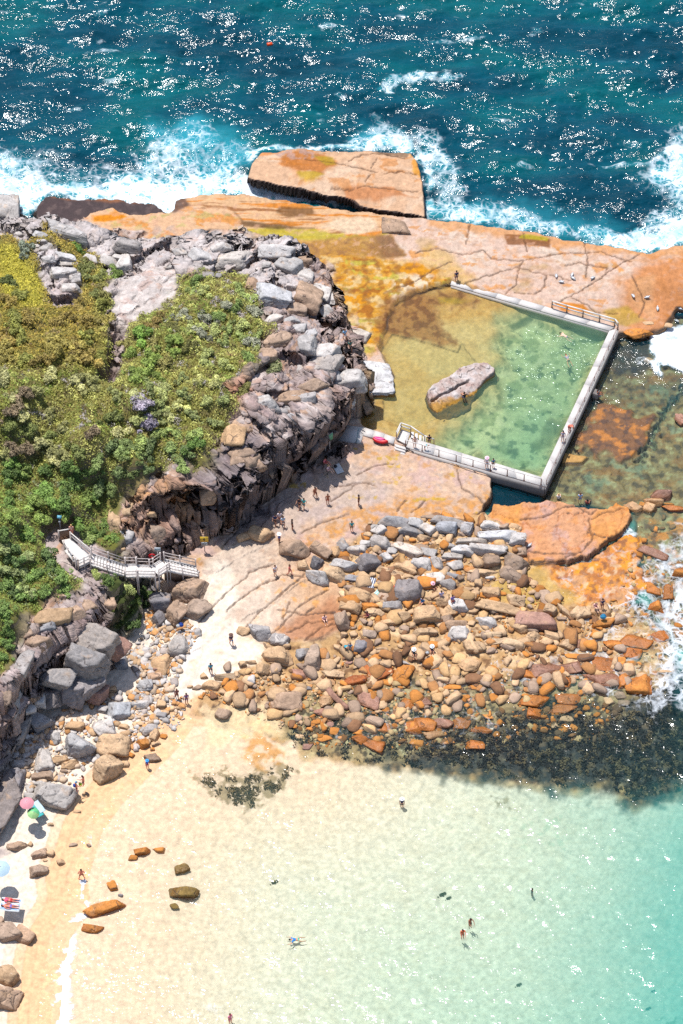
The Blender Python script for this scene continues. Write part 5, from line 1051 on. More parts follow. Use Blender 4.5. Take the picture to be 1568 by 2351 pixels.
def flat_mat(name, rgb, rough=.6, var=.08): return simple(name, lin(*rgb), rough, var, 20, .05)
WT = 1.75
def wpt(x, y, z=WT): p = pt(x, y, z); return Vector(p)
def wall(name, inner, outer, lab, lo=-.9, extra=()):
    """capping slab with joints on a battered concrete wall"""
    i0, i1, o0, o1 = [wpt(*p) for p in (*inner, *outer)]
    root = empty(name, ((i0 + o0) / 2).to_tuple(), 0, lab, 'pool wall', 'concrete walls of the sea pool')
    off = Vector(root.location)
    m = MB(); n = max(3, int((i1 - i0).length / 2.6))
    for k in range(n):
        a, b = k / n + .0006, (k + 1) / n - .0006
        dz = .012 * math.sin(k * 2.3)
        q = [i0.lerp(i1, a), i0.lerp(i1, b), o0.lerp(o1, b), o0.lerp(o1, a)]
        m.prism([(p - off)[:2] for p in q], -.2 - 0, dz)
    m.build('coping', mat_conc, root)
    m = MB(); q = [i0, i1, o1, o0]; c = sum((p for p in q), Vector()) / 4
    m.prism([((p + (c - p).normalized() * .04) - off)[:2] for p in q], lo - WT, -.201)
    m.build('wall_base', mat_conc, root)
    return root
wall('pool_wall', ((1034, 653), (1398.5, 758.6)), ((1038, 641), (1412, 750)), 'concrete seaward wall along the back of the sea pool, with white rail', .4)
wall('pool_wall', ((1399, 759), (1242, 1095)), ((1421, 753), (1252, 1117)), 'longest concrete wall, on the outer side of the sea pool')
wall('pool_wall', ((941, 1004), (1241.5, 1094.6)), ((931, 1026), (1251, 1116.6)), 'concrete wall and walkway on the near side of the sea pool')
wall('pool_wall', ((836, 981), (908, 1004)), ((832, 998), (903, 1018)), 'short low concrete wall from the cliff to the pool steps', .5)
p_ = [wpt(789, 974, 1.72), wpt(838, 981, 1.72), wpt(828, 1018, 1.5), wpt(776, 1012, 1.5)]
m = MB(); m.prism([p[:2] for p in p_], .6, 1.66); o = m.build('concrete_apron', mat_conc); tag(o, 'shaded concrete apron at the cliff foot beside the pool wall', 'paving')

def railing(name, pts_, h, lab, matp, matr, group=None, rails=(1.0, .5), pw=.1, rw=.1, rh=.06):
    root = empty(name, pts_[0].to_tuple(), 0, lab, 'railing', group); off = pts_[0]
    for p in pts_:
        m = MB(); q = p - off; m.box((q.x - pw / 2, q.y - pw / 2, q.z - .1), (q.x + pw / 2, q.y + pw / 2, q.z + h)); m.box((q.x - pw * .8, q.y - pw * .8, q.z), (q.x + pw * .8, q.y + pw * .8, q.z + .02)); m.build('post', matp, root)
    for f in rails:
        m = MB()
        for a, b in zip(pts_[:-1], pts_[1:]):
            z = Vector((0, 0, h * f + (.03 if f == 1.0 else 0))); m.bar(a - off + z, b - off + z, rw, rh)
        m.build('rail', matr, root)
    return root
RG = 'railings of the sea pool'
railing('pool_railing', [wpt(x, y) for x, y in ((1267, 706), (1301, 716.5), (1338, 727), (1376, 738), (1411, 748), (1418, 757))], 1.05, 'white railing with timber posts at the top corner of the pool', mat_dwood, mat_wrail, RG, (1.0, .52), .12, .14, .07)
railing('pool_railing', [wpt(x, y) for x, y in ((931, 1025), (969, 1035.5), (1007.5, 1047), (1047, 1058.5), (1085.6, 1070), (1125.6, 1081), (1164.3, 1091.5), (1203, 1103), (1242, 1113))], 1.0, 'long thin railing on rusty posts along the near pool wall', mat_rust, mat_wrail, RG, (1.0,), .09, .09, .06)
N_ = 15
railing('cable_railing', [wpt(1419 + (1254 - 1419) * k / N_, 756 + (1112 - 756) * k / N_) for k in range(N_ + 1)], .75, 'thin two-strand cable railing along the outer edge of the pool wall', mat_rust, mat_rust, RG, (1.0, .55), .05, .025, .025)
# landing, steps down to the platform and ladder into the water
root = empty('pool_steps', wpt(915, 1030, 1.2).to_tuple(), 0, 'four pale concrete steps from the rock platform up to the pool wall', 'steps'); off = Vector(root.location)
for k in range(4):
    a, b = wpt(906 - k * 1.3, 1019 + k * 6.3, 1.72 - k * .17), wpt(930 - k * 1.3, 1026 + k * 6.3, 1.72 - k * .17)
    m = MB(); d = Vector((.12, -.36, 0)); m.prism([(p - off)[:2] for p in (a, a + d, b + d, b)], 1.72 - k * .17 - off.z - .5, 1.72 - k * .17 - off.z); m.build('tread', mat_conc, root, bevel=.012)
root = empty('timber_landing', wpt(925, 1000).to_tuple(), 0, 'small timber landing with white handrails stepping down into the pool', 'landing'); off = Vector(root.location)
cor = [wpt(*p, 1.98) for p in ((910, 1008), (922, 985), (942, 993), (933, 1020))]
m = MB()
for k in range(9):
    a, b = k / 9 + .006, (k + 1) / 9 - .006
    q = [cor[0].lerp(cor[1], a), cor[0].lerp(cor[1], b), cor[3].lerp(cor[2], b), cor[3].lerp(cor[2], a)]; m.prism([(p - off)[:2] for p in q], 1.9 - off.z, 1.98 - off.z)
m.build('deck', mat_wood, root)
RP_ = [wpt(910, 1006, 1.9), wpt(920, 984.5, 1.9), wpt(943, 992.5, 1.9)]
for p in RP_ + [wpt(974, 1014, 1.3), wpt(996, 1022, 1.0)]:
    m = MB(); q = p - off; m.box((q.x - .05, q.y - .05, q.z - .9), (q.x + .05, q.y + .05, q.z + 1.0)); m.build('post', mat_dwood, root)
for hgt in (1.0, .5):
    m = MB(); z = Vector((0, 0, hgt)); L_ = RP_ + [wpt(974, 1014, 1.3), wpt(996, 1022, 1.0)]
    for a, b in list(zip(L_[:-1], L_[1:]))[:(4 if hgt == 1.0 else 2)]: m.bar(a - off + z, b - off + z, .12, .06)
    m.build('handrail', mat_wrail, root)
for k in range(4):
    m = MB(); a = wpt(947 + k * 9, 1000 + k * 3.5, 1.75 - k * .22); m.box((a.x - off.x - .15, a.y - off.y - .5, a.z - off.z - .05), (a.x - off.x + .15, a.y - off.y + .5, a.z - off.z)); m.build('step', mat_wood, root)

# boardwalk
def board(name, pts_, width, lab, cat, group=None, tread=.3, step=True, legs=True, sides=(1, -1), post_every=1.7):
    root = empty(name, pts_[0].to_tuple(), 0, lab, cat, group); off = pts_[0]
    tr = MB(); st = MB()
    for a, b in zip(pts_[:-1], pts_[1:]):
        d = b - a; L_ = d.length; n = max(2, int(Vector((d.x, d.y)).length / tread)); hd = Vector((d.x, d.y, 0)).normalized(); sd = Vector((-hd.y, hd.x, 0))
        for k in range(n):
            p = a + d * ((k + .5) / n) - off; zt = (a.z + d.z * ((k + 1) / n if d.z < 0 else k / n) - off.z) if step else p.z
            c = Vector((p.x, p.y, zt)); hw = Vector((d.x, d.y)).length / n / 2 * (1.0 if step else .9)
            tr.prism([(c + hd * sx * hw + sd * sy * width / 2)[:2] for sx, sy in ((-1, -1), (1, -1), (1, 1), (-1, 1))], c.z - .05, c.z)
        for s_ in (1, -1): st.bar(a - off + sd * s_ * (width / 2 + .035) - Vector((0, 0, .12)), b - off + sd * s_ * (width / 2 + .035) - Vector((0, 0, .12)), .06, .3)
        for s_ in sides:
            npst = max(1, round(L_ / post_every)); prev = None
            for k in range(npst + 1):
                q = a + d * (k / npst) - off + sd * s_ * (width / 2 + .12)
                zb = hq(np.array([q.x + off.x]), np.array([q.y + off.y]))[0] - off.z
                m = MB(); m.box((q.x - .055, q.y - .055, max(zb - .3, q.z - 4.5) if legs else q.z - .3), (q.x + .055, q.y + .055, q.z + 1.08)); m.add([(q.x - .08, q.y - .08, q.z + 1.08), (q.x + .08, q.y - .08, q.z + 1.08), (q.x + .08, q.y + .08, q.z + 1.08), (q.x - .08, q.y + .08, q.z + 1.08), (q.x, q.y, q.z + 1.15)], [(0, 1, 4), (1, 2, 4), (2, 3, 4), (3, 0, 4)]); m.build('post', mat_post, root)
            for hgt in (.98, .5):
                m = MB(); z = Vector((0, 0, hgt)); e = sd * s_ * (width / 2 + .12); m.bar(a - off + e + z, b - off + e + z, .05, .08); m.build('rail', mat_post, root)
    tr.build('treads' if step else 'deck', mat_wood, root); st.build('stringer', mat_wood, root)
    return root
BG = 'boardwalk down to the beach'
V3 = lambda x, y, z: Vector(pt(x, y, z))
dk = [V3(142, 1240, 7.1), V3(162, 1236, 7.1), V3(209, 1276, 7.1), V3(207, 1288, 7.1), V3(180, 1301, 7.1), V3(168, 1290, 7.1), V3(148, 1256, 7.1)]
root = empty('lookout_deck', dk[0].to_tuple(), 0, 'pale timber lookout deck at the top of the boardwalk among shrubs', 'deck', BG); off = dk[0]
m = MB(); m.prism([(p - off)[:2] for p in dk], -.12, 0); m.build('deck_boards', mat_wood, root)
for L_ in (dk[1:3], dk[3:5], dk[4:7]):
    for a, b in zip(L_[:-1], L_[1:]):
        for hgt in (.98, .5):
            m = MB(); m.bar(a - off + Vector((0, 0, hgt)), b - off + Vector((0, 0, hgt)), .08, .12); m.build('rail', mat_wood, root)
        for q in (a, a.lerp(b, .5), b):
            m = MB(); q = q - off; m.box((q.x - .07, q.y - .07, -3.2), (q.x + .07, q.y + .07, 1.08)); m.build('post', mat_post, root)
for f in (0.0, 0.5):
    m = MB()
    a, b = dk[4].lerp(dk[3], .02) - off, dk[4].lerp(dk[3], .98) - off
    m.bar(a + Vector((0, 0, -.3 + f * .5)), b + Vector((0, 0, -.3 + f * .5)), .06, .2); m.build('fascia', mat_wood, root)
a, b = V3(152, 1262, 7.55), V3(174, 1288, 7.55)
root = empty('bench', a.to_tuple(), 0, 'long white timber bench along the left edge of the lookout deck', 'bench')
m = MB(); m.bar((0, 0, 0), b - a, .5, .07); m.build('seat', mat_wrail, root)
for f in (.1, .9):
    m = MB(); q = (b - a) * f; m.box((q.x - .2, q.y - .05, -.45), (q.x + .2, q.y + .05, -.036)); m.build('leg', mat_post, root)
board('upper_stairs', [V3(209, 1283, 7.05), V3(287, 1310, 5.1)], 1.35, 'long upper flight of grey timber stairs leaving the lookout deck', 'stairs', BG)
board('stair_landing', [V3(288, 1310, 5.08), V3(314, 1309, 5.08)], 1.5, 'square timber landing on tall posts between the stair flights', 'landing', BG, .14, False, True, (1, -1), 1.2)
board('boardwalk', [V3(315, 1310, 5.05), V3(354, 1311, 4.6), V3(379, 1295, 4.6)], 1.35, 'short level boardwalk on posts bending above the gully shrubs', 'boardwalk', BG, .14, False)
board('lower_stairs', [V3(380, 1296, 4.55), V3(453, 1312, 2.45)], 1.35, 'lower flight of timber stairs ending on the sandy pavement', 'stairs', BG)
m = MB()
a, b = V3(380, 1310, 3.9), V3(440, 1322, 2.6); d = b - a; n = 14
for k in range(n):
    q = a + d * (k / n); q2 = a + d * ((k + .92) / n); m.bar((q.x, q.y, 1.9), (q.x, q.y, q.z + .1), .3, .12, (0, 1, 0))
o = m.build('retaining_wall', mat_dwood); tag(o, 'vertical timber sleeper wall under the lower stairs', 'retaining wall')
# timber screen and lamp at the head of the walk
a, b = V3(136, 1234, 7.0), V3(164, 1229, 7.0); d = b - a
root = empty('timber_screen', a.to_tuple(), 0, 'brown timber slat screen behind the lookout deck', 'screen')
m = MB()
for k in range(12): q = d * ((k + .5) / 12); m.box((q.x - .045, q.y - .02, -.6), (q.x + .045, q.y + .02, 1.1))
m.build('slats', mat_dwood, root)
m = MB(); m.bar((0, -.05, 1.15), d + Vector((0, -.05, 1.15)), .1, .08); m.build('cap_rail', mat_wrail, root)
for f in (-.02, 1.02):
    m = MB(); q = d * f; m.box((q.x - .07, q.y - .07, -.8), (q.x + .07, q.y + .07, 1.2)); m.build('post', mat_post, root)
mat_blue = flat_mat('blue_panel', (120, 190, 214), .3)
mat_metal = flat_mat('grey_metal', (170, 172, 176), .4)
q = V3(139, 1218, 7.2); root = empty('solar_light', q.to_tuple(), 0, 'solar light with pale blue panel on a post above the deck', 'light')
m = MB(); m.tube((0, 0, -1), (0, 0, 2.2), .05); m.build('pole', mat_metal, root)
m = MB(); m.box((-.22, -.16, -.02), (.22, .16, .03)); p_o = m.build('panel', mat_blue, root); p_o.location = (0, 0, 2.25); p_o.rotation_euler = (.5, .15, 0)
m = MB(); m.box((-.1, -.35, 1.75), (.1, -.05, 1.85)); m.build('lamp_head', mat_metal, root)

# signs
mat_yel = flat_mat('yellow_sign', (250, 205, 70)); mat_wht = flat_mat('white_sign', (246, 246, 244)); mat_blk = flat_mat('black_mark', (40, 40, 44)); mat_red = flat_mat('red_plastic', (226, 40, 50), .4)
mat_org = flat_mat('orange_sign', (222, 160, 80)); mat_grn = flat_mat('green_sign', (130, 214, 160)); mat_pale = flat_mat('pale_sign', (226, 232, 236)); mat_cream = flat_mat('cream_sign', (250, 226, 196))
q = V3(470, 1266, 2.2); root = empty('warning_sign', q.to_tuple(), 0, 'yellow warning sign with a white panel below, at the cliff foot', 'sign')
m = MB(); m.tube((0, .04, -.3), (0, .04, 2.5), .045); m.build('pole', mat_metal, root)
m = MB(); m.box((-.42, -.02, 1.65), (.42, .02, 2.45)); sg = m.build('yellow_panel', mat_yel, root)
m = MB(); m.add([(-.05, -.026, 1.8), (.1, -.026, 1.8), (.02, -.026, 2.02), (.14, -.026, 2.02), (-.02, -.026, 2.32), (-.08, -.026, 2.3), (.0, -.026, 2.1), (-.12, -.026, 2.08)], [(0, 1, 2, 3, 4, 5, 6, 7)]); m.build('symbol', mat_blk, sg)
m = MB(); m.box((-.3, -.02, .95), (.3, .02, 1.5)); wp_ = m.build('white_panel', mat_wht, root)
m = MB()
for k in range(3): m.box((-.22, -.026, 1.04 + k * .15), (.22, -.021, 1.10 + k * .15))
m.build('text_lines', mat_blk, wp_)
q = V3(361, 1290, 3.3); root = empty('information_sign', q.to_tuple(), 0, 'small white sign on a leaning white pole behind the boardwalk', 'sign')
m = MB(); m.tube((0, .04, -.5), (.12, .04, 2.2), .04); m.build('pole', mat_wht, root)
m = MB(); m.box((-.22, -.02, 1.75), (.42, .02, 2.4)); sg = m.build('panel', mat_pale, root)
m = MB(); m.box((-.15, -.026, 2.1), (.35, -.021, 2.2)); m.build('text_line', mat_blue, sg)
q = V3(350, 1287, 3.4); root = empty('lifebuoy_post', q.to_tuple(), 0, 'red lifebuoy holder half hidden behind the boardwalk rail', 'lifebuoy')
m = MB(); m.tube((0, 0, -.6), (0, 0, 1.1), .05); m.build('post', mat_post, root)
bm = MB()
for k in range(14):
    a, b = k / 14 * 6.2832, (k + 1) / 14 * 6.2832; bm.tube((.3 * math.cos(a), -.12, .9 + .3 * math.sin(a)), (.3 * math.cos(b), -.12, .9 + .3 * math.sin(b)), .085, caps=False)
bm.build('ring', mat_red, root)
# notice boards fixed on the shaded wall
mat_ink = flat_mat('grey_print', (120, 130, 140))
for x, y, w_, h_, mt, lb in ((725.5, 1015.5, .32, .42, mat_org, 'small orange notice, leftmost of the four under the overhang'), (733.5, 1013.5, .34, .68, mat_wht, 'tall white notice board under the overhang'), (748, 1007.5, .42, .6, mat_cream, 'cream notice with coloured blocks under the overhang'), (758, 1004, .34, .5, mat_grn, 'pale green notice, rightmost of the four under the overhang')):
    g = Vector(ground(x, y + 40)); q = V3(x, y, 4.3); root = empty('notice_board', q.to_tuple(), R(42), lb, 'notice', 'notice boards under the overhang')
    m = MB(); m.box((-w_ - .03, .0, -h_ - .03), (w_ + .03, .05, h_ + .03)); m.box((-.05, .05, -2.6), (.05, .12, h_)); m.build('backing', mat_post, root)
    m = MB(); m.box((-w_, -.03, -h_), (w_, -.003, h_)); pn = m.build('panel', mt, root)
    m = MB()
    for k in range(4): m.box((-w_ * .75, -.036, h_ * (.6 - k * .4)), (w_ * (.75 - .2 * (k % 2)), -.031, h_ * (.72 - k * .4)))
    m.build('print', mat_ink, pn)
q = V3(818, 1016, 1.6); root = empty('leaning_pole', q.to_tuple(), 0, 'thin blue-green pole leaning beside the shaded concrete apron', 'pole')
m = MB(); m.tube((0, 0, -.1), (.22, .35, 1.9), .04); m.build('shaft', flat_mat('teal_pole', (110, 160, 170)), root)
m = MB(); m.tube((0, 0, -.12), (0, 0, .06), .09); m.build('foot', mat_metal, root)

# pipe block outside the pool
q = V3(1368, 906, .35); root = empty('outlet_box', q.to_tuple(), R(-25), 'small concrete outlet box against the outer pool wall', 'outlet')
m = MB(); m.box((-.3, -.35, -.9), (.3, .35, .5)); m.build('box', mat_conc, root, bevel=.03)
m = MB(); m.tube((.3, 0, .1), (.55, 0, .05), .16, n=12); m.build('pipe', mat_metal, root)

# beach things
def umbrella(x, y, z, r, lab, cols, tilt, n=8, h=1.95):
    g = Vector(pt(x, y, z)); root = empty('beach_umbrella', g.to_tuple(), 0, lab, 'umbrella')
    m = MB(); m.tube((0, 0, -.2), (0, 0, h), .022); m.build('pole', mat_wrail, root)
    for half in range(len(cols)):
        m = MB()
        for k in range(n):
            if k * len(cols) // n != half: continue
            for j in range(4):
                r0, r1 = r * j / 4, r * (j + 1) / 4; z0, z1 = h - .42 * (j / 4) ** 1.6, h - .42 * ((j + 1) / 4) ** 1.6
                a, b = k / n * 6.2832 + 2.6, (k + 1) / n * 6.2832 + 2.6; mid = (a + b) / 2
                sag = .96
                def P(rr, zz, an, s=1): return (rr * s * math.cos(an), rr * s * math.sin(an), zz)
                v = [P(r0, z0, a), P(r1, z1, a), P(r1, z1, mid, sag), P(r1, z1, b), P(r0, z0, b), P(r0, z0, mid, sag)]
                m.add(v, [(0, 1, 2, 5), (5, 2, 3, 4)])
        c_ = m.build('canopy_panels' if len(cols) > 1 else 'canopy', cols[half], root); c_.rotation_euler = tilt
    m = MB()
    for k in range(n):
        a = k / n * 6.2832 + 2.6; m.tube((0, 0, h - .02), (r * .98 * math.cos(a), r * .98 * math.sin(a), h - .44), .012, n=5)
    rb_ = m.build('ribs', mat_metal, root); rb_.rotation_euler = tilt
    m = MB(); m.ell((0, 0, h + .03), (.05, .05, .07)); fn = m.build('finial', mat_wrail, root); fn.rotation_euler = tilt
    return root
mat_pink = flat_mat('pink_cloth', (255, 172, 182)); mat_lime = flat_mat('lime_cloth', (190, 240, 160)); mat_teal = flat_mat('teal_cloth', (60, 190, 190)); mat_sky = flat_mat('sky_cloth', (206, 232, 246))
umbrella(64, 1864, 2.0, .72, 'pink beach umbrella beside the boulders at the cliff foot', [mat_pink], (0, 0, 0))
umbrella(74, 1876, 1.9, .62, 'lime and green beach umbrella tilted against the pink one', [mat_lime, flat_mat('green_cloth', (120, 220, 150))], (.25, .1, .3), h=1.5)
umbrella(2, 2014, 1.9, .95, 'pale blue beach umbrella at the left edge of the beach', [mat_sky], (.05, .05, 0), h=2.1)
def towel(x, y, z, w_, l_, rz, lab, base, stripe=None, n=5, tilt=(0, 0)):
    v, f = [], []
    r = np.random.default_rng(int(x * 7)); NX, NY = 9, 14
    g = pt(x, y, z)
    for j in range(NY):
        for i in range(NX):
            v.append(((i / (NX - 1) - .5) * w_, (j / (NY - 1) - .5) * l_, .03 + .02 * math.sin(i * 1.7 + j * .8 + x)))
    f = [(j * NX + i, j * NX + i + 1, (j + 1) * NX + i + 1, (j + 1) * NX + i) for j in range(NY - 1) for i in range(NX - 1)]
    me = mk_mesh('towel', v, f, [base], True)
    o = link('towel', me, loc=tuple(g), rot=(tilt[0], tilt[1], rz)); md = o.modifiers.new('thick', 'SOLIDIFY'); md.thickness = .02
    tag(o, lab, 'towel')
    if stripe is not None:
        m = MB()
        for k in range(n):
            x0 = (-.5 + (k + .25) / n) * w_; x1 = x0 + w_ / n * .5
            for j in range(NY - 1):
                y0, y1 = (j / (NY - 1) - .5) * l_, ((j + 1) / (NY - 1) - .5) * l_
                zz = lambda xx, jj: .037 + .02 * math.sin((xx / w_ + .5) * (NX - 1) * 1.7 + jj * .8 + x)
                m.add([(x0, y0, zz(x0, j)), (x1, y0, zz(x1, j)), (x1, y1, zz(x1, j + 1)), (x0, y1, zz(x0, j + 1))], [(0, 1, 2, 3)])
        m.build('stripes', stripe, o)
    return o
def rtop(x, y):
    q = min(REC[:N_THING], key=lambda e: (e['x'] - x) ** 2 + (e['y'] - y) ** 2)
    return q.get('top', 1.5)
mat_navy = flat_mat('navy_cloth', (44, 62, 112)); mat_mint = flat_mat('mint_cloth', (150, 224, 210))
zt1 = rtop(849.6, 1340) + .04; zt2 = rtop(873, 1367) + .04
towel(849.6, 1338, zt1, 1.05, 1.35, R(-14), 'white towel with navy stripes spread on a flat boulder', mat_wht, mat_navy, 5)
towel(876, 1358, zt2, 1.0, 1.3, R(-38), 'white towel with mint stripes under sunbathers on a boulder', mat_wht, mat_mint, 4)
towel(776, 1076, 1.72, .8, 1.3, R(25), 'plain white towel on the rock platform by the cliff', mat_wht)
towel(24, 2077, 1.6, 1.5, 1.9, R(84), 'white and pale blue towel under two sunbathers', mat_wht, flat_mat('pale_blue_cloth', (170, 200, 236)), 3)
towel(84, 1860, 1.35, .7, 1.7, R(35), 'teal towel on the sand under the umbrellas', mat_teal)
towel(90, 1852, 1.4, .6, 1.5, R(35), 'pale blue towel behind the teal one under the umbrellas', mat_sky)
towel(801, 757, 2.25, .6, 1.1, R(80), 'white towel on the grey rocks by the pool', mat_wht)
def bag(x, y, z, s_, col, lab, rz=0):
    g = pt(x, y, z); root = empty('bag', tuple(g), rz, lab, 'bag')
    m = MB(); m.ell((0, 0, s_ * .5), (s_ * .55, s_ * .4, s_ * .55)); m.build('body', col, root, True)
    m = MB()
    for k in range(6):
        a, b = math.pi * k / 6, math.pi * (k + 1) / 6; m.tube((s_ * .35 * math.cos(a), 0, s_ * (.9 + .35 * math.sin(a))), (s_ * .35 * math.cos(b), 0, s_ * (.9 + .35 * math.sin(b))), s_ * .05, n=5)
    m.build('strap', col, root); return root
mat_black = flat_mat('black_cloth', (38, 38, 46)); mat_blu = flat_mat('blue_cloth', (50, 90, 190)); mat_ltb = flat_mat('light_blue_cloth', (70, 170, 216))
bag(770, 1073, 1.75, .38, mat_black, 'small black bag on the white towel by the cliff')
bag(416, 1438, 1.5, .5, mat_blu, 'blue bag in the shade of the stair boulders')
bag(409, 1440, 1.5, .42, mat_wht, 'white bag left of the blue bag')
bag(1384.6, 1420, .75, .62, mat_ltb, 'bright blue bag hanging on the boulder by the surf')
bag(981, 1501, .85, .36, mat_wht, 'white bag beside the seated angler in black')
# kayak shaped float, buoy, bucket, driftwood
g = V3(873, 1015, 1.55); root = empty('kayak', g.to_tuple(), R(-14), 'short pink and red kayak lying beside the low pool wall', 'kayak')
def hull(z0, z1, w_, l_, c):
    v, f = [], []; n = 15
    for j in range(n):
        s_ = j / (n - 1) * 2 - 1; ww = w_ * max(1e-3, (1 - abs(s_) ** 2.6)) ; zz = .08 * abs(s_) ** 2
        for k in range(8): a = k / 8 * 6.2832; v.append((s_ * l_, ww * math.cos(a), z0 + (z1 - z0) * (.5 + .5 * math.sin(a)) + zz))
    f = [(j * 8 + k, j * 8 + (k + 1) % 8, (j + 1) * 8 + (k + 1) % 8, (j + 1) * 8 + k) for j in range(n - 1) for k in range(8)]
    mm = MB(); mm.add(v, f); return mm
hull(0, .42, .36, .85, None).build('hull', mat_red, root, True)
hull(.2, .5, .26, .62, None).build('deck', flat_mat('hot_pink', (240, 70, 150), .4), root, True).location = (-.15, .12, 0)
g = V3(619, 102, .1); root = empty('buoy', g.to_tuple(), R(10), 'orange buoy floating in the open sea', 'buoy')
m = MB(); m.tube((-.32, 0, .05), (.32, 0, .05), .2, n=14); m.build('float', flat_mat('orange_plastic', (255, 90, 30), .35), root, False, .04)
m = MB(); m.tube((.3, 0, .05), (.46, 0, .05), .06); m.build('end_cap', mat_metal, root)
g = V3(185, 1807, 1.0); root = empty('bucket', g.to_tuple(), 0, 'small lime green bucket held between two people on the sand', 'bucket')
m = MB(); m.tube((0, 0, .25), (0, 0, .58), .13, .18, 12, False); m.tube((0, 0, .25), (0, 0, .26), .13, .13, 12); m.build('pail', flat_mat('lime_plastic', (210, 240, 80), .4), root)
m = MB()
for k in range(6):
    a, b = math.pi * k / 6, math.pi * (k + 1) / 6; m.tube((.18 * math.cos(a), 0, .58 + .16 * math.sin(a)), (.18 * math.cos(b), 0, .58 + .16 * math.sin(b)), .012, n=5)
m.build('handle', mat_wht, root)
# driftwood log: a warped tapering trunk
a, b = Vector(ground(751, 1583)) + Vector((0, 0, .25)), Vector(ground(797, 1632)) + Vector((0, 0, .25)); d = b - a
v, f = [], []; n, k_ = 24, 12; r_ = np.random.default_rng(4); ax = d.normalized(); u_ = ax.cross(Vector((0, 0, 1))).normalized(); w__ = u_.cross(ax)
for j in range(n):
    s_ = j / (n - 1); c = d * s_ + u_ * .08 * math.sin(s_ * 5) ; rr = (.34 - .08 * s_) * (1 if 0 < j < n - 1 else .55)
    for i in range(k_):
        an = i / k_ * 6.2832; q = rr * (1 + .12 * math.sin(3 * an + s_ * 4) + .07 * r_.normal()); v.append(tuple(c + u_ * (q * math.cos(an)) + w__ * (q * math.sin(an))))
f = [(j * k_ + i, j * k_ + (i + 1) % k_, (j + 1) * k_ + (i + 1) % k_, (j + 1) * k_ + i) for j in range(n - 1) for i in range(k_)] + [tuple(range(k_))[::-1], tuple(range((n - 1) * k_, n * k_))]
m = MB(); m.add(v, f); o = m.build('driftwood_log', simple('driftwood', lin(176, 132, 112), .9, .35, 3, .6), None, True, loc=a.to_tuple()); tag(o, 'long purplish brown driftwood log lying diagonally in the shallows', 'log')

# gulls
mat_gull = flat_mat('white_feather', (250, 250, 250)); mat_gw = flat_mat('grey_feather', (180, 184, 192)); mat_beak = flat_mat('orange_beak', (230, 90, 50))
GB = [(1277, 637), (1289.6, 649.7), (1313.4, 633.4), (1315, 641), (1359.7, 641), (1454, 682.8), (1486.3, 685), (1509.4, 710.3), (1562, 711.4), (1555.7, 724.5), (1554, 740), (1216, 1254)]
proto = None
for i, (x, y) in enumerate(GB):
    g = ground(x, y); rz = R(i * 77 % 360)
    lb = ['grey and white gull standing alone left of the other gulls on the cracked platform', 'gull just below the leftmost gull on the platform', 'upper gull of the close pair behind the pool railing', 'lower gull of the close pair behind the pool railing', 'lone gull on the diagonal joint of the platform', 'gull on the tan rock above the pool rail corner', 'gull right of the one above the pool rail corner', 'gull on the orange rock above the white surf', 'topmost gull of three at the right edge', 'middle gull of three at the right edge', 'lowest gull of three at the right edge, above the surf', 'lone gull on the orange slab beside the boulder pile'][i]
    if proto is None:
        root = empty('gull', tuple(g), rz, lb, 'gull', 'gulls standing on the rocks')
        m = MB(); m.ell((0, 0, .2), (.13, .24, .12), 12, 8); m.ell((0, -.2, .33), (.065, .075, .07), 10, 7); m.tube((0, -.14, .24), (0, -.19, .33), .075, .055, 8); m.add([(-.06, .2, .2), (.06, .2, .2), (.05, .4, .2), (-.05, .4, .2), (0, .22, .24)], [(0, 1, 2, 3), (0, 4, 1), (1, 4, 2), (2, 4, 3), (3, 4, 0)]); m.build('body', mat_gull, root, True)
        for s_ in (1, -1):
            m = MB(); m.ell((s_ * .1, .07, .24), (.05, .24, .085), 8, 6); m.build('wing', mat_gw, root, True)
            m = MB(); m.tube((s_ * .05, 0, .1), (s_ * .05, -.01, 0), .012, n=5); m.box((s_ * .05 - .03, -.07, 0), (s_ * .05 + .03, .01, .01)); m.build('leg', mat_beak, root)
        m = MB(); m.tube((0, -.26, .33), (0, -.35, .31), .025, .004, 6); m.build('beak', mat_beak, root); proto = root; kids = list(root.children)
    else:
        c = proto.copy(); COL.objects.link(c); c.location = tuple(g); c.rotation_euler = (0, 0, rz); c['label'] = lb
        for k in kids:
            e = k.copy(); COL.objects.link(e); e.parent = c

# the long rock island inside the pool: two tilted beds split by a groove
isl = [(976, 908), (990, 893), (1030, 870), (1058, 850), (1090, 842), (1118, 838), (1139, 850), (1135, 862), (1110, 880), (1098, 898), (1085, 918), (1082, 932), (1062, 940), (1020, 962), (1002, 955), (985, 935)]
wp = [tuple(pt(*p, 1.5)[:2]) for p in isl]; cx_, cy_ = np.mean(wp, 0)
gx_ = np.arange(min(p[0] for p in wp) - .6, max(p[0] for p in wp) + .6, .06); gy_ = np.arange(min(p[1] for p in wp) - .6, max(p[1] for p in wp) + .6, .06); IX, IY = np.meshgrid(gx_, gy_)
dd, ins = seg_dist(IX, IY, wp); dd = np.where(ins, dd, -dd) + .15 * fbm(IX / .8, IY / .8, 4, 5)
ax = np.array(pt(1139, 845, 1.5)[:2]) - np.array(pt(985, 925, 1.5)[:2]); ax /= np.linalg.norm(ax); al = (IX - cx_) * ax[0] + (IY - cy_) * ax[1]; ac = -(IX - cx_) * ax[1] + (IY - cy_) * ax[0]
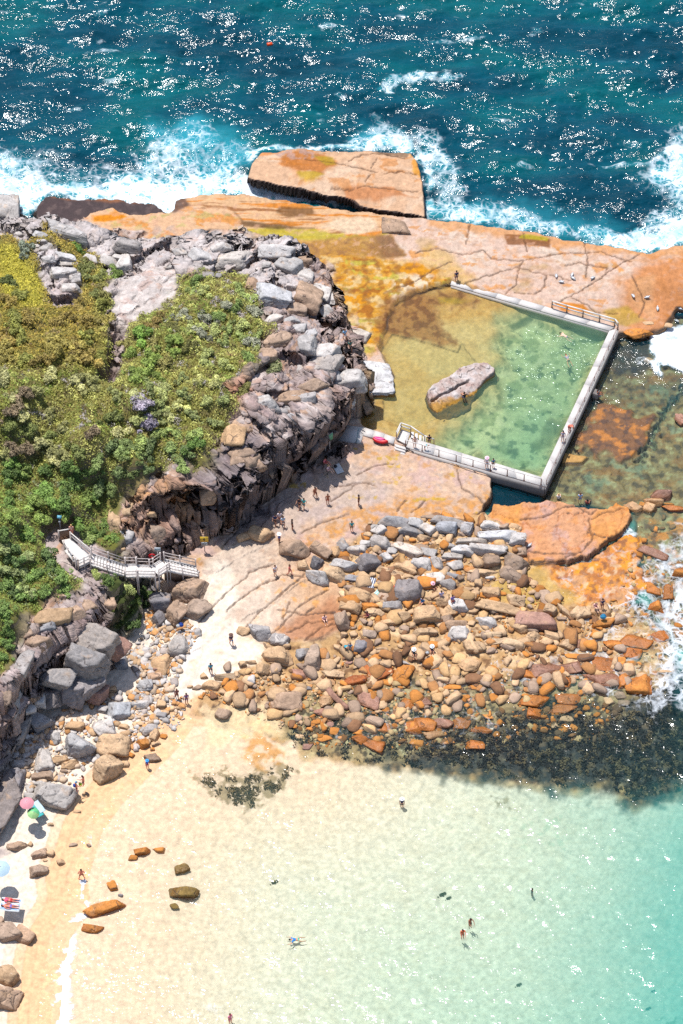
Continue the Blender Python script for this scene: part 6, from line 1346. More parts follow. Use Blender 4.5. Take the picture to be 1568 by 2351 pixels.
hz = .2 + ss(-.2, .22, dd) * (1.7 + .25 * ac - .55 * ss(-.2, -1.6, ac) + .12 * fbm(IX / 1.5, IY / 1.5, 4, 6) + .07 * fbm(IX / .4, IY / .4, 3, 8) + .16 * np.round(1.6 * fbm(IX / 1.8, IY / 1.8, 3, 18)) / 1.6) - .5 * np.exp(-((ac - .35 + .15 * fbm(IX / 1.2, IY / 1.2, 3, 9)) / .1) ** 2) * ss(.1, .5, dd) * ss(1.6, .4, al)
cI = np.zeros(IX.shape + (3,)) + lin(214, 192, 182); f1 = fbm(IX / .9, IY / .9, 5, 10)
for mk_, rgb in ((ss(.0, .4, f1), (226, 212, 206)), (ss(.15, .5, -f1), (196, 166, 156)), (ss(-1.0, -2.0, al * .5 + ac * 1.2 + .5 * f1) , (214, 160, 84)), (ss(1.62, 1.45, hz + .05 * f1), (204, 150, 60)), (ss(1.4, 1.2, hz), (120, 92, 50))):
    cI = cI + (lin(*rgb) - cI) * mk_[..., None]
gi = np.arange(IX.size).reshape(IX.shape); kk = (dd[:-1, :-1] > -.34) & (dd[1:, 1:] > -.34)
iq = np.stack([gi[:-1, :-1], gi[:-1, 1:], gi[1:, 1:], gi[1:, :-1]], -1)[kk]; u, inv = np.unique(iq.ravel(), return_inverse=True)
o = link('pool_rock', mk_mesh('pool_rock', np.stack([IX, IY, hz], -1).reshape(-1, 3)[u], inv.reshape(-1, 4), [mat_rock], True, {'Col': cI.reshape(-1, 3)[u]}))
tag(o, 'long grooved grey and ochre rock island rising from the pool', 'rock')
# ------------------------------------------------------------------ people: one skinned body per pose, clothing as children
SK0 = dict(pel=(0, 0, .93), spi=(0, .01, 1.12), che=(0, 0, 1.32), nec=(0, .01, 1.46), hd0=(0, -.005, 1.55), hd1=(0, -.01, 1.65))
for s_, k in ((1, 'l'), (-1, 'r')):
    SK0.update({k + 'sh': (s_ * .17, 0, 1.40), k + 'el': (s_ * .235, .03, 1.13), k + 'wr': (s_ * .25, -.05, .89), k + 'ha': (s_ * .25, -.07, .82), k + 'hi': (s_ * .09, 0, .88), k + 'kn': (s_ * .1, -.015, .48), k + 'an': (s_ * .1, .03, .08), k + 'to': (s_ * .12, -.13, .03)})
RAD = dict(pel=.125, spi=.115, che=.13, nec=.055, hd0=.075, hd1=.085, sh=.062, el=.042, wr=.03, ha=.036, hi=.1, kn=.058, an=.04, to=.034)
EDG = [('pel', 'spi'), ('spi', 'che'), ('che', 'nec'), ('nec', 'hd0'), ('hd0', 'hd1')] + [(a if a == 'che' else k + a, k + b) for k in 'lr' for a, b in (('che', 'sh'), ('sh', 'el'), ('el', 'wr'), ('wr', 'ha'))] + [e for k in 'lr' for e in (('pel', k + 'hi'), (k + 'hi', k + 'kn'), (k + 'kn', k + 'an'), (k + 'an', k + 'to'))]
def pose(**kw):
    d = dict(SK0); d.update(kw); return d
POSES = {
 'stand': pose(),
 'walk': pose(lkn=(.1, -.2, .5), lan=(.1, -.22, .09), lto=(.11, -.38, .05), rkn=(-.1, .04, .47), ran=(-.1, .3, .12), rto=(-.11, .16, .03), lel=(.24, .13, 1.14), lwr=(.24, .16, .92), lha=(.24, .15, .85), rel=(-.24, -.06, 1.13), rwr=(-.22, -.24, .98), rha=(-.22, -.3, .94)),
 'wide': pose(lkn=(.2, -.03, .48), lan=(.28, .02, .08), lto=(.33, -.13, .03), rkn=(-.2, -.03, .48), ran=(-.28, .02, .08), rto=(-.33, -.13, .03), lel=(.34, .06, 1.16), lwr=(.2, -.06, .98), lha=(.14, -.1, .94), rel=(-.34, .06, 1.16), rwr=(-.2, -.06, .98), rha=(-.14, -.1, .94)),
 'reach': pose(lel=(.26, -.2, 1.25), lwr=(.2, -.42, 1.12), lha=(.18, -.5, 1.08), rel=(-.24, -.12, 1.16), rwr=(-.2, -.34, 1.05), rha=(-.18, -.42, 1.02), hd1=(0, -.08, 1.64)),
 'bend': pose(spi=(0, -.12, 1.08), che=(0, -.32, 1.16), nec=(0, -.46, 1.2), hd0=(0, -.54, 1.2), hd1=(0, -.63, 1.18), lsh=(.17, -.38, 1.18), rsh=(-.17, -.38, 1.18), lel=(.2, -.42, .92), rel=(-.2, -.42, .92), lwr=(.18, -.46, .7), rwr=(-.18, -.46, .7), lha=(.17, -.48, .63), rha=(-.17, -.48, .63)),
 'sit': pose(pel=(0, 0, .13), spi=(0, .03, .32), che=(0, .0, .52), nec=(0, -.02, .66), hd0=(0, -.04, .75), hd1=(0, -.07, .85), lsh=(.17, 0, .6), rsh=(-.17, 0, .6), lel=(.24, -.06, .36), rel=(-.24, -.06, .36), lwr=(.16, -.28, .36), rwr=(-.16, -.28, .36), lha=(.12, -.35, .37), rha=(-.12, -.35, .37), lhi=(.09, -.03, .11), rhi=(-.09, -.03, .11), lkn=(.13, -.42, .4), rkn=(-.13, -.42, .4), lan=(.12, -.62, .06), ran=(-.12, -.62, .06), lto=(.13, -.77, .03), rto=(-.13, -.77, .03)),
 'lie': pose(pel=(0, 0, .12), spi=(0, .19, .11), che=(0, .39, .13), nec=(0, .53, .12), hd0=(0, .62, .12), hd1=(0, .72, .13), lsh=(.17, .47, .11), rsh=(-.17, .47, .11), lel=(.27, .22, .08), rel=(-.27, .22, .08), lwr=(.28, -.02, .06), rwr=(-.28, -.02, .06), lha=(.28, -.1, .06), rha=(-.28, -.1, .06), lhi=(.09, -.05, .11), rhi=(-.09, -.05, .11), lkn=(.11, -.45, .12), rkn=(-.11, -.45, .12), lan=(.12, -.85, .07), ran=(-.12, -.85, .07), lto=(.15, -.93, .17), rto=(-.15, -.93, .17)),
 'swim': pose(pel=(0, 0, -.06), spi=(0, .19, -.02), che=(0, .39, .0), nec=(0, .53, .05), hd0=(0, .61, .08), hd1=(0, .7, .12), lsh=(.17, .46, 0), rsh=(-.17, .46, 0), lel=(.38, .62, -.04), rel=(-.38, .62, -.04), lwr=(.42, .86, -.06), rwr=(-.42, .86, -.06), lha=(.42, .94, -.06), rha=(-.42, .94, -.06), lhi=(.09, -.05, -.08), rhi=(-.09, -.05, -.08), lkn=(.22, -.36, -.2), rkn=(-.22, -.36, -.2), lan=(.2, -.72, -.22), ran=(-.2, -.72, -.22), lto=(.24, -.86, -.25), rto=(-.24, -.86, -.25)),
}
def skin(pts_, edges, rads, sub=1):
    names = list(pts_); me = bpy.data.meshes.new('tmp'); me.from_pydata([pts_[n] for n in names], [(names.index(a), names.index(b)) for a, b in edges], [])
    o = bpy.data.objects.new('tmp', me); COL.objects.link(o)
    o.modifiers.new('s', 'SKIN').use_smooth_shade = True
    if not me.skin_vertices: me.skin_vertices.new()
    for i, n in enumerate(names):
        r = rads(n); me.skin_vertices[0].data[i].radius = r if isinstance(r, tuple) else (r, r)
    me.skin_vertices[0].data[0].use_root = True
    o.modifiers.new('b', 'SUBSURF').levels = sub
    dg = bpy.context.evaluated_depsgraph_get(); ev = o.evaluated_get(dg); m2 = ev.to_mesh()
    v = np.zeros(len(m2.vertices) * 3, np.float32); m2.vertices.foreach_get('co', v); F = [tuple(p.vertices) for p in m2.polygons]
    ev.to_mesh_clear(); bpy.data.objects.remove(o); bpy.data.meshes.remove(me)
    return v.reshape(-1, 3), F
def base(n): return n[1:] if n[0] in 'lr' and n not in ('l', 'r') and n[1:] in RAD else n
def rad(n, k=1.0):
    b = base(n); r = RAD[b] * k
    return (r * 1.12, r * .82) if b in ('pel', 'spi', 'che') else r
def make_pose(P):
    v, f = skin(P, EDG, lambda n: rad(n), 2)
    mb = MB(); mb.add(v.tolist(), f)
    for k in 'lr':                                                     # fingers and thumb
        h, w_ = Vector(P[k + 'ha']), Vector(P[k + 'wr']); d = (h - w_).normalized(); sd = d.cross(Vector((1, 0, 0))); sd = sd.normalized() if sd.length > .1 else Vector((0, 1, 0)); nn = d.cross(sd)
        for i, (o_, ln) in enumerate(((-.024, .07), (-.008, .08), (.008, .075), (.024, .06))):
            a = h + sd * o_ + d * .02; b = a + d * ln * .55 + nn * .004; c = b + d * ln * .4 + nn * .02
            mb.tube(a, b, .0095, .0085, 6); mb.tube(b, c, .0085, .006, 6)
        a = h - d * .02 - sd * .03; mb.tube(a, a + d * .03 - sd * .03, .011, .009, 6); mb.tube(a + d * .03 - sd * .03, a + d * .06 - sd * .035, .009, .007, 6)
    hc = (Vector(P['hd0']) + Vector(P['hd1'])) / 2; up = (Vector(P['hd1']) - Vector(P['hd0'])).normalized(); fw = Vector((0, -1, 0)); fw = (fw - up * fw.dot(up)); fw = fw.normalized() if fw.length > .2 else Vector((0, 0, 1)); sd = up.cross(fw)
    mb.tube(hc + fw * .075 + up * .02, hc + fw * .105 - up * .015, .01, .016, 6)      # nose
    for s_ in (1, -1): mb.ell(tuple(hc + sd * s_ * .085 - fw * .005), (.014, .022, .03), 6, 5)
    body = (mb.v, mb.f)
    eye = MB()
    for s_ in (1, -1): eye.ell(tuple(hc + fw * .082 + sd * s_ * .033 + up * .018), (.012, .012, .009), 6, 5)
    eye.tube(hc + fw * .08 - up * .045 - sd * .022, hc + fw * .08 - up * .045 + sd * .022, .006, n=5)
    hair = MB(); top = Vector(P['hd1']) + up * .02 - fw * .02
    hair.ell(tuple(top), (.098, .1, .085), 12, 8); hair.ell(tuple(hc - fw * .045 + up * .01), (.09, .07, .09), 10, 7)
    hat = MB()
    n = 14; q = top + up * .03
    ring = lambda r_, h_: [tuple(q + (sd * math.cos(6.2832 * i / n) + fw * math.sin(6.2832 * i / n)) * r_ + up * h_) for i in range(n)]
    rs = [ring(.24, -.02), ring(.115, .0), ring(.105, .08), ring(.05, .11)]; b0 = sum(rs, []); hat.add(b0, [(j * n + i, j * n + (i + 1) % n, (j + 1) * n + (i + 1) % n, (j + 1) * n + i) for j in range(3) for i in range(n)] + [tuple(range(3 * n, 4 * n))])
    mid = lambda a, b, t_: tuple(np.array(P[a]) * (1 - t_) + np.array(P[b]) * t_)
    sp = {'pel': P['pel'], 'w': mid('pel', 'spi', .35), 'lhi': P['lhi'], 'rhi': P['rhi'], 'lt': mid('lhi', 'lkn', .55), 'rt': mid('rhi', 'rkn', .55)}
    sr = {'pel': (.155, .118), 'w': (.14, .105), 'lhi': .112, 'rhi': .112, 'lt': .094, 'rt': .094}
    shorts = skin(sp, [('pel', 'w'), ('pel', 'lhi'), ('lhi', 'lt'), ('pel', 'rhi'), ('rhi', 'rt')], lambda n_: sr[n_], 2)
    tp = {'che': P['che'], 'spi': P['spi'], 'w': mid('pel', 'spi', .25), 'nb': mid('che', 'nec', .55), 'lsh': P['lsh'], 'rsh': P['rsh'], 'lu': mid('lsh', 'lel', .6), 'ru': mid('rsh', 'rel', .6)}
    tr = {'che': (.158, .122), 'spi': (.143, .11), 'w': (.15, .115), 'nb': .075, 'lsh': .073, 'rsh': .073, 'lu': .062, 'ru': .062}
    top_ = skin(tp, [('che', 'spi'), ('spi', 'w'), ('che', 'nb'), ('che', 'lsh'), ('lsh', 'lu'), ('che', 'rsh'), ('rsh', 'ru')], lambda n_: tr[n_], 2)
    return dict(body=body, face=(eye.v, eye.f), hair=(hair.v, hair.f), hat=(hat.v, hat.f), shorts=shorts, top=top_)
mat_slot = flat_mat('skin_default', (214, 160, 130))
PM = {}
for k, P in POSES.items():
    d = make_pose(P); PM[k] = {n: mk_mesh('person_' + n, v, f, [mat_slot], True) for n, (v, f) in d.items()}
_mc = {}
def pm(rgb):
    if rgb not in _mc: _mc[rgb] = simple('cloth_%d_%d_%d' % rgb, lin(*rgb, k=1.35), .8, .12, 20, .1)
    return _mc[rgb]
SKN = {'p': (240, 194, 170), 'm': (222, 160, 126), 'd': (176, 112, 84), 'r': (226, 140, 116)}
HAIR = {'k': (48, 40, 38), 'b': (104, 74, 54), 'y': (206, 170, 110)}
BK, NV, TL, WH, PK, RD, BL, PU, GY_ = (40, 42, 50), (44, 60, 104), (40, 150, 160), (244, 242, 240), (240, 130, 170), (206, 60, 60), (70, 130, 210), (150, 120, 190), (150, 150, 160)
def person(x, y, ps, face, lab, skin_='m', hair='k', top=None, shorts=BK, hat=None, z=None, s=1.0, lift=0.0, extra=None):
    g = ground(x, y) if z is None else pt(x, y, z)
    root = link('person', PM[ps]['body'], loc=(g[0], g[1], g[2] + lift), rot=(0, 0, R(face))); root.scale = (s, s, s)
    tag(root, lab, 'person', 'people at the pool and the beach')
    parts = [('body', SKN[skin_], root)]
    def add(n, rgb, nm):
        c = link(nm, PM[ps][n], root); c.material_slots[0].link = 'OBJECT'; c.material_slots[0].material = pm(rgb); return c
    root.material_slots[0].link = 'OBJECT'; root.material_slots[0].material = pm(SKN[skin_])
    add('face', (70, 40, 36), 'face'); add('hair', HAIR[hair], 'hair')
    if top: add('top', top, 'shirt')
    if shorts: add('shorts', shorts, 'shorts')
    if hat: add('hat', hat, 'hat')
    return root
P_ = person
P_(1047.7, 646, 'stand', 20, 'person in dark blue shirt standing on the far end of the top pool wall', 'm', 'k', NV, NV, z=WT)
P_(1299.6, 772, 'swim', 60, 'pale swimmer with arms spread near the top of the pool', 'p', 'k', None, GY_, z=PW)
P_(1304.6, 826, 'swim', 20, 'dark-haired swimmer lower in the pool near the outer wall', 'm', 'b', GY_, BK, z=PW - .05)
P_(1066, 914, 'sit', 200, 'person in black sitting on the pool rock island', 'm', 'k', BK, (90, 110, 160), z=1.75)
P_(1306, 990, 'bend', 40, 'person in red bending at the cable rail on the outer pool wall', 'r', 'b', (200, 110, 90), RD, z=WT)
P_(1291.5, 1013, 'stand', 10, 'person in grey dress standing on the outer pool wall', 'm', 'k', (186, 176, 196), (186, 176, 196), z=WT)
P_(1117, 1074, 'stand', 0, 'person in pink sun hat and white shirt on the near pool wall', 'p', 'b', (236, 226, 232), PU, (250, 200, 214), z=WT)
P_(1132, 1073, 'stand', 10, 'person in teal top and black shorts beside the pink-hatted one', 'm', 'k', (40, 130, 170), BK, z=WT, s=.85)
P_(952, 1027, 'stand', -10, 'shirtless person in pale shorts on the landing by the pool', 'p', 'b', None, (230, 226, 236), z=WT)
P_(975, 1033, 'bend', 90, 'child in teal top bending by the pool ladder', 'm', 'k', TL, BK, z=WT, s=.65)
P_(985, 1022, 'stand', 180, 'person in black wetsuit standing in the water by the ladder', 'm', 'k', BK, BK, z=.9)
P_(1282, 1147, 'sit', 170, 'person in white shirt sitting on the orange slab facing the pool', 'p', 'y', WH, (220, 220, 226))
P_(1331, 1155, 'stand', 180, 'person wrapped in blue and white towel on the orange slab edge', 'm', 'b', (170, 200, 236), (110, 160, 226))
P_(1347, 1160, 'sit', 150, 'dark-haired person in red sitting at the orange slab edge', 'd', 'k', (150, 70, 66), (130, 60, 60))
P_(1371, 908, 'sit', 90, 'person by the outlet box outside the pool wall', 'd', 'k', (60, 50, 60), PK, z=.3)
P_(745, 1064, 'sit', 60, 'person in pink sitting in the cliff shade under the notices', 'r', 'b', (244, 130, 140), (220, 80, 110))
P_(752.7, 1080, 'sit', 60, 'person in pale pink sitting just below the shaded one', 'p', 'y', (246, 214, 220), (240, 190, 200))
P_(723.5, 1142, 'walk', 30, 'shirtless person in dark red shorts walking on the platform', 'd', 'k', None, (110, 40, 44))
P_(752.5, 1158, 'stand', 10, 'tanned person in red shorts standing right of the walker', 'd', 'b', None, (190, 80, 60))
P_(697.5, 1168, 'walk', -20, 'person in teal shirt walking below the shaded cliff', 'm', 'k', (60, 190, 190), TL)
P_(687, 1167, 'walk', -30, 'person in dark clothes left of the teal walker', 'm', 'k', (60, 60, 70), BK)
P_(631.8, 1205, 'walk', -10, 'leftmost walker of the group of three under the cliff', 'm', 'k', NV, BK)
P_(641.8, 1199, 'walk', 0, 'middle walker in white shirt of the group of three', 'p', 'b', (240, 226, 232), (190, 120, 130))
P_(649.8, 1209, 'walk', 15, 'right walker in pale blue of the group of three', 'm', 'k', (190, 214, 232), NV)
P_(671, 1216, 'stand', 100, 'slim person in black wetsuit standing alone on grey rock', 'd', 'k', BK, BK)
P_(823.4, 1160, 'stand', 80, 'slim person in dark clothes alone on the middle platform', 'd', 'k', (80, 60, 60), BK)
P_(807.6, 1220, 'stand', 0, 'person in teal shirt above the white boulder pile', 'm', 'b', (40, 170, 176), (90, 80, 60))
P_(641.3, 1249, 'stand', 70, 'person in blue dress and white hat left of the brown boulder', 'm', 'b', (60, 90, 170), NV, WH)
P_(631.8, 1321, 'stand', 40, 'person in white shirt by the long pavement crack', 'm', 'b', (236, 232, 236), (170, 180, 200))
P_(664.9, 1320, 'walk', 70, 'person in coral swimsuit walking on the pavement', 'r', 'b', (226, 120, 110), (226, 120, 110))
P_(744.5, 1424, 'sit', 20, 'person in white sitting on the brown cracked pavement', 'p', 'b', (250, 214, 224), (240, 160, 176))
P_(844, 1416, 'sit', -60, 'person in dark pink crouching among the tan boulders', 'd', 'k', (170, 90, 110), (120, 60, 80))
P_(889, 1351, 'lie', 125, 'left sunbather lying on the mint striped towel', 'r', 'y', None, (90, 110, 190), z=zt2 + .03)
P_(900, 1350, 'lie', 140, 'right sunbather lying beside the dark flat boulder', 'r', 'b', (220, 90, 110), RD, z=zt2 + .02)
P_(992.6, 1350, 'sit', 40, 'person in pink hat sitting on tan stones', 'm', 'b', (220, 190, 170), BK, (246, 190, 200))
P_(1013, 1380, 'stand', 10, 'person in purple trousers standing among boulders', 'p', 'k', (190, 190, 230), (160, 120, 190))
P_(1038.4, 1390, 'walk', 30, 'person in purple shirt and red shorts climbing the boulders', 'm', 'k', (130, 120, 200), (200, 70, 90))
P_(970, 1384, 'sit', -30, 'person in bright blue sitting on orange stones', 'm', 'k', (60, 150, 210), (50, 120, 190))
P_(1099, 1392, 'sit', 60, 'person in pink sitting left of the long tan slab', 'r', 'b', (230, 170, 170), (200, 110, 130))
P_(949.8, 1506, 'sit', 10, 'white-hatted angler in grey sitting on a square boulder', 'm', 'k', (90, 100, 110), (60, 140, 130), WH, lift=.35)
P_(991.6, 1499, 'sit', 0, 'white-hatted angler in black sitting right of the grey one', 'm', 'k', BK, (240, 170, 170), WH, lift=.35)
P_(791.3, 1494, 'bend', 30, 'person in teal top bending by the dark boulder', 'm', 'b', (40, 160, 180), (170, 130, 100), s=.9)
P_(804, 1497, 'stand', 0, 'person in blue top beside the dark boulder at the water', 'm', 'b', (60, 150, 200), (120, 130, 160), s=.9)
P_(531.2, 1480, 'walk', 20, 'person in dark top and blue shorts on the white sand', 'm', 'b', (70, 56, 84), (60, 130, 190), (120, 90, 80))
P_(484.2, 1546, 'walk', 10, 'person in teal shirt and dark shorts walking on the sand', 'm', 'k', (50, 160, 190), (50, 60, 80))
P_(406.5, 1605, 'walk', 10, 'person in brown shirt crossing the stones', 'd', 'b', (130, 90, 90), (110, 80, 80))
P_(428.6, 1615, 'stand', 10, 'person in purple standing in the stones at the sand edge', 'd', 'k', (120, 90, 150), (110, 80, 140))
w1 = P_(176, 1818, 'reach', 120, 'person with blue backpack and cap holding out a bucket', 'r', 'k', None, BK, z=1.0)
m = MB(); m.ell((0, .2, 1.25), (.17, .13, .26), 10, 8); m.build('backpack', mat_blu, w1, True)
m = MB(); m.ell((0, -.02, 1.7), (.1, .11, .07), 10, 6); m.build('cap', mat_ltb, w1, True)
P_(192, 1804, 'reach', 250, 'shirtless person with raised elbow facing the backpack wearer', 'r', 'k', None, (90, 60, 100), z=1.0)
c1 = P_(338.8, 1764, 'stand', 30, 'child in blue hat at the water edge', 'd', 'k', (60, 70, 180), (200, 60, 110), (70, 160, 220), s=.82)
P_(187.8, 2018, 'wide', 190, 'shirtless person in black trunks standing on the wet sand', 'r', 'k', None, BK)
P_(22, 2082, 'lie', 84, 'lower sunbather lying on the white towel', 'r', 'k', None, PU, z=1.63, lift=.02)
P_(23, 2068, 'lie', 84, 'upper sunbather lying on the white towel', 'r', 'k', (230, 90, 120), RD, z=1.63, lift=.02)
P_(922.5, 1856, 'stand', 0, 'wader in white hat and dark top in the pale shallows', 'm', 'k', (60, 60, 90), BK, WH, z=-.75)
P_(1079, 2130, 'reach', 30, 'tanned wader, right of a pair in the bay', 'd', 'k', None, (70, 50, 60), z=-.55)
P_(1061.5, 2155, 'reach', 10, 'wader in orange top, left of a pair in the bay', 'r', 'k', (220, 110, 70), (170, 100, 70), z=-.5)
P_(1220.5, 2062, 'stand', 100, 'dark-haired swimmer upright in the green bay', 'd', 'k', (60, 50, 60), BK, z=-1.45)
P_(682, 2156, 'swim', 100, 'snorkeller in bright blue and green floating in the bay', 'm', 'k', (40, 130, 200), (80, 200, 160), z=.02)
P_(529, 2349, 'stand', 40, 'wader cut by the lower edge of the photo', 'r', 'b', PK, PK, z=-.6)
P_(1366, 1400, 'sit', 30, 'person in pink sitting on the boulder beside the surf', 'p', 'y', (250, 190, 190), PK, lift=.45)
P_(1382, 1403, 'stand', 20, 'person in navy standing on the boulder beside the surf', 'm', 'k', NV, (120, 60, 70), lift=.35)
P_(791.5, 780, 'walk', 20, 'person in pale blue on the grey rocks by the pool', 'm', 'b', (150, 200, 236), WH)
P_(804, 806, 'walk', 20, 'person in green on the grey rocks by the pool', 'm', 'k', (60, 120, 110), BK)
P_(165, 1229, 'stand', 0, 'person in coral shirt beside the timber screen on the deck', 'r', 'y', (250, 190, 170), (240, 150, 130), z=7.12)
P_(801, 752, 'lie', 80, 'person lying on the white towel on the grey rocks', 'p', 'y', None, (200, 200, 210), z=2.3)
# ------------------------------------------------------------------ shrubs, scrub and seaweed
def leaf_mat(name):
    t_ = NT(name); oi = t_.n('ObjectInfo'); sh = t_.attr('shade'); pos = t_.pos()
    n = t_.noise(1.6, 3, .6); k = t_.math('MULTIPLY', sh, t_.ramp(n, .3, .7, .75, 1.25)); cc = t_.n('CombineColor')
    for i in range(3): t_.L(k, cc.inputs[i])
    return t_, oi, cc
def leaf_done(t_, col):
    va = t_.n('VectorMath'); va.operation = 'MULTIPLY_ADD'; t_.L(t_.n('NewGeometry').outputs['Normal'], va.inputs[0]); va.inputs[1].default_value = (.55, .55, .55); va.inputs[2].default_value = (0, 0, .8)
    vn = t_.n('VectorMath'); vn.operation = 'NORMALIZE'; t_.L(va.outputs[0], vn.inputs[0])
    tl = t_.n('BsdfTranslucent'); t_.L(col, tl.inputs[0]); mx = t_.n('MixShader'); mx.inputs[0].default_value = .42
    t_.L(t_.princ(col, .6, vn.outputs[0], .25), mx.inputs[1]); t_.L(tl.outputs[0], mx.inputs[2]); return t_.done(mx.outputs[0])
t_, oi, cc = leaf_mat('shrub_leaf'); mat_leaf = leaf_done(t_, t_.mix(1.0, oi.outputs['Color'], cc.outputs[0], 'MULTIPLY'))
t_, oi, cc = leaf_mat('scrub_leaf'); mat_scrub = leaf_done(t_, t_.mix(1.0, t_.attr('Col', True), cc.outputs[0], 'MULTIPLY'))
def leaves(cen, nrm, size, r, up=.8):
    """one bent leaf-cluster quad at each centre"""
    n = len(cen); d = r.normal(size=(n, 3)) + nrm * up * 2; d /= np.linalg.norm(d, axis=1)[:, None]
    a = np.cross(d, r.normal(size=(n, 3))); a /= np.linalg.norm(a, axis=1)[:, None]; b = np.cross(d, a)
    s = (size * r.uniform(.6, 1.4, n))[:, None]
    v = np.stack([cen - a * s, cen + b * s * .45 + d * s * .15, cen + a * s, cen - b * s * .45 + d * s * .15], 1)
    return v.reshape(-1, 3), np.arange(n * 4).reshape(-1, 4)
def shrub_mesh(seed, n=1050):
    r = np.random.default_rng(seed); nl = r.integers(9, 15)
    lc = np.stack([r.normal(0, .5, nl), r.normal(0, .36, nl), r.uniform(.15, .6, nl)], -1); lc[0] = (0, 0, .6); lr = r.uniform(.2, .46, nl)
    k = r.choice(nl, n, p=lr ** 2 / (lr ** 2).sum()); d = r.normal(size=(n, 3)); d[:, 2] = np.abs(d[:, 2]) * 1.1 - .25; d /= np.linalg.norm(d, axis=1)[:, None]
    cen = lc[k] + d * (lr[k] * r.uniform(.5, 1.15, n) ** .6)[:, None]; cen[:, 2] = np.maximum(cen[:, 2], .02)
    v, f = leaves(cen, d, .125, r)
    sh = np.repeat(r.uniform(.75, 1.25, n) * (.7 + .6 * r.uniform(size=nl))[k], 4)
    return mk_mesh('foliage', v, f, [mat_leaf], False, {'shade': sh})
SHM = [shrub_mesh(60 + i) for i in range(10)]
stm = MB()
for k in range(5): a = k * 1.26; stm.tube((0, 0, -.15), (.35 * math.cos(a), .35 * math.sin(a), .5), .04, .015, 5)
stem0 = stm.build('stem', mat_dwood); STEM = stem0.data; bpy.data.objects.remove(stem0)
ZN = [  # polygon, colours, mean radius m, share
 ([(0, 640), (100, 690), (200, 690), (255, 700), (255, 830), (200, 850), (90, 830), (0, 830)], [((152, 132, 56), 'golden olive'), ((140, 140, 56), 'olive green'), ((160, 146, 62), 'golden olive')], 1.3, 26),
 ([(150, 590), (235, 600), (250, 690), (200, 690), (190, 640)], [((124, 128, 62), 'dull green'), ((140, 134, 66), 'olive green')], 1.0, 8),
 ([(425, 645), (540, 630), (600, 705), (615, 755), (580, 830), (500, 860), (440, 800), (400, 720)], [((146, 158, 84), 'mid green'), ((172, 178, 100), 'light green'), ((120, 140, 66), 'mid green'), ((150, 150, 124), 'grey-green')], 1.1, 26),
 ([(290, 765), (345, 730), (400, 700), (440, 800), (400, 870), (300, 880), (285, 830)], [((130, 148, 58), 'mid green'), ((124, 122, 56), 'dark olive'), ((150, 142, 70), 'olive green')], 1.2, 14),
 ([(240, 890), (400, 870), (530, 880), (545, 935), (500, 1000), (440, 980), (300, 960)], [((196, 194, 116), 'yellow-green'), ((170, 174, 100), 'light green'), ((140, 148, 84), 'mid green')], 1.0, 22),
 ([(0, 850), (200, 860), (240, 900), (290, 1000), (230, 1060), (0, 1050)], [((150, 148, 84), 'olive green'), ((176, 172, 110), 'yellow-green'), ((130, 138, 66), 'mid green'), ((130, 112, 84), 'brown-green')], 1.25, 26),
 ([(230, 1000), (440, 980), (490, 1040), (440, 1070), (300, 1090), (250, 1150), (220, 1100)], [((126, 142, 74), 'mid green'), ((110, 126, 72), 'dark green'), ((150, 164, 84), 'light green')], 1.2, 18),
 ([(0, 1060), (220, 1070), (240, 1180), (150, 1225), (0, 1230)], [((112, 140, 56), 'fresh green'), ((136, 156, 66), 'fresh green'), ((96, 120, 52), 'dark green')], 1.35, 20),
 ([(0, 1250), (130, 1250), (185, 1310), (170, 1350), (60, 1390), (0, 1440)], [((120, 146, 66), 'fresh green'), ((150, 160, 96), 'light green'), ((100, 122, 62), 'dark green')], 1.25, 18),
 ([(170, 1235), (250, 1190), (270, 1260), (215, 1256)], [((140, 156, 80), 'light green'), ((116, 140, 60), 'mid green')], .95, 6),
 ([(245, 1325), (335, 1325), (335, 1400), (300, 1445), (255, 1445)], [((90, 112, 48), 'dark green'), ((160, 168, 92), 'light green'), ((76, 96, 44), 'dark green')], 1.0, 12),
 ([(0, 1440), (28, 1450), (25, 1520), (0, 1535)], [((110, 138, 60), 'fresh green')], 1.0, 4)]
HERO = [(62, 580, 1.0, (130, 138, 116), 'dense grey-green round shrub on the grass beside the white rocks'), (358, 745, 1.15, (136, 116, 50), 'dark olive round shrub below the wide pale slab'), (315, 768, 1.1, (120, 150, 52), 'bright green shrub beside the rock gap'), (566, 895, .85, (124, 120, 56), 'lone olive shrub on the orange bare ledge'), (630, 848, 1.0, (136, 140, 90), 'lone grey-green shrub high on the rocky cliff face'), (325, 930, 1.2, (150, 140, 150), 'bare grey-purple shrub, left of the dead pair on the slope'), (340, 975, 1.2, (140, 130, 144), 'bare grey-purple shrub, lower of the dead pair on the slope'), (18, 650, 1.0, (96, 104, 44), 'dark green shrub at the grass edge, far left'), (262, 628, .9, (120, 140, 60), 'green shrub on top of the pale slab edge'), (178, 568, .7, (100, 132, 50), 'small bright green bush between the white crest rocks'), (250, 1395, .5, (190, 196, 70), 'small lime shrub on the cliff above the gully'), (445, 1018, 1.0, (110, 140, 56), 'dark bright-topped shrub at the cliff brow'), (520, 1118, .6, (140, 160, 80), 'small green shrub on the shaded cliff face'), (222, 1325, .6, (150, 160, 80), 'small shrub clinging beside the stair deck posts'), (250, 1310, .65, (120, 160, 70), 'leafy bright shrub under the upper stairs')]
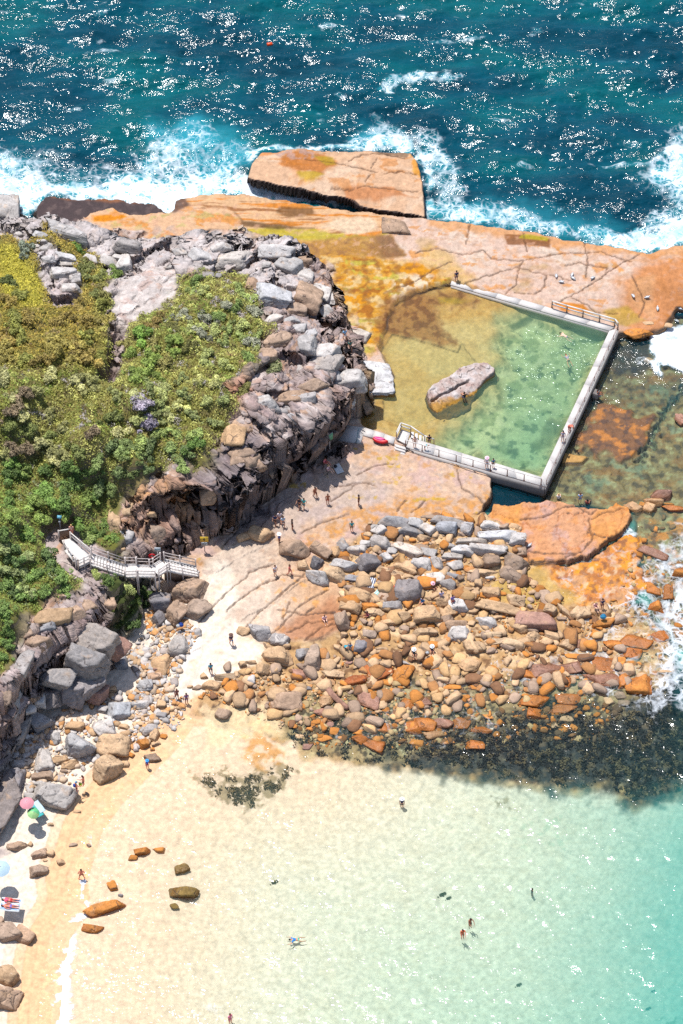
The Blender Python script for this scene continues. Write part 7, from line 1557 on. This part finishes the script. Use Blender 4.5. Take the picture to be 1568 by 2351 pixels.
VM = [(270, 800, 'the dark rock gap'), (330, 680, 'the wide pale slab'), (330, 950, 'the bare grey-purple shrubs'), (150, 1240, 'the lookout deck'), (60, 580, 'the round grey-green shrub'), (530, 640, 'the white crest rocks'), (600, 800, 'the rocky cliff top'), (420, 1090, 'the orange cave brow'), (540, 940, 'the bare orange ledge'), (250, 1310, 'the upper stairs'), (60, 1420, 'the southern cliff edge'), (90, 640, 'the stacked white rocks'), (0, 950, 'the left photo edge'), (300, 1140, 'the cave cliff')]
def vwhere(x, y):
    m_ = min(VM, key=lambda q: math.hypot(q[0] - x, q[1] - y)); dx, dy = x - m_[0], y - m_[1]
    if abs(dx) > 2 * abs(dy): s_ = 'left of' if dx < 0 else 'right of'
    elif abs(dy) > 2 * abs(dx): s_ = 'behind' if dy < 0 else 'below'
    else: s_ = ('back-' if dy < 0 else 'front-') + ('left of' if dx < 0 else 'right of')
    return s_ + ' ' + m_[2]
rv = np.random.default_rng(12); SHR = []
for x, y, r_, c, lb in HERO: SHR.append((x, y, r_, c, lb, True))
for poly, cols, mr, n in ZN:
    xs = [p[0] for p in poly]; ys = [p[1] for p in poly]; k = 0; tries = 0
    while k < n and tries < 900:
        tries += 1; x, y = rv.uniform(min(xs), max(xs)), rv.uniform(min(ys), max(ys))
        _, ins = seg_dist(np.array([x]), np.array([y]), poly)
        if not ins[0] or any(math.hypot(x - q[0], (y - q[1]) * 1.2) < 13 * (mr + q[2]) * .8 for q in SHR) or min(seg_dist(np.array([x]), np.array([y]), [e[0][:2], e[1][:2]], False)[0][0] for e in WALK) < 20 * mr + 14: continue
        c, nm = cols[rv.integers(len(cols))]; r_ = mr * rv.uniform(.7, .82)
        SHR.append((x, y, r_, c, f"{'large' if r_ > 1.35 else ('small' if r_ < .9 else 'medium')} {nm} shrub in the scrub {vwhere(x, y)}", False)); k += 1
byl = {}
for i, (x, y, r_, c, lb, hero) in enumerate(SHR):
    g = ground(x, y + 4); rt = empty('shrub', (g[0], g[1], g[2] - .12), rv.uniform(0, 6.28), lb, 'shrub', 'shrubs on the headland')
    f_ = link('foliage', SHM[i % 10], rt, color=np.clip((lin(*c, k=.8) * .84 + lin(*c, k=.8).mean() * .16) * rv.uniform(.85, 1.15), .01, .6)); s_ = link('stem', STEM, rt)
    rt.scale = (r_ * rv.uniform(.9, 1.2), r_ * rv.uniform(.9, 1.2), r_ * rv.uniform(.85, 1.3)); byl.setdefault(lb, []).append((x, rt))
for lb, L_ in byl.items():
    if len(L_) > 1:
        L_.sort(key=lambda e: e[0])
        for k, (x, o) in enumerate(L_[:7]): o['label'] = f"{ORD[k]} from left: {lb}"
# ground scrub: a continuous tangle of leaves, stalks and dead twigs
jj, ii = np.where((mVEG[:-1, :-1] > .35) & (X[:-1, :-1] > -41) & (Y[:-1, :-1] < 40) & (Y[:-1, :-1] > -30))
n = 75000; sel = rv.integers(0, len(jj), n); u1, u2 = rv.uniform(size=n), rv.uniform(size=n); j0, i0 = jj[sel], ii[sel]
sx = GX[i0] + u1 * (GX[i0 + 1] - GX[i0]); sy = GY[j0] + u2 * (GY[j0 + 1] - GY[j0]); sz = hq(sx, sy)
gm = mGR[j0, i0]; clump = fbm(sx / 1.3, sy / 1.3, 3, 201)
cen = np.stack([sx, sy, sz + np.abs(rv.normal(0, .14, n)) + .34 * np.clip(clump + .25, 0, 1) * (1 - .8 * gm)], -1)
v, f = leaves(cen, np.array([0, 0, 1.0])[None], .115, rv, .45)
pxx, pyy = px(sx, sy, sz)
tone = fbm(sx / 3.5, sy / 3.5, 4, 202); t2 = fbm(sx / .9, sy / .9, 3, 203)
cA = np.zeros((n, 3)) + lin(146, 146, 74, .82)
for mk_, rgb in ((ss(.0, .35, tone), (124, 138, 62)), (ss(.05, .4, -tone), (168, 166, 92)), (ss(.15, .5, t2), (188, 186, 110)), (ss(.15, .5, -t2), (116, 104, 66)), (ss(.35, .6, fbm(sx / 1.6, sy / 1.6, 3, 204)), (158, 150, 146)), (ss(260, 200, pxx) * ss(870, 800, pyy) * .6, (164, 132, 48)), (ss(1040, 1120, pyy) * .6, (112, 136, 58)), (gm * .9, (178, 168, 66)), (mGUL[j0, i0] * .7, (80, 98, 44))):
    cA = cA + (lin(*rgb, k=.8) - cA) * np.clip(mk_, 0, 1)[:, None]
o = link('scrub', mk_mesh('scrub', v, f, [mat_scrub], False, {'Col': np.repeat(np.clip(cA, .008, .6), 4, 0), 'shade': np.repeat(rv.uniform(.6, 1.35, n), 4)}))
tag(o, 'low tangled coastal scrub and grass covering the headland', 'scrub', None, 'stuff')
# small seaweed tufts in the bay
for x, y, r_, lb in ((1012, 2056, .32, 'larger brown seaweed tuft of the pair in the middle of the bay'), (1027, 2064, .24, 'smaller brown seaweed tuft right of its neighbour in the bay'), (627, 2028, .3, 'small brown seaweed tuft alone in the sandy shallows'), (1188, 2263, .25, 'olive seaweed tuft low in the green bay'), (1485, 2318, .25, 'dark seaweed tuft near the lower right corner'), (1497, 2277, .18, 'tiny dark seaweed tuft at lower right above the other')):
    g = ground(x, y); rt = empty('seaweed', tuple(g), 0, lb, 'seaweed', 'seaweed tufts in the bay'); link('fronds', SHM[3], rt, color=lin(96, 88, 40)); rt.scale = (r_, r_, r_ * .8)

# beds of kelp and weed on the reef floor: a mass nobody could count
def weed_bed(name, polys, n, cols, lab, size=.14):
    cs, kc = [], []
    for poly, share, z in polys:
        wp = W(poly, z); xs = [p[0] for p in wp]; ys = [p[1] for p in wp]; want = int(n * share); got = 0
        while got < want:
            qx, qy = rv.uniform(min(xs), max(xs), want), rv.uniform(min(ys), max(ys), want); d_, ins_ = seg_dist(qx, qy, wp)
            pr = fbm(qx / 1.4, qy / 1.4, 4, 301) + np.where(ins_, np.clip(d_ / 2.0, 0, 1), 0) * .6 - .25
            ok = ins_ & (pr > rv.uniform(-.05, .4, len(qx))); qx, qy = qx[ok], qy[ok]
            zz = hq(qx, qy); ok = zz < -.02; qx, qy, zz = qx[ok], qy[ok], zz[ok]
            cs.append(np.stack([qx, qy, np.minimum(zz + np.abs(rv.normal(0, .1, len(qx))), -.03)], -1)); got += max(1, len(qx))
    cen = np.concatenate(cs); v, f = leaves(cen, np.array([0, 0, 1.0])[None], size, rv, .7)
    k = rv.integers(0, len(cols), len(cen)); t3 = fbm(cen[:, 0] / .8, cen[:, 1] / .8, 3, 302); k = np.where(t3 > .16, len(cols) - 1, k % (len(cols) - 1))
    cA = np.array([lin(*c) for c in cols])[k]
    o = link(name, mk_mesh(name, v, f, [mat_scrub], False, {'Col': np.repeat(cA, 4, 0), 'shade': np.repeat(rv.uniform(.6, 1.3, len(cen)), 4)})); return tag(o, lab, 'seaweed', None, 'stuff')
weed_bed('reef_weed', [([(1060, 1660), (1180, 1640), (1290, 1600), (1420, 1640), (1480, 1590), (1600, 1570), (1640, 1810), (1540, 1822), (1455, 1852), (1400, 1796), (1300, 1812), (1200, 1796), (1090, 1786), (960, 1768), (840, 1756), (720, 1742), (700, 1722), (900, 1712)], .76, -.7), ([(640, 1640), (850, 1600), (1080, 1600), (1100, 1680), (900, 1720), (680, 1735)], .14, -.2)], 26000, [(40, 42, 44), (54, 52, 46), (84, 72, 56), (46, 56, 50), (150, 128, 92)], 'dark brown weed beds covering the drowned reef')
weed_bed('sand_weed', [([(440, 1795), (500, 1772), (560, 1785), (600, 1772), (640, 1748), (674, 1762), (668, 1802), (640, 1815), (600, 1850), (565, 1862), (530, 1852), (480, 1825)], 1.0, -.3)], 1300, [(132, 112, 70), (120, 96, 56), (70, 66, 44), (150, 124, 80)], 'brown weed patch on the sandy floor near the beach')
# ------------------------------------------------------------------ light, sky, camera
SUN_EL, SUN_DIR = R(72), (-.62, .78)
w = bpy.data.worlds.new('World'); SC.world = w; w.use_nodes = True
nt = w.node_tree; bg = nt.nodes['Background']
sky = nt.nodes.new('ShaderNodeTexSky'); sky.sky_type = 'NISHITA'; sky.sun_disc = False
sky.sun_elevation = SUN_EL; sky.sun_rotation = math.atan2(SUN_DIR[0], SUN_DIR[1]) % (2 * math.pi)
nt.links.new(sky.outputs[0], bg.inputs[0]); bg.inputs[1].default_value = .14
sl = bpy.data.lights.new('sun', 'SUN'); sl.energy = 5.0; sl.angle = R(.53); sl.color = (1, .98, .945)
so = bpy.data.objects.new('sun', sl); COL.objects.link(so)
hd = Vector((SUN_DIR[0], SUN_DIR[1], 0)).normalized() * math.cos(SUN_EL)
so.rotation_euler = Vector((hd.x, hd.y, math.sin(SUN_EL))).to_track_quat('Z', 'Y').to_euler()
so.location = (0, 0, 60)
cd = bpy.data.cameras.new('camera'); co = bpy.data.objects.new('camera', cd); COL.objects.link(co)
co.location = CAM; co.rotation_euler = (math.pi / 2 - PITCH, 0, 0)
cd.sensor_fit = 'VERTICAL'; cd.angle_y = 2 * math.atan((2351 / 2 / PPM) / DIST)
cd.clip_start = 1; cd.clip_end = 20000
SC.camera = co
vs = SC.view_settings; vs.view_transform = 'Standard'; vs.look = 'None'; vs.exposure = 0.32; vs.gamma = 1; vs.use_curve_mapping = False
SC.render.engine = 'CYCLES'; SC.cycles.max_bounces = 8; SC.cycles.transparent_max_bounces = 12
SC.cycles.use_denoising = False
SC.cycles.sample_clamp_indirect = 4
